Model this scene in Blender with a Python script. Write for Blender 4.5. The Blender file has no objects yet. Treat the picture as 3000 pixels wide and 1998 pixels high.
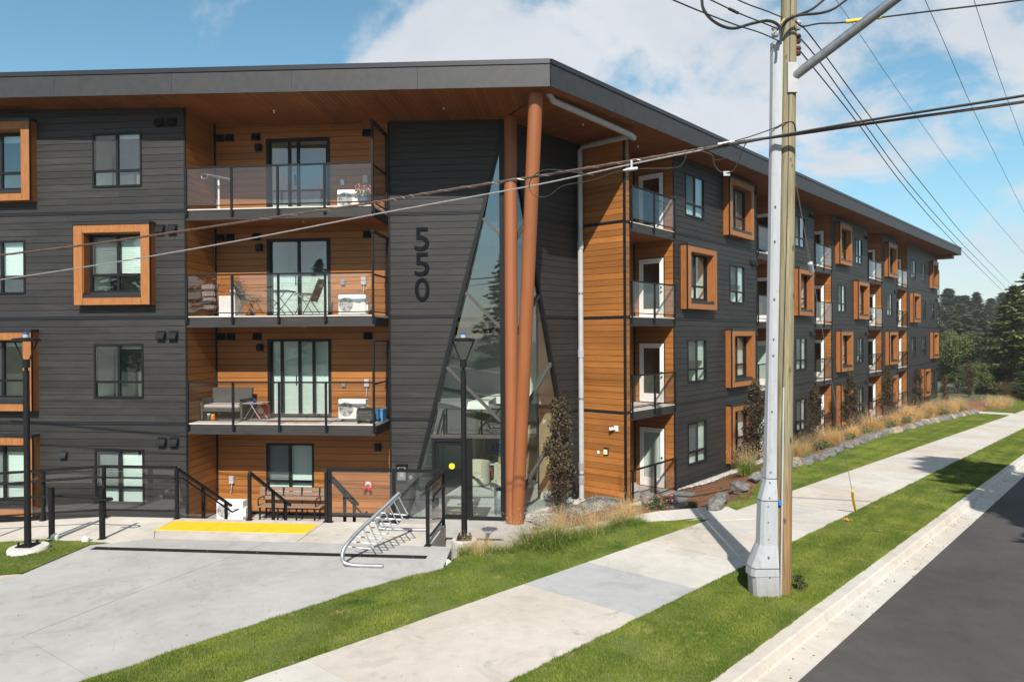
import bpy, bmesh, math, random
from mathutils import Vector, Matrix, noise
random.seed(7)
R_=math.radians
scn=bpy.context.scene
col=scn.collection
# ------------------------------------------------------------------ camera
F=2050.; PIT=R_(.31); ROL=R_(.32); H=5.396
cp,sp,cr,sr=math.cos(PIT),math.sin(PIT),math.cos(ROL),math.sin(ROL)
AX=(cr,-sr*sp,-sr*cp); UP=(sr,cr*sp,cr*cp); FW=(0,cp,-sp)
cam=bpy.data.cameras.new('camera'); camo=bpy.data.objects.new('camera',cam); col.objects.link(camo)
cam.sensor_width=36; cam.lens=F/3000*36; cam.clip_start=.1; cam.clip_end=5000
camo.matrix_world=Matrix(((AX[0],UP[0],-FW[0],0),(AX[1],UP[1],-FW[1],0),(AX[2],UP[2],-FW[2],H),(0,0,0,1)))
scn.camera=camo
# ------------------------------------------------------------------ world and sun
SUN_AZ,SUN_EL=R_(2.5),R_(40.5)      # direction the light travels (from +Y towards +X), elevation
w=bpy.data.worlds.new('World'); scn.world=w; w.use_nodes=True
nt=w.node_tree; N=nt.nodes; LK=nt.links; N.clear()
out=N.new('ShaderNodeOutputWorld'); bg=N.new('ShaderNodeBackground'); bg.inputs[1].default_value=.085
sky=N.new('ShaderNodeTexSky'); sky.sky_type='NISHITA'; sky.sun_disc=False; sky.sun_elevation=SUN_EL
sky.sun_rotation=R_(180)+SUN_AZ; sky.air_density=1.0; sky.dust_density=.35; sky.ozone_density=2.2
tc=N.new('ShaderNodeTexCoord'); sx=N.new('ShaderNodeSeparateXYZ'); LK.new(tc.outputs['Generated'],sx.inputs[0])
def wm(op,a,b=None,c=None):
    m=N.new('ShaderNodeMath'); m.operation=op
    for i,v in enumerate((a,b,c)):
        if v is None: continue
        if isinstance(v,(int,float)): m.inputs[i].default_value=v
        else: LK.new(v,m.inputs[i])
    return m.outputs[0]
zc=wm('MAXIMUM',sx.outputs[2],0.0); den=wm('ADD',zc,.42)
cx=wm('DIVIDE',sx.outputs[0],den); cy=wm('DIVIDE',sx.outputs[1],den)
cmb=N.new('ShaderNodeCombineXYZ'); LK.new(cx,cmb.inputs[0]); LK.new(cy,cmb.inputs[1]); cmb.inputs[2].default_value=17.9
def wnoise(scale,detail,rough,dist=0):
    n=N.new('ShaderNodeTexNoise'); n.inputs['Scale'].default_value=scale; n.inputs['Detail'].default_value=detail
    n.inputs['Roughness'].default_value=rough; n.inputs['Distortion'].default_value=dist
    LK.new(cmb.outputs[0],n.inputs['Vector']); return n.outputs['Fac']
big=wnoise(1.35,2,.5); fine=wnoise(4.2,10,.60,.3)
s1=wm('ADD',wm('MULTIPLY',big,.62),wm('MULTIPLY',fine,.38))
mr=N.new('ShaderNodeMapRange'); mr.interpolation_type='SMOOTHSTEP'
mr.inputs['From Min'].default_value=.475; mr.inputs['From Max'].default_value=.558; LK.new(s1,mr.inputs['Value'])
fz=N.new('ShaderNodeMapRange'); fz.inputs['From Min'].default_value=.03; fz.inputs['From Max'].default_value=.14; LK.new(sx.outputs[2],fz.inputs['Value'])
msk=wm('MULTIPLY',wm('MULTIPLY',mr.outputs[0],fz.outputs[0]),.93)
cl=N.new('ShaderNodeMix'); cl.data_type='RGBA'; LK.new(wnoise(5.6,6,.6),cl.inputs[0])
cl.inputs[6].default_value=(5.0,5.4,6.0,1); cl.inputs[7].default_value=(7.6,7.7,7.9,1)
tint=N.new('ShaderNodeMix'); tint.data_type='RGBA'; tint.blend_type='MULTIPLY'; tint.inputs[0].default_value=1; th=N.new('ShaderNodeMapRange'); th.inputs['From Min'].default_value=.02; th.inputs['From Max'].default_value=.22; LK.new(sx.outputs[2],th.inputs['Value']); LK.new(th.outputs[0],tint.inputs[0])
LK.new(sky.outputs[0],tint.inputs[6]); tint.inputs[7].default_value=(1.0,1.40,1.27,1)
mx=N.new('ShaderNodeMix'); mx.data_type='RGBA'; LK.new(msk,mx.inputs[0]); LK.new(tint.outputs[2],mx.inputs[6]); LK.new(cl.outputs[2],mx.inputs[7])
LK.new(mx.outputs[2],bg.inputs[0]); LK.new(bg.outputs[0],out.inputs[0])
sl=bpy.data.lights.new('sun','SUN'); sl.energy=5.0; sl.angle=R_(.53); sl.color=(1,.945,.86)
so=bpy.data.objects.new('sun',sl); col.objects.link(so); so.location=(0,-30,40)
tv=Vector((math.sin(SUN_AZ)*math.cos(SUN_EL),math.cos(SUN_AZ)*math.cos(SUN_EL),-math.sin(SUN_EL)))
so.rotation_euler=tv.to_track_quat('-Z','Y').to_euler()
vs=scn.view_settings; vs.view_transform='Standard'; vs.look='None'; vs.gamma=1; vs.use_curve_mapping=False; vs.exposure=.46
scn.cycles.max_bounces=7; scn.cycles.diffuse_bounces=3; scn.cycles.transparent_max_bounces=24
# ------------------------------------------------------------------ frames: left wing (u,w), right wing (s,w)
class Fr:
    def __init__(s,t,n,d): s.t=t; s.n=n; s.d=d
    def P(s,u,w,z): k=w+s.d; return (u*s.t[0]+k*s.n[0],u*s.t[1]+k*s.n[1],z)
    def inv(s,P): return (P[0]*s.t[0]+P[1]*s.t[1],P[0]*s.n[0]+P[1]*s.n[1]-s.d)
    def sub(s,u,w): # same axes, origin moved
        f=Fr(s.t,s.n,0); o=s.P(u,w,0); f.P=lambda a,b,z,o=o,f=f:(o[0]+a*f.t[0]+b*f.n[0],o[1]+a*f.t[1]+b*f.n[1],z); return f
AL=R_(5.94); AR=R_(40.36)
tL=(math.cos(AL),-math.sin(AL)); nL=(-math.sin(AL),-math.cos(AL))
tR=(math.sin(AR),math.cos(AR)); nR=(math.cos(AR),-math.sin(AR))
FL=Fr(tL,nL,-18.65)            # w=0 is the left wing's face
FR=Fr(tR,nR,-11.48)            # w=0 is the right wing's face
FG=Fr(tR,nR,0)                 # street coordinates (s,w)
FO=Fr((-nR[0],-nR[1]),(-tR[0],-tR[1]),0)   # return wall: u=-w_street, w=-s
WX=Fr((1,0),(0,-1),0)
def ray(x,y):
    a=(x-1500)/F; b=-(y-999)/F
    return [FW[i]+a*AX[i]+b*UP[i] for i in range(3)]
def onL(x,y,w=0):
    r=ray(x,y); t=(w-18.65)/(nL[0]*r[0]+nL[1]*r[1]); P=(t*r[0],t*r[1]); return (P[0]*tL[0]+P[1]*tL[1],H+t*r[2])
def onR(x,y,w=0):
    r=ray(x,y); t=(w-11.48)/(nR[0]*r[0]+nR[1]*r[1]); P=(t*r[0],t*r[1]); return (P[0]*tR[0]+P[1]*tR[1],H+t*r[2])
def onZ(x,y,z=0,sl=0):
    r=ray(x,y); t=(z-H)/(r[2]+sl*(r[0]*tR[0]+r[1]*tR[1])); return (t*r[0],t*r[1],H+t*r[2])
def atD(x,y,D):
    r=ray(x,y); t=D/r[1]; return (t*r[0],D,H+t*r[2])
def zst(s): s=max(-40,min(s,150)); return 1.7-.03*s
def wLe(s): return -7.50+.0445*s      # sidewalk edge, building side
def wRe(s): return -5.36+.0415*s      # sidewalk edge, street side
def wCu(s): return -3.66+.0350*s      # back of kerb
def wGu(s): return -3.08+.0350*s      # gutter meets asphalt
# ------------------------------------------------------------------ mesh builder
class MB:
    def __init__(s): s.v=[]; s.f=[]; s.m=[]; s.mi=0
    def box(s,fr,u0,u1,w0,w1,z0,z1):
        b=len(s.v)
        s.v+=[fr.P(u0,w0,z0),fr.P(u1,w0,z0),fr.P(u1,w1,z0),fr.P(u0,w1,z0),fr.P(u0,w0,z1),fr.P(u1,w0,z1),fr.P(u1,w1,z1),fr.P(u0,w1,z1)]
        s.f+=[[b+i for i in q] for q in ((0,1,2,3),(4,7,6,5),(0,4,5,1),(1,5,6,2),(2,6,7,3),(3,7,4,0))]; s.m+=[s.mi]*6; return s
    def pris(s,fr,poly,w0,w1):      # poly in (u,z), extruded along w
        b=len(s.v); n=len(poly)
        s.v+=[fr.P(u,w0,z) for u,z in poly]+[fr.P(u,w1,z) for u,z in poly]
        s.f+=[[b+i for i in range(n)],[b+n+i for i in reversed(range(n))]]+[[b+i,b+n+i,b+n+(i+1)%n,b+(i+1)%n] for i in range(n)]
        s.m+=[s.mi]*(n+2); s.fix=True; return s
    def slab(s,pts,z0,z1):          # pts world xy(z?), vertical prism; z0,z1 numbers or functions of xy
        b=len(s.v); n=len(pts)
        g=lambda z,p:z(p) if callable(z) else z
        s.v+=[(p[0],p[1],g(z0,p)) for p in pts]+[(p[0],p[1],g(z1,p)) for p in pts]
        s.f+=[[b+i for i in reversed(range(n))],[b+n+i for i in range(n)]]+[[b+i,b+(i+1)%n,b+n+(i+1)%n,b+n+i] for i in range(n)]
        s.m+=[s.mi]*(n+2); s.fix=True; return s
    def quad(s,a,b_,c,d):
        b=len(s.v); s.v+=[a,b_,c,d]; s.f.append([b,b+1,b+2,b+3]); s.m.append(s.mi); return s
    def tri(s,a,b_,c):
        b=len(s.v); s.v+=[a,b_,c]; s.f.append([b,b+1,b+2]); s.m.append(s.mi); return s
    def tube(s,pts,r,n=8,cap=True,closed=False):
        pts=[Vector(p) for p in pts]; b=len(s.v); m=len(pts)
        rr=r if isinstance(r,(list,tuple)) else [r]*m
        ref=None
        for i,p in enumerate(pts):
            if closed: d=pts[(i+1)%m]-pts[i-1]
            else: d=(pts[min(i+1,m-1)]-pts[max(i-1,0)])
            d=d.normalized() if d.length>1e-9 else Vector((0,0,1))
            if ref is None: ref=Vector((0,0,1)) if abs(d.z)<.9 else Vector((1,0,0))
            x=d.cross(ref)
            if x.length<1e-5: x=d.cross(Vector((1,.3,0)))
            x.normalize(); y=x.cross(d); ref=y
            for k in range(n):
                a=2*math.pi*k/n+(math.pi/4 if n==4 else 0); s.v.append(tuple(p+(x*math.cos(a)+y*math.sin(a))*rr[i]))
        for i in range(m if closed else m-1):
            j=(i+1)%m
            for k in range(n):
                s.f.append([b+i*n+k,b+j*n+k,b+j*n+(k+1)%n,b+i*n+(k+1)%n]); s.m.append(s.mi)
        if cap and not closed:
            s.f.append([b+k for k in range(n)]); s.f.append([b+(m-1)*n+k for k in reversed(range(n))]); s.m+=[s.mi]*2
        s.fix=True; return s
    def lathe(s,c,prof,n=16):      # prof [(r,z)] about vertical axis at c
        b=len(s.v); m=len(prof)
        for r,z in prof:
            for k in range(n):
                a=2*math.pi*k/n; s.v.append((c[0]+r*math.cos(a),c[1]+r*math.sin(a),c[2]+z))
        for i in range(m-1):
            for k in range(n):
                s.f.append([b+i*n+k,b+i*n+(k+1)%n,b+(i+1)*n+(k+1)%n,b+(i+1)*n+k]); s.m.append(s.mi)
        s.f.append([b+k for k in reversed(range(n))]); s.f.append([b+(m-1)*n+k for k in range(n)]); s.m+=[s.mi]*2; s.fix=True; return s
    def mesh(s,name,mats,smooth=False,bevel=0):
        me=bpy.data.meshes.new(name); me.from_pydata(s.v,[],s.f); 
        for mt in (mats if isinstance(mats,(list,tuple)) else [mats]): me.materials.append(mt)
        if max(s.m or [0])>0: me.polygons.foreach_set('material_index',s.m)
        if getattr(s,'fix',False) or bevel:
            bm=bmesh.new(); bm.from_mesh(me); bmesh.ops.recalc_face_normals(bm,faces=bm.faces)
            if bevel: bmesh.ops.bevel(bm,geom=[e for e in bm.edges if len(e.link_faces)==2 and e.calc_face_angle(0)>.6],offset=bevel,segments=2,affect='EDGES',clamp_overlap=True)
            bm.to_mesh(me); bm.free()
        if smooth:
            me.polygons.foreach_set('use_smooth',[True]*len(me.polygons)); 
            try: me.set_sharp_from_angle(angle=R_(38))
            except Exception: pass
        me.update(); return me
    def build(s,name,mats,parent=None,smooth=False,bevel=0):
        return link(name,s.mesh(name,mats,smooth,bevel),parent)
def link(name,me,parent=None):
    o=bpy.data.objects.new(name,me); col.objects.link(o)
    if parent is not None: setp(o,parent)
    return o
def base_of(o):
    l=Vector(o.location)
    return l
def world_loc(o):
    l=Vector((0,0,0)); 
    while o is not None:
        l+=Vector(o.location)+(o.matrix_parent_inverse.to_translation() if o.parent else Vector((0,0,0))); o=o.parent
    return l
def setp(o,parent):
    o.parent=parent; o.matrix_parent_inverse=Matrix.Translation(-world_loc(parent))
def tag(o,label=None,cat=None,group=None,kind=None):
    if label: o['label']=label
    if cat: o['category']=cat
    if group: o['group']=group
    if kind: o['kind']=kind
    return o
def empty(name,loc,parent=None):
    o=bpy.data.objects.new(name,None); col.objects.link(o); o.empty_display_size=.3
    if parent is not None: setp(o,parent)
    o.location=loc; return o
def thing(name,loc,label,cat,group=None): return tag(empty(name,loc),label,cat,group)
def copy_tree(o,parent=None):
    c=o.copy(); col.objects.link(c)
    if parent is not None: c.parent=parent
    for ch in o.children: copy_tree(ch,c)
    return c
# ------------------------------------------------------------------ materials
def nmat(name):
    m=bpy.data.materials.new(name); m.use_nodes=True; t=m.node_tree; return m,t,t.nodes['Principled BSDF']
class G:
    def __init__(s,t): s.t=t
    def n(s,ty,**k):
        o=s.t.nodes.new(ty)
        for a,v in k.items(): setattr(o,a,v)
        return o
    def l(s,a,b): s.t.links.new(a,b)
    def noise(s,vec,scale,detail=4,rough=.55,dist=0):
        o=s.n('ShaderNodeTexNoise'); o.inputs['Scale'].default_value=scale; o.inputs['Detail'].default_value=detail
        o.inputs['Roughness'].default_value=rough; o.inputs['Distortion'].default_value=dist
        if vec is not None: s.l(vec,o.inputs['Vector'])
        return o.outputs['Fac']
    def map(s,vec,sc,rot=(0,0,0)):
        o=s.n('ShaderNodeMapping'); o.inputs['Scale'].default_value=sc; o.inputs['Rotation'].default_value=rot; s.l(vec,o.inputs['Vector']); return o.outputs[0]
    def rng(s,v,a,b,c=0,d=1):
        o=s.n('ShaderNodeMapRange'); o.inputs['From Min'].default_value=a; o.inputs['From Max'].default_value=b
        o.inputs['To Min'].default_value=c; o.inputs['To Max'].default_value=d; s.l(v,o.inputs['Value']); return o.outputs[0]
    def mix(s,f,a,b,mode='MIX'):
        o=s.n('ShaderNodeMix',data_type='RGBA',blend_type=mode)
        for i,v in ((0,f),(6,a),(7,b)):
            if isinstance(v,(int,float)): o.inputs[i].default_value=v
            elif isinstance(v,tuple): o.inputs[i].default_value=v if len(v)==4 else v+(1,)
            else: s.l(v,o.inputs[i])
        return o.outputs[2]
    def math(s,op,a,b=0):
        o=s.n('ShaderNodeMath',operation=op)
        for i,v in enumerate((a,b)):
            if isinstance(v,(int,float)): o.inputs[i].default_value=v
            else: s.l(v,o.inputs[i])
        return o.outputs[0]
    def bump(s,h,strength,dist,bs):
        o=s.n('ShaderNodeBump'); o.inputs['Strength'].default_value=strength; o.inputs['Distance'].default_value=dist
        s.l(h,o.inputs['Height']); s.l(o.outputs[0],bs.inputs['Normal'])
def hsv(c,k): return tuple(min(1,x*k) for x in c)
def pm(name,c,c2=None,scale=6,rough=.6,metal=0,spec=.5,bump=0,bscale=60,bdist=.003,stretch=None,contrast=(.35,.65),rnd=0,emit=None,coat=0):
    m,t,b=nmat(name); g=G(t); tc=g.n('ShaderNodeTexCoord').outputs['Object']
    b.inputs['Roughness'].default_value=rough; b.inputs['Metallic'].default_value=metal; b.inputs['Specular IOR Level'].default_value=spec
    if coat: b.inputs['Coat Weight'].default_value=coat
    v=g.map(tc,stretch) if stretch else tc
    if c2 is not None:
        colr=g.mix(g.rng(g.noise(v,scale,6,.6),*contrast),c,c2)
    else: colr=None; b.inputs['Base Color'].default_value=c+(1,)
    if rnd:
        oi=g.n('ShaderNodeObjectInfo').outputs['Random']
        colr=g.mix(1.0,colr if colr is not None else c,g.mix(oi,(1-rnd,)*3,(1+rnd,)*3),'MULTIPLY')
    if colr is not None: g.l(colr,b.inputs['Base Color'])
    if bump: g.bump(g.noise(v if stretch else tc,bscale,5,.6),bump,bdist,b)
    if emit: b.inputs['Emission Color'].default_value=c+(1,); b.inputs['Emission Strength'].default_value=emit
    return m
def siding(name,c,c2,grain,rough,pitch=.1947,streak=None):
    m,t,b=nmat(name); g=G(t); tc=g.n('ShaderNodeTexCoord').outputs['Object']
    v=g.map(tc,(1.2,1.2,38)); n1=g.noise(v,1.6,6,.65,.6); n2=g.noise(g.map(tc,(.5,.5,.9)),1.1,3,.5)
    sx=g.n('ShaderNodeSeparateXYZ'); g.l(tc,sx.inputs[0])
    row=g.math('FLOOR',g.math('DIVIDE',sx.outputs[2],pitch)); wn=g.n('ShaderNodeTexWhiteNoise',noise_dimensions='1D'); g.l(row,wn.inputs['W'])
    oi=g.n('ShaderNodeObjectInfo').outputs['Random']
    base=g.mix(g.rng(n1,.3,.72),c,c2)
    if streak: base=g.mix(g.rng(n1,.66,.8),base,streak)
    var=g.mix(wn.outputs[0],(.86,.86,.86),(1.12,1.12,1.12)); base=g.mix(1.0,base,var,'MULTIPLY')
    base=g.mix(1.0,base,g.mix(oi,(.84,.84,.84),(1.16,1.15,1.13)),'MULTIPLY')
    base=g.mix(1.0,base,g.mix(g.rng(n2,.35,.65),(.88,.88,.88),(1.10,1.10,1.10)),'MULTIPLY')
    g.l(base,b.inputs['Base Color']); b.inputs['Roughness'].default_value=rough; b.inputs['Specular IOR Level'].default_value=.35
    g.bump(n1,grain,.004,b); return m
def concrete(name,c,c2,stain=None,amt=.3):
    m,t,b=nmat(name); g=G(t); tc=g.n('ShaderNodeTexCoord').outputs['Object']
    big=g.noise(tc,.55,5,.6,.3); med=g.noise(tc,4,6,.65); fin=g.noise(tc,90,3,.6)
    colr=g.mix(g.rng(big,.35,.65),c,c2)
    colr=g.mix(1.0,colr,g.mix(g.rng(med,.3,.7),(.93,.93,.93),(1.06,1.06,1.06)),'MULTIPLY')
    colr=g.mix(1.0,colr,g.mix(g.rng(fin,.3,.7),(.93,.93,.93),(1.05,1.05,1.05)),'MULTIPLY')
    brush=g.noise(g.map(tc,(3,110,1),(0,0,R_(-6))),1,3,.5)
    colr=g.mix(1.0,colr,g.mix(g.rng(brush,.3,.7),(.975,.975,.975),(1.02,1.02,1.02)),'MULTIPLY')
    if stain:
        s=g.noise(tc,1.7,7,.72,1.0); s2=g.noise(tc,7,4,.6)
        k=g.math('MULTIPLY',g.rng(s,.57,.68),g.rng(s2,.42,.6)); k=g.math('MULTIPLY',k,amt); colr=g.mix(k,colr,stain)
        sp=g.noise(tc,26,2,.5); colr=g.mix(g.math('MULTIPLY',g.rng(sp,.72,.78),.35),colr,hsv(stain,.7))
    w1=g.noise(tc,.9,6,.7,1.6); colr=g.mix(g.math('MULTIPLY',g.rng(w1,.54,.62),.26),colr,hsv(c,.62)); sk=g.noise(tc,14,2,.5); colr=g.mix(g.math('MULTIPLY',g.rng(sk,.74,.78),.6),colr,(.10,.08,.06))
    g.l(colr,b.inputs['Base Color']); b.inputs['Roughness'].default_value=.82; b.inputs['Specular IOR Level'].default_value=.25
    g.bump(fin,.15,.003,b); return m
def glassm(name,tintc,refl=.07,k=1.3,rough=0):
    m,t,b=nmat(name); g=G(t); t.nodes.remove(b); out=t.nodes['Material Output']
    tr=g.n('ShaderNodeBsdfTransparent'); tr.inputs[0].default_value=tintc+(1,)
    gl=g.n('ShaderNodeBsdfGlossy'); gl.inputs['Roughness'].default_value=rough; gl.inputs[0].default_value=(.93,.97,1,1)
    fr=g.n('ShaderNodeFresnel'); fr.inputs[0].default_value=1.5
    f=g.math('ADD',g.math('MULTIPLY',fr.outputs[0],k),refl); f=g.math('MINIMUM',f,1.0); bf=g.n('ShaderNodeNewGeometry').outputs['Backfacing']; f=g.math('MULTIPLY',f,g.math('SUBTRACT',1.0,bf))
    mx=g.n('ShaderNodeMixShader'); g.l(f,mx.inputs[0]); g.l(tr.outputs[0],mx.inputs[1]); g.l(gl.outputs[0],mx.inputs[2])
    tcn=g.n('ShaderNodeTexCoord').outputs['Object']; bm=g.n('ShaderNodeBump'); bm.inputs['Strength'].default_value=.008; bm.inputs['Distance'].default_value=.02
    g.l(g.noise(tcn,1.1,2,.5),bm.inputs['Height']); g.l(bm.outputs[0],gl.inputs['Normal'])
    g.l(mx.outputs[0],out.inputs[0]); return m
def leafm(name,c,c2,trans=.25,rnd=.15,scale=1.2):
    m,t,b=nmat(name); g=G(t); tc=g.n('ShaderNodeTexCoord').outputs['Object']; out=t.nodes['Material Output']
    geo=g.n('ShaderNodeNewGeometry')
    colr=g.mix(g.rng(g.noise(tc,scale,3,.6),.35,.65),c,c2)
    colr=g.mix(1.0,colr,g.mix(geo.outputs['Random Per Island'],(.6,.6,.6),(1.4,1.4,1.4)),'MULTIPLY')
    oi=g.n('ShaderNodeObjectInfo').outputs['Random']; colr=g.mix(1.0,colr,g.mix(oi,(1-rnd,)*3,(1+rnd,)*3),'MULTIPLY')
    g.l(colr,b.inputs['Base Color']); b.inputs['Roughness'].default_value=.6; b.inputs['Specular IOR Level'].default_value=.25
    tl=g.n('ShaderNodeBsdfTranslucent'); g.l(colr,tl.inputs[0]); mx=g.n('ShaderNodeMixShader'); mx.inputs[0].default_value=trans
    g.l(b.outputs[0],mx.inputs[1]); g.l(tl.outputs[0],mx.inputs[2]); g.l(mx.outputs[0],out.inputs[0]); return m
M={}
M['dark']=siding('dark_siding',(.016,.0155,.0158),(.047,.0445,.0430),.4,.55)
M['wood']=siding('wood_siding',(.235,.088,.020),(.36,.145,.036),.12,.5,streak=(.45,.22,.068))
M['soffit']=siding('soffit_wood',(.19,.062,.014),(.26,.090,.022),.05,.55,pitch=7)
M['bay']=pm('bay_board',(.265,.103,.031),(.345,.143,.048),scale=3,stretch=(6,6,1),rough=.5,rnd=.06,spec=.3)
M['baydark']=pm('bay_side',(.24,.082,.02),(.32,.118,.031),scale=3,stretch=(6,6,1),rough=.5,rnd=.06,spec=.3)
M['fascia']=pm('fascia_panel',(.021,.022,.0245),(.033,.032,.033),scale=5,rough=.55,rnd=.07,bump=.1,bscale=240,bdist=.002)
M['flash']=pm('dark_flashing',(.030,.032,.038),rough=.4,metal=.4)
M['black']=pm('black_metal',(.007,.007,.008),(.012,.012,.013),scale=14,rough=.5,spec=.22)
M['blackp']=pm('black_gloss',(.0035,.005,.0075),rough=.4,spec=.12)
M['frame']=pm('window_frame',(.009,.0095,.011),rough=.45,spec=.25)
M['backing']=pm('wall_backing',(.012,.011,.011),rough=.9)
M['white']=pm('white_paint',(.78,.78,.76),(.72,.72,.70),scale=8,rough=.45)
M['plastic']=pm('white_plastic',(.80,.80,.77),rough=.4)
M['pvc']=pm('grey_pipe',(.36,.37,.38),(.42,.42,.42),scale=4,rough=.4)
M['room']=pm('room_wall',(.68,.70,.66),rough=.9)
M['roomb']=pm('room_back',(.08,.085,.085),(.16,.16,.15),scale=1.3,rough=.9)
M['blind']=pm('blind_slat',(.80,.82,.80),rough=.6)
M['screen']=pm('insect_screen',(.06,.06,.065),rough=.9)
M['glass']=glassm('window_glass',(.89,.945,.925),.11,1.5)
M['guard']=glassm('guard_glass',(.93,.92,.915),.065,.9)
M['lobby']=glassm('lobby_glass',(.92,.955,.94),.13,1.4)
M['column']=pm('column_paint',(.245,.080,.026),(.295,.099,.035),scale=1.3,stretch=(3,3,.35),rough=.55,bump=.08,bscale=60,contrast=(.25,.75))
M['conc_b']=concrete('concrete_beige',(.48,.43,.37),(.56,.51,.45),(.30,.27,.24),1.0)
M['conc_l']=concrete('concrete_light',(.50,.47,.425),(.58,.545,.495),(.40,.36,.31),.5)
M['conc_g']=concrete('concrete_grey',(.345,.333,.315),(.42,.406,.384),(.26,.245,.225),.6)
M['conc_bl']=concrete('concrete_patch',(.385,.385,.38),(.43,.43,.425),(.33,.32,.31),.4)
M['conc_d']=concrete('concrete_dark',(.26,.255,.25),(.34,.33,.32),(.16,.15,.14),.5)
M['agg']=concrete('aggregate',(.42,.36,.29),(.50,.43,.35),(.3,.25,.2),.5)
M['joint']=pm('joint',(.16,.13,.10),(.24,.20,.16),scale=20,rough=.9)
M['asphalt']=None
def asph():
    m,t,b=nmat('asphalt'); g=G(t); tc=g.n('ShaderNodeTexCoord').outputs['Object']
    big=g.noise(tc,.35,5,.6,.5); med=g.noise(tc,3,5,.65); fin=g.noise(tc,170,2,.6); sp=g.noise(tc,75,2,.5)
    c=g.mix(g.rng(big,.35,.65),(.055,.050,.048),(.080,.073,.070)); c=g.mix(1.0,c,g.mix(g.rng(med,.3,.7),(.88,.88,.88),(1.1,1.1,1.1)),'MULTIPLY')
    c=g.mix(g.rng(fin,.58,.72),c,(.17,.16,.15)); c=g.mix(g.rng(sp,.66,.74),c,(.022,.021,.021))
    vo=g.n('ShaderNodeTexVoronoi',feature='DISTANCE_TO_EDGE'); vo.inputs['Scale'].default_value=.22; wv=g.n('ShaderNodeVectorMath',operation='ADD'); g.l(tc,wv.inputs[0]); nv=g.n('ShaderNodeTexNoise'); nv.inputs['Scale'].default_value=.9; nv.inputs['Detail'].default_value=5; g.l(tc,nv.inputs['Vector']); g.l(nv.outputs['Color'],wv.inputs[1]); g.l(wv.outputs[0],vo.inputs['Vector'])
    c=g.mix(g.math('MULTIPLY',g.rng(vo.outputs['Distance'],.004,.0015),.2),c,(.025,.024,.024))
    g.l(c,b.inputs['Base Color']); b.inputs['Roughness'].default_value=.88; b.inputs['Specular IOR Level'].default_value=.25; g.bump(fin,.5,.006,b); return m
M['asphalt']=asph()
M['soil']=pm('mulch',(.17,.080,.045),(.30,.155,.09),scale=40,rough=.95,bump=1.0,bscale=55,bdist=.03,spec=.1)
M['ground']=pm('rough_ground',(.06,.075,.025),(.12,.10,.05),scale=1.2,rough=.95,bump=.5,bscale=20,bdist=.05)
M['turf']=pm('turf',(.075,.105,.022),(.13,.155,.04),scale=1.5,rough=.95,bump=.6,bscale=60,bdist=.02)
M['rock']=pm('rock',(.075,.08,.085),(.26,.24,.215),scale=7,rough=.85,bump=1.0,bscale=16,bdist=.05,rnd=.2,contrast=(.3,.7))
M['rockt']=pm('tan_rock',(.27,.20,.13),(.38,.32,.24),scale=4.5,rough=.85,bump=.9,bscale=14,bdist=.03,rnd=.15)
M['gravel']=pm('gravel',(.20,.185,.165),(.52,.50,.47),scale=9,rough=.9)
M['galv']=pm('galvanised',(.32,.34,.36),(.45,.47,.49),scale=9,rough=.38,metal=.75)
M['casing']=None
def casem():
    m,t,b=nmat('pole_casing'); g=G(t); tc=g.n('ShaderNodeTexCoord').outputs['Object']
    n=g.noise(g.map(tc,(14,14,1.2)),1.6,6,.65); n2=g.noise(tc,6,6,.7)
    c=g.mix(g.rng(n,.35,.7),(.33,.345,.37),(.40,.415,.44)); c=g.mix(g.math('MULTIPLY',g.rng(n2,.58,.72),.5),c,(.22,.20,.17))
    sx=g.n('ShaderNodeSeparateXYZ'); g.l(tc,sx.inputs[0]); dirt=g.math('MULTIPLY',g.rng(g.math('ADD',sx.outputs[2],g.math('MULTIPLY',n2,.5)),2.15,1.55),.55); c=g.mix(dirt,c,(.20,.17,.13))
    g.l(c,b.inputs['Base Color']); b.inputs['Roughness'].default_value=.42; return m
M['casing']=casem()
M['cable']=pm('cable_black',(.018,.018,.018),rough=.5)
M['strand']=pm('cable_silver',(.32,.31,.30),(.46,.45,.43),scale=30,rough=.4,metal=.6)
M['cableb']=pm('cable_brown',(.05,.03,.025),(.12,.07,.05),scale=20,rough=.5)
M['yellow']=pm('yellow_plastic',(.75,.50,.02),(.66,.42,.02),scale=9,rough=.5)
M['tactile']=pm('tactile_yellow',(.80,.47,.012),(.74,.42,.01),scale=6,rough=.55)
M['benchw']=pm('bench_slat',(.20,.125,.085),(.27,.175,.125),scale=3,stretch=(1.5,30,30),rough=.6,bump=.2,bscale=10)
M['ironb']=pm('drain_iron',(.03,.026,.024),(.06,.045,.035),scale=20,rough=.6,metal=.4)
M['trunk']=pm('bark',(.07,.05,.035),(.14,.11,.08),scale=12,stretch=(4,4,1),rough=.9,bump=.6,bscale=20,bdist=.02)
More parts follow.
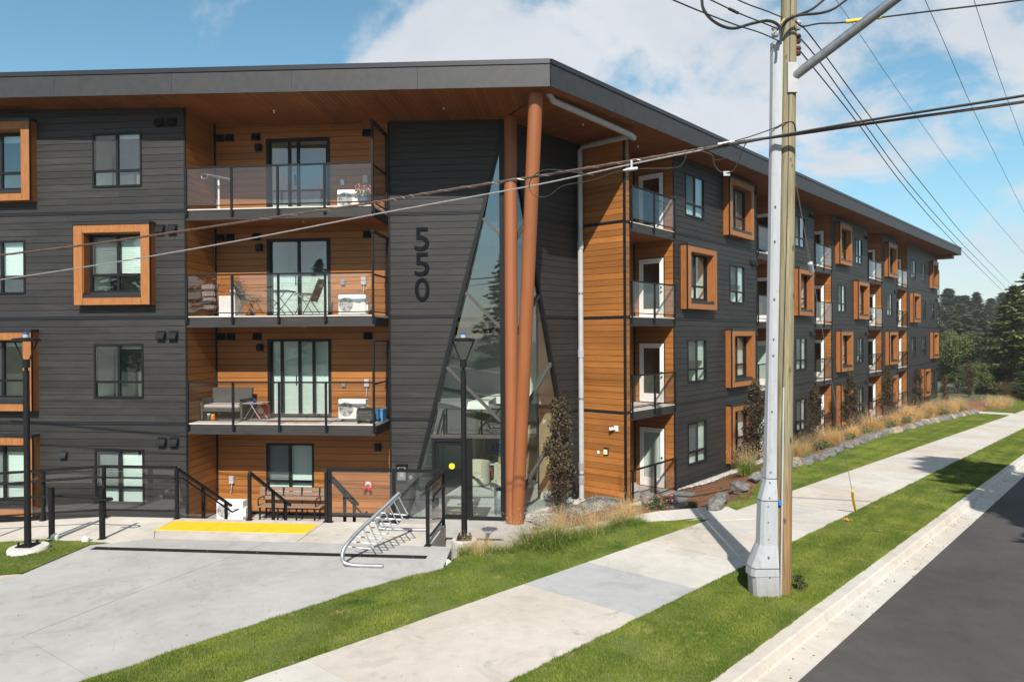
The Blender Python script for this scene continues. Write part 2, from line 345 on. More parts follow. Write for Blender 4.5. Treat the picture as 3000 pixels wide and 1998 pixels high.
def polewood():
    m,t,b=nmat('pole_wood'); g=G(t); tc=g.n('ShaderNodeTexCoord').outputs['Object']
    n1=g.noise(g.map(tc,(22,22,.9)),1.5,6,.65,.6); n2=g.noise(g.map(tc,(2,2,.5)),1.2,3,.5)
    c=g.mix(g.rng(n1,.28,.72),(.125,.108,.062),(.33,.285,.175)); ck=g.noise(g.map(tc,(26,26,.35)),1.3,3,.5,.2); c=g.mix(g.rng(ck,.66,.72),c,(.05,.04,.025)); 
    sx=g.n('ShaderNodeSeparateXYZ'); g.l(tc,sx.inputs[0]); brown=g.rng(g.math('ADD',sx.outputs[2],g.math('MULTIPLY',n2,2.2)),3.6,5.0)
    c=g.mix(brown,g.mix(1.0,c,(1.0,.72,.52),'MULTIPLY'),c)
    vo=g.n('ShaderNodeTexVoronoi'); vo.inputs['Scale'].default_value=2.6; g.l(g.map(tc,(2.2,2.2,1)),vo.inputs['Vector'])
    c=g.mix(g.rng(vo.outputs['Distance'],.10,.17),(.085,.055,.03),c)
    g.l(c,b.inputs['Base Color']); b.inputs['Roughness'].default_value=.8; g.bump(n1,.5,.006,b); return m
M['pole']=polewood()

M['bronze_sunlit']=pm('sunlit_mullion',(.055,.052,.048),(.07,.066,.06),scale=6,rough=.4,spec=.5)  # dark frame metal coloured lighter to show grazing sun on the mullions
# ------------------------------------------------------------------ setting: ground, road, sidewalk, plaza
def sm(a,b,x): t=max(0,min(1,(x-a)/(b-a))); return t*t*(3-2*t)
def gz(s,w):
    d=wLe(s)-w; z=zst(s)
    if d<-14: return z-.02+ sm(14,60,-d)*1.5
    if d<0: return z-.35
    far=sm(74,92,s)
    zz=(z-.12)*(1-sm(.7,3.4,d))+(-.22)*sm(.7,3.4,d)
    zz=zz*(1-far)+(z-.03)*far
    zz+=sm(95,260,s)*9*sm(-2,16,d)+sm(300,700,math.hypot(s,w))*6
    return zz
def sheet(name,ss,ws,zf,mat,kind='structure'):
    m=MB(); nw=len(ws)
    for s in ss:
        for k in range(nw):
            w_=ws[k](s) if callable(ws[k]) else ws[k]; p=FG.P(s,w_,0); m.v.append((p[0],p[1],zf(s,w_)))
    for i in range(len(ss)-1):
        for k in range(nw-1):
            a=i*nw+k; m.f.append([a,a+1,a+nw+1,a+nw]); m.m.append(0)
    o=m.build(name,mat); 
    me=o.data; bm=bmesh.new(); bm.from_mesh(me); bmesh.ops.recalc_face_normals(bm,faces=bm.faces)
    if sum(f.normal.z for f in bm.faces)<0: bmesh.ops.reverse_faces(bm,faces=bm.faces)
    bm.to_mesh(me); bm.free(); me.polygons.foreach_set('use_smooth',[True]*len(me.polygons))
    if kind: o['kind']=kind
    return o
def fr_(a,b,n): return [a+(b-a)*i/n for i in range(n+1)]
ss=[-900,-500,-250,-120,-60]+fr_(-40,110,75)+[115,125,140,160,190,230,290,400,600,900]
dl=[900,500,250,120,70,45,30,22,16,12,9,7]+fr_(6,-2,16)+[-4,-8,-12,-15,-20,-30,-50,-90,-160,-300,-600]
gnd=sheet('ground',ss,[(lambda s,d=d:wLe(s)-d) for d in dl],gz,M['ground'])
sr_=fr_(-60,150,105)
road=sheet('road',sr_,[wGu,lambda s:wGu(s)+.9,lambda s:wGu(s)+4.6,lambda s:wGu(s)+9],lambda s,w:zst(s)-.135+.05*min(1,abs(w-wGu(s))/4.5),M['asphalt'])
# sidewalk slabs
sidewalk=empty('sidewalk',FG.P(10,-6,zst(10))); sidewalk['kind']='structure'
random.seed(3)
cuts=[-8,-5.6,-3.2,-.9,1.4,3.3,4.86,5.83,8.42,10.32,12.35,14.4,16.5,18.6]
def swseam(x,y): return FG.inv(onZ(x,y,1.7,.03))[0]
sA,sB,sC=swseam(1255,1811),swseam(1548,1714),swseam(1744,1652)
pit=(sC-sB)*1.12
cuts=[sA-k*pit for k in range(6,0,-1)]+[sA,sB,sC]+[sC+pit*k for k in range(1,42)]
for i in range(len(cuts)-1):
    a,b=cuts[i]+.006,cuts[i+1]-.006
    m=MB(); pts=[FG.P(a,wLe(a),0),FG.P(a,wRe(a),0),FG.P(b,wRe(b),0),FG.P(b,wLe(b),0)]
    m.slab(pts,lambda p:zst(FG.inv(p)[0])-.14,lambda p:zst(FG.inv(p)[0])+.006)
    mt=M['conc_bl'] if abs(cuts[i]-sB)<.01 else (M['conc_b'] if i%7 in(5,6,2) or abs(cuts[i]-sA)<.01 else M['conc_l'])
    m.build('sidewalk_slab',mt,sidewalk)
sheet('sidewalk_bed',fr_(cuts[0],cuts[-1],60),[lambda s:wLe(s)+.01,lambda s:wRe(s)-.01],lambda s,w:zst(s)-.02,M['joint'])
# kerb with gutter, in cast lengths
kerb=empty('kerb',FG.P(10,-3,zst(10))); kerb['kind']='structure'
prof=[(-.02,-.3),(-.02,.012),(.15,.012),(.175,-.005),(.205,-.115),(.23,-.13),(.60,-.145),(.60,-.3)]
ks=[sA-14+3.05*k for k in range(34)]
for i in range(len(ks)-1):
    m=MB(); n=len(prof)
    for s in (ks[i]+.005,(ks[i]+ks[i+1])/2,ks[i+1]-.005):
        for q,z in prof: p=FG.P(s,wCu(s)+q*1.02,0); m.v.append((p[0],p[1],zst(s)+z))
    for j in range(2):
        for k in range(n): m.f.append([j*n+k,j*n+(k+1)%n,(j+1)*n+(k+1)%n,(j+1)*n+k]); m.m.append(0)
    m.f+= [list(range(n)),list(reversed(range(2*n,3*n)))]; m.m+=[0,0]; m.fix=True
    m.build('kerb_length',M['conc_b'] if i%3 else M['conc_l'],kerb)
sheet('kerb_bed',fr_(ks[0],ks[-1],60),[wCu,lambda s:wCu(s)+.6],lambda s,w:zst(s)-.165,M['joint'])
sheet('far_kerb',sr_,[lambda s:wGu(s)+8.98,lambda s:wGu(s)+9.3],lambda s,w:zst(s)-.03,M['conc_l'])
# lawns (turf sheets; blades grown further down)
def zlawn(s,w):
    d=wLe(s)-w
    return zst(s)+.008+.095*sm(3,8,s)*max(0,d)*.9
lawn_edge=[(-.97,12.15),(-.33,12.48),(.36,12.94),(1.15,13.55),(1.93,14.29),(2.61,14.97),(3.2,15.3),(3.76,15.49),(4.45,15.8)]
plaza_edge=[onZ(x,y,1.6)[:2] for x,y in ((1299,1662),(1150,1700),(1000,1747),(820,1803),(636,1864),(450,1928),(271,1989),(120,2045),(-100,2130))]
far_pts=plaza_edge[::-1]+lawn_edge
def poly_sheet(name,strips,mat):   # strips: list of (pA,pB) 3D pairs
    m=MB(); k=8
    for a,b in strips:
        for i in range(k+1): t=i/k; m.v.append(tuple(a[j]+(b[j]-a[j])*t for j in range(3)))
    for i in range(len(strips)-1):
        for j in range(k): q=i*(k+1)+j; m.f.append([q,q+1,q+k+2,q+k+1]); m.m.append(0)
    o=m.build(name,mat); bm=bmesh.new(); bm.from_mesh(o.data); bmesh.ops.recalc_face_normals(bm,faces=bm.faces)
    if sum(f.normal.z for f in bm.faces)<0: bmesh.ops.reverse_faces(bm,faces=bm.faces)
    bm.to_mesh(o.data); bm.free(); o['kind']='structure'; return o
def resamp(pts,n):
    L=[0]
    for a,b in zip(pts,pts[1:]): L.append(L[-1]+math.dist(a,b))
    out=[]
    for i in range(n+1):
        t=L[-1]*i/n; k=max(j for j in range(len(L)-1) if L[j]<=t+1e-9); f=(t-L[k])/(L[k+1]-L[k]); out.append(tuple(pts[k][j]+(pts[k+1][j]-pts[k][j])*f for j in range(len(pts[0]))))
    return out
strips=[]
for p in resamp(far_pts,170):
    s,w_=FG.inv(p); w_+=.0; p=(p[0]+.035*noise.noise(Vector((p[0]*3,p[1]*3,5))),p[1]+.035*noise.noise(Vector((p[0]*3,p[1]*3,9))))
    wb=.022*noise.noise(Vector((s*2.3,7,0)))+.012*noise.noise(Vector((s*7,7,3)))
    s2=s+.35*(wLe(s)-w_)*0; q=FG.P(s,wLe(s)+.004+wb,0)
    za=zlawn(s,w_); 
    strips.append(((q[0],q[1],zst(s)+.008),(p[0],p[1],za)))
lawn1=poly_sheet('lawn',strips,M['turf'])
wob=lambda s,k:.022*noise.noise(Vector((s*2.3,k,0)))+.012*noise.noise(Vector((s*7,k,3)))
def mkverge(nm,a,b,n): return sheet(nm,fr_(a,b,n),[lambda s:wRe(s)-.004+wob(s,1),lambda s:wRe(s)+.5,lambda s:wRe(s)+1.1,lambda s:wCu(s)-.012+wob(s,2)],lambda s,w:zst(s)+.008,M['turf'])
verge=mkverge('verge',-4,20,240); verge2=mkverge('far_verge',20.001,80,240)
rk=[(15.3,.32),(16.8,.32),(18.4,.6),(20.1,.95),(23.2,1.4),(27,1.5),(31.2,1.9),(37.3,2.15),(43.5,2.12),(51.5,2.0),(58,1.75)]
def drock(s):
    if s<=rk[0][0]: return rk[0][1]
    for (a,b),(c,d) in zip(rk,rk[1:]):
        if s<=c: return b+(d-b)*(s-a)/(c-a)
    return rk[-1][1]
lawn2=sheet('lawn_strip',fr_(16.15,57.2,204),[lambda s:wLe(s)+.004+wob(s,4),lambda s:wLe(s)-drock(s)*.33,lambda s:wLe(s)-drock(s)*.66,lambda s:wLe(s)-drock(s)-.12],lambda s,w:zst(s)+.008,M['turf'])
lawn3=sheet('far_lawn',fr_(60.2,100,20),[lambda s:wLe(s)-.004,lambda s:wLe(s)-1,lambda s:wLe(s)-2.2,lambda s:wLe(s)-3.4],lambda s,w:zst(s)+.02,M['turf'])
# cross path at the far end of the strip
m=MB(); m.slab([FG.P(57.6,-4.9,0),FG.P(59.4,-4.9,0),FG.P(59.4,-9,0),FG.P(57.6,-9,0)],-.4,lambda p:zst(FG.inv(p)[0])+.03); o=m.build('garden_path',M['conc_l']); o['kind']='structure'
# garden soil in front of the right wing
def zsoil(s,w):
    d=wLe(s)-w; d0=drock(s)+.1; d1=wLe(s)+11.42
    t=max(0,min(1,(d-d0)/(d1-d0))); n=.05*noise.noise(Vector((s*.8,w*1.1,0)))
    z0_=zst(s)-.06+.26*sm(0,.4,d-d0)*sm(17.5,22,s)+.05*sm(0,.4,d-d0)
    return z0_*(1-t)+(-.02 if s<60 else zst(s)+.1)*t+n*min(1,4*t)*min(1,4*(1-t))
soil=sheet('garden_soil',fr_(17.2,72,110),[(lambda s,k=k:wLe(s)-drock(s)-.12-(wLe(s)+11.44-drock(s)-.12)*k/10) for k in range(11)],zsoil,M['soil'])
# planting bed from the lawn edge down to the entrance court
bedA=[(-.97,12.15,1.50),(-.33,12.48,1.47),(.36,12.94,1.42),(1.93,14.29,1.34),(2.61,14.97,1.31),(3.4,15.42,1.28),(4.6,16.05,1.24),(5.6,17.1,1.21),(6.5,18.9,1.2)]
bedB=[(-1.3,16.4,.14),(-.2,17.2,.16),(.75,18.1,.14),(1.0,19.5,.14),(1.2,20.6,.14),(2.35,22.2,.14),(3.6,21.9,.10),(4.7,23.1,.06),(5.2,23.75,.0)]
bed=poly_sheet('planting_bed',[((a[0],a[1],a[2]+.02),b) for a,b in zip(resamp(bedA,30),resamp(bedB,30))],M['soil'])
# path from the sidewalk down to the door
pc=[(5.35,16.45,1.225),(4.5,16.25,1.235),(3.5,15.98,1.23),(2.6,15.9,1.13),(1.9,16.25,.98),(1.2,16.9,.70),(.7,17.7,.42),(.2,18.6,.17)]
pc=resamp(pc,14); m=MB()
path=empty('walkway',pc[3]); path['kind']='structure'
for i in range(len(pc)-1):
    if i%2: continue
    j=min(i+2,len(pc)-1); m=MB(); ring=[]
    for k in (i,j):
        d=Vector(pc[min(k+1,len(pc)-1)])-Vector(pc[max(k-1,0)]); nn=Vector((-d.y,d.x,0)).normalized()*.58
        ring.append((Vector(pc[k])-nn,Vector(pc[k])+nn))
    pts=[ring[0][0],ring[0][1],ring[1][1],ring[1][0]]; c=sum(pts,Vector())/4; pts=[c+(p-c)*.994 for p in pts]
    zz={ (round(p.x,4),round(p.y,4)):p.z+.03 for p in pts}
    m.slab([(p.x,p.y) for p in pts],lambda p:zz[(round(p[0],4),round(p[1],4))]-.5,lambda p:zz[(round(p[0],4),round(p[1],4))])
    m.build('walkway_slab',M['conc_l'],path)
# entrance court
m=MB(); cpts=[FL.P(u,w_,0)[:2] for u,w_ in ((-24,-4.9),(-24,4.7),(-2.3,4.7),(-1.5,3.2),(-1.2,.6),(-1.25,-.9))]+[FG.P(15.6,-12.9,0)[:2],FG.P(17.5,-12.9,0)[:2],FG.P(17.5,-17,0)[:2]]
m.slab(cpts,-.3,.10); o=m.build('court_floor',M['conc_g']); o['kind']='structure'
# plaza: cast slabs at stair-head level
ZP=1.6
plaza=empty('plaza',FL.P(-6,7,ZP)); plaza['kind']='structure'
def Lp(u,w_): return FL.P(u,w_,0)[:2]
pe=[FL.inv(p) for p in plaza_edge]
def wedge(u):  # near boundary of plaza along u
    pass
def slabL(name,uw,mat,z1=ZP,z0=-.25,parent=plaza,sh=.008):
    c=(sum(p[0] for p in uw)/len(uw),sum(p[1] for p in uw)/len(uw)); q=[]
    for p in uw:
        d=math.dist(p,c); q.append((p[0]-(p[0]-c[0])/d*sh,p[1]-(p[1]-c[1])/d*sh))
    return MB().slab([Lp(*p) for p in q],z0,z1).build(name,mat,parent)
slabL('paving_slab',[(-8.6,4.62),(-5.37,4.62),(-5.37,6.09),(-8.2,6.09),(-8.53,5.55)],M['conc_b'])
slabL('paving_slab',[(-5.37,4.62),(-2.83,4.62),(-2.83,6.14),(-2.42,6.16),(-5.37,6.09)],M['conc_b'])
slabL('paving_slab',[(-10.2,4.62),(-8.6,4.62),(-8.53,5.55),(-8.2,6.09),(-8.75,6.42),(-10.2,6.35)],M['conc_b'])
seamU=lambda w_: -6.09-(w_-6.84)*.327
slabL('paving_slab',[(-8.75,6.42),(-8.2,6.09),(-5.9,6.1),(seamU(6.84),6.84),(seamU(8.5),8.5),(-9.1,8.2),(-9.12,6.6)],M['conc_g'])
slabL('paving_slab',[(-5.9,6.1),(-5.37,6.09),(-2.42,6.16),(-2.34,7.27),pe[1],pe[2],(seamU(8.5),8.5),(seamU(6.84),6.84)],M['conc_g'])
slabL('paving_slab',[(-9.1,8.2),(seamU(8.5),8.5),(-7.19,10.41),(-9.6,9.3)],M['conc_g'])
slabL('paving_slab',[(seamU(8.5),8.5),pe[2],pe[3],pe[4],pe[5],(-5.5,11.36),(-7.19,10.41)],M['conc_g'])
slabL('paving_slab',[(-7.19,10.41),(-5.5,11.36),pe[7],(-4.9,16),(-10.5,16),(-9.6,9.3)],M['conc_g'])
slabL('paving_slab',[(-9.6,9.3),(-10.5,16),(-16,16),(-15,7.9),(-9.1,8.2)],M['agg'])
# ramp beyond the handrail, falling to the left
m=MB(); m.slab([Lp(-10.2,4.62),Lp(-10.2,6.35),Lp(-13.2,6.3),Lp(-13.2,4.62)],-.25,lambda p:ZP-.075*max(0,-10.2-FL.inv(p)[0])); m.build('ramp_slab',M['conc_b'],plaza)
m=MB(); m.slab([Lp(-13.21,4.62),Lp(-13.21,6.3),Lp(-20,6.3),Lp(-20,4.62)],-.25,lambda p:ZP-.075*max(0,-10.2-FL.inv(p)[0])); m.build('ramp_slab',M['conc_b'],plaza)
# dark joint bed under the plaza slabs
m=MB(); m.slab([Lp(*p) for p in ((-10.1,4.66),(-2.9,4.66),(-2.9,6.2),(-2.5,6.3),(-2.45,7.2),(-3.6,8.6),(-5.4,11.2),(-10,11),(-9.05,6.6))],-.26,ZP-.012); m.build('joint_bed',M['joint'],plaza)
# left lawn round the lamp
lawn0=poly_sheet('left_lawn',[((*Lp(a[0],a[1]),ZP+.012),(*Lp(b[0],b[1]),zz)) for a,b,zz in (((-8.85,6.47),(-8.9,6.46),ZP),((-9.115,6.62),(-9.3,6.42),ZP),((-9.105,7.4),(-9.7,6.41),ZP),((-9.10,8.19),(-10.2,6.38),ZP-.0),((-12,9.2),(-12,6.38),ZP-.12),((-16,9.6),(-16,6.38),ZP-.4))],M['turf'])
# yellow tactile tiles with raised domes
random.seed(5)
for k in range(3):
    u0=-8.54+k*1.043; m=MB(); m.box(FL,u0+.004,u0+1.037,4.885,5.545,ZP-.01,ZP+.008)
    for i in range(17):
        for j in range(10):
            c=FL.P(u0+.045+i*.0595,4.92+j*.066,ZP+.008); r=.015
            b=len(m.v); m.v+=[(c[0]+r*math.cos(a*math.pi/3),c[1]+r*math.sin(a*math.pi/3),c[2]) for a in range(6)]+[(c[0]+.6*r*math.cos(a*math.pi/3),c[1]+.6*r*math.sin(a*math.pi/3),c[2]+.006) for a in range(6)]
            m.f+=[[b+a,b+(a+1)%6,b+6+(a+1)%6,b+6+a] for a in range(6)]+[[b+6+a for a in range(6)]]; m.m+=[0]*7
    o=m.build('tactile_tile',M['tactile'])
    tag(o,'%s yellow tactile warning tile with raised domes at the stair head'%('leftmost','middle','rightmost')[k],'tactile tile','tactile tiles at the stair head')
# slot drains
def drain(u0,u1,w0,zt,label,fr=FL):
    r=thing('trench_drain',fr.P((u0+u1)/2,w0,zt),label,'drain'); n=int((u1-u0)/.036)
    m=MB(); m.box(fr,u0,u1,w0-.075,w0-.055,zt-.05,zt+.006); m.box(fr,u0,u1,w0+.055,w0+.075,zt-.05,zt+.006); m.box(fr,u0,u1,w0-.055,w0+.055,zt-.06,zt+.001); m.build('channel',M['black'],r)
    m=MB()
    for i in range(n): m.box(fr,u0+i*.036,u0+i*.036+.017,w0-.054,w0+.054,zt-.02,zt+.005)
    o=m.build('grate_bars',M['ironb'],r); o['kind']='stuff'
    k=u0+.3
    while k<u1: 
        MB().lathe(fr.P(k,w0,zt+.004),[(.014,0),(.014,.004),(.005,.006)],8).build('bolt',M['galv'],r); k+=.94
    return r
drain(-8.92,-2.74,6.79,ZP+.002,'long black trench drain across the grey plaza slabs')
dz=[FL.inv(onZ(x,1579,.1)) for x in (1283,1487)]
drain(dz[0][0],dz[1][0],(dz[0][1]+dz[1][1])/2,.102,'short trench drain in the court behind the lamp by the door')
# stairs from the plaza to the court
st_=empty('stairs',FL.P(-7,3.6,.1)); st_['kind']='structure'
for k in range(1,9):
    z=ZP-.1667*k; MB().box(FL,-8.6,-5.37,4.615-.28*k,4.615-.28*(k-1)-.002,-.05,z).build('step',M['conc_g'],st_)
# gravel strip and pebbles along the walls
def pebbles(name,pts_fn,n,r0,r1,mat,seed):
    random.seed(seed); m=MB(); ico=[(0,0,1),(.9,0,.1),(-.45,.78,.1),(-.45,-.78,.1),(.2,.1,-.5)]
    for i in range(n):
        x,y,z=pts_fn(); r=random.uniform(r0,r1); a=random.random()*6.28; k=random.uniform(.6,1); c_,s_=math.cos(a),math.sin(a); b=len(m.v)
        for p in ico: m.v.append((x+r*(p[0]*c_-p[1]*s_*k),y+r*(p[0]*s_+p[1]*c_*k),z+r*.7*p[2]))
        m.f+=[[b,b+1,b+2],[b,b+2,b+3],[b,b+3,b+1],[b+1,b+4,b+2],[b+2,b+4,b+3],[b+3,b+4,b+1]]; m.m+=[0]*6
    o=m.build(name,mat); return o
def gp1():
    s=random.uniform(22.3,30); w_=random.uniform(-11.40,-10.45+.15*math.sin(s*2)); p=FG.P(s,w_,0); return (p[0],p[1],zsoil(s,w_)+.045)
o=pebbles('gravel',gp1,2600,.03,.085,M['gravel'],1); tag(o,'pale gravel strip along the foot of the dark wing','gravel',kind='stuff')
def bedz(x,y):
    t=sm(0,1,max(0,min(1,(y-13.2-.55*x)/5.5))); return 1.45*(1-t)+.15*t
def gp2():
    while True:
        s=random.uniform(15.7,19.6); w_=random.uniform(-13.0,-10.6)
        if (s>18.8 and w_<-11.3): continue
        p=FG.P(s,w_,0); return (p[0],p[1],.15+.06*noise.noise(Vector((p[0],p[1],0)))+.10*sm(-11.6,-10.6,w_))
o=pebbles('gravel',gp2,9000,.018,.045,M['gravel'],2); tag(o,'white gravel bed beside the glass entrance corner','gravel',kind='stuff')
# ------------------------------------------------------------------ the apartment building
bld=thing('apartment_building',FL.P(-5,-3,.1),'four-storey apartment building with dark plank siding, orange wood bays and wide flat roof','building')
def is_rh(fr): return fr.t[0]*fr.n[1]-fr.t[1]*fr.n[0]>0
_obox=MB.box
def _nb(s,fr,*a):
    if is_rh(fr): s.fix=True
    return _obox(s,fr,*a)
MB.box=_nb
def zsL(u): return 11.62+.0265*max(0,-.83-u)
def zsR(s): return 11.62+.0148*max(0,s-13.9)
cnt={'dark':0,'wood':0}; rest={'dark':MB(),'wood':MB()}
nm={'dark':'dark_plank','wood':'wood_plank'}
def floor_rows(top,z00=.14):
    rows=[]
    for f in range(4):
        a=3*f+(.045 if f else z00); b=3*f+3-.045; n=15
        if f==3: b=9.045+.1947*18
        if f==0: n=14
        n=18 if f==3 else n; pt=(b-a)/n
        for i in range(n):
            z0=a+i*pt
            if z0>top: break
            rows.append((z0+.0065,z0+pt-.0065))
    return rows
def sub_int(iv,cut):
    out=[]
    for a,b in iv:
        if cut[1]<=a or cut[0]>=b: out.append((a,b)); continue
        if cut[0]>a: out.append((a,cut[0]))
        if cut[1]<b: out.append((cut[1],b))
    return out
def planks(fr,u0,u1,w_,ops,key,indiv,top=12.2,lo=None,hi=None,joint=3.66,z00=.14):
    t=.018
    for (za,zb) in floor_rows(top,z00):
        full=[(u0,u1)] if hi is None and lo is None else [(u0 if lo is None else min(lo(za),lo(zb)), u1 if hi is None else max(hi(za),hi(zb)))]
        part=[]
        for (a,b,c,d) in ops:
            if c<=za+.02 and d>=zb-.02: full=sub_int(full,(a-.004,b+.004))
            elif d>za+.004 and c<zb-.004: part.append((a-.004,b+.004,c,d))
        segs=[]
        for a,b in full:
            if b-a<.03: continue
            if joint and b-a>joint*1.1:
                k=a+random.uniform(.8,joint); segs.append((a,k-.0015))
                while b-k>joint: segs.append((k+.0015,k+joint-.0015)); k+=joint
                segs.append((k+.0015,b))
            else: segs.append((a,b))
        for a,b in segs:
            m=MB() if indiv and cnt[key]<298 else rest[key]
            if hi is not None or lo is not None:
                al,ah=(a,a) if lo is None or a>lo(za)+.3 else (lo(za),lo(zb)); bl,bh=(b,b) if hi is None or b<min(hi(za),hi(zb))-.3 else (hi(za),hi(zb))
                m.pris(fr,[(al,za),(bl,za),(bh,zb),(ah,zb)],w_-t,w_)
            else:
                zs=sorted({za,zb,*[max(za,min(zb,q)) for p in part for q in p[2:]]})
                for q0,q1 in zip(zs,zs[1:]):
                    if q1-q0<.003: continue
                    iv=[(a,b)]
                    for p in part:
                        if p[2]<q1-.002 and p[3]>q0+.002: iv=sub_int(iv,p[:2])
                    for x0,x1 in iv: m.box(fr,x0,x1,w_-t,w_,q0,q1)
            if m is not rest[key] and m.v:
                cnt[key]+=1; m.build(nm[key],M[key],bld)
def backing(fr,u0,u1,w_,z0,z1,ops,name='wall_core'):
    us=sorted({u0,u1,*[max(u0,min(u1,q)) for o in ops for q in o[:2]]}); zs=sorted({z0,z1,*[max(z0,min(z1,q)) for o in ops for q in o[2:]]})
    m=MB()
    for a,b in zip(us,us[1:]):
        for c,d in zip(zs,zs[1:]):
            x,y=(a+b)/2,(c+d)/2
            if any(o[0]<x<o[1] and o[2]<y<o[3] for o in ops): continue
            m.quad(fr.P(a,w_-.021,c),fr.P(b,w_-.021,c),fr.P(b,w_-.021,d),fr.P(a,w_-.021,d))
    return m.build(name,M['backing'],bld)
def band(fr,u0,u1,w_,z,name='floor_band'):
    m=MB(); m.box(fr,u0,u1,w_-.02,w_+.012,z-.035,z+.0); m.box(fr,u0,u1,w_-.02,w_+.03,z+.0,z+.012); m.box(fr,u0,u1,w_-.02,w_-.004,z+.012,z+.036)
    m.build(name,M['flash'],bld)
def corner(fr,u,w_,z0,z1,d=.05,name='corner_trim'):
    MB().box(fr,u-d/2,u+d/2,w_-d*.55,w_+.012,z0,z1).build(name,M['black'],bld)
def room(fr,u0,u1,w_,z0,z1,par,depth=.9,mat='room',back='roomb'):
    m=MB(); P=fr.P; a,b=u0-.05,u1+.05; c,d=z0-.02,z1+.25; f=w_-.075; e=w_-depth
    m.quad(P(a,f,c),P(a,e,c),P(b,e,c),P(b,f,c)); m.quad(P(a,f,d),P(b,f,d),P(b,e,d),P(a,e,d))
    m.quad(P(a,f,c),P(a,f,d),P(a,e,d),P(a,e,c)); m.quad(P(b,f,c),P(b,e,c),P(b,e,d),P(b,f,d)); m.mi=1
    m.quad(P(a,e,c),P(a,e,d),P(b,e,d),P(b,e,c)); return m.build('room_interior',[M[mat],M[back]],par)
def blind(fr,u0,u1,w_,z0,z1,par,sp=.05):
    m=MB(); n=int((z1-z0)/sp)
    for i in range(n):
        z=z0+i*sp; m.quad(fr.P(u0,w_,z),fr.P(u1,w_,z),fr.P(u1,w_-.018,z+sp*1.03),fr.P(u0,w_-.018,z+sp*1.03))
    return m.build('blind',M['blind'],par)
def window(fr,u0,u1,z0,z1,w_,par,bl=None,name='window',depth=.07,mull=.5,trans=.3,screen=True,rm=True,gl='glass'):
    t=.055; um=u0+(u1-u0)*mull; zt=z0+(z1-z0)*trans if trans else None
    m=MB(); a,b=w_-depth,w_+.018
    m.box(fr,u0,u0+t,a,b,z0,z1); m.box(fr,u1-t,u1,a,b,z0,z1); m.box(fr,u0+t,u1-t,a,b,z1-t,z1); m.box(fr,u0+t,u1-t,a,b+.012,z0,z0+t)
    b2=w_+.004
    if mull: m.box(fr,um-.035,um+.035,a+.005,b2,z0+t,z1-t)
    if zt:
        if mull: m.box(fr,u0+t,um-.035,a+.008,b2-.003,zt-.035,zt+.035); m.box(fr,um+.035,u1-t,a+.008,b2-.003,zt-.035,zt+.035)
        else: m.box(fr,u0+t,u1-t,a+.008,b2-.003,zt-.035,zt+.035)
    o=m.build(name,M['frame'],par)
    us=[(u0+t,um-.035),(um+.035,u1-t)] if mull else [(u0+t,u1-t)]
    zs=[(z0+t,zt-.035),(zt+.035,z1-t)] if zt else [(z0+t,z1-t)]
    for i,(p,q) in enumerate(us):
        for j,(r,s_) in enumerate(zs):
            MB().box(fr,p,q,w_-.042,w_-.034,r,s_).build('pane',M[gl],o)
            if screen and i==0 and j==len(zs)-1:
                ms=MB(); n=46
                ms.box(fr,p,p+.02,w_-.022,w_-.014,r,s_); ms.box(fr,q-.02,q,w_-.022,w_-.014,r,s_)
                for k in range(int((s_-r)/.012)): ms.box(fr,p+.02,q-.02,w_-.020,w_-.0165,r+k*.012,r+k*.012+.0045)
                ms.build('insect_screen',M['screen'],o)
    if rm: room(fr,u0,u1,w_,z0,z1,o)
    if bl is not None: blind(fr,u0+t,u1-t,w_-.12,z0+(z1-z0)*bl[0],z0+(z1-z0)*bl[1],o)
    return o
def bay(fr,u0,u1,z0,z1,bl=None,p=.27,bd=.27,mull=.5):
    wz=(u0+.31,u1-.31,z0+.37,z1-.25)
    o=window(fr,*wz,-.03,bld,bl,name='bay_window',mull=mull)
    tb=.03
    m=MB()  # casing: sides, top, bottom and reveals
    m.box(fr,u0,u0+.025,-.02,p-tb,z0,z1); m.box(fr,u1-.025,u1,-.02,p-tb,z0,z1); m.box(fr,u0+.025,u1-.025,-.02,p-tb,z0,z0+.025)
    m.build('bay_side',M['baydark'],o)
    m=MB(); m.box(fr,u0+bd,u0+bd+.025,-.02,p-tb,z0+bd+.06,z1-.22); m.box(fr,u1-bd-.025,u1-bd,-.02,p-tb,z0+bd+.06,z1-.22); m.box(fr,u0+bd+.025,u1-bd-.025,-.02,p-tb,z1-.245,z1-.22)
    m.build('reveal',M['baydark'],o)
    g=.006
    for q in ((u0+.012,u0+bd,z0+.01,z1),(u1-bd,u1-.012,z0+.01,z1),(u0+bd+g,u1-bd-g,z1-.22,z1),(u0+bd+g,u1-bd-g,z0+.01,z0+.21)):
        MB().box(fr,q[0],q[1],p-tb,p,q[2],q[3]).build('face_board',M['bay'],o)
    MB().box(fr,u0+bd+g,u1-bd-g,-.02,p+.012,z0+.215,z0+.30).build('sill',M['flash'],o)
    m=MB(); m.box(fr,u0-.015,u1+.015,-.02,p+.025,z1+.002,z1+.075); m.build('cap_flashing',M['flash'],o)
    m=MB()
    for (a,b) in ((u0-.004,u0+.012),(u1-.012,u1+.004)): m.box(fr,a,b,p-.05,p+.004,z0,z1)
    m.build('edge_trim',M['black'],o)
    return o
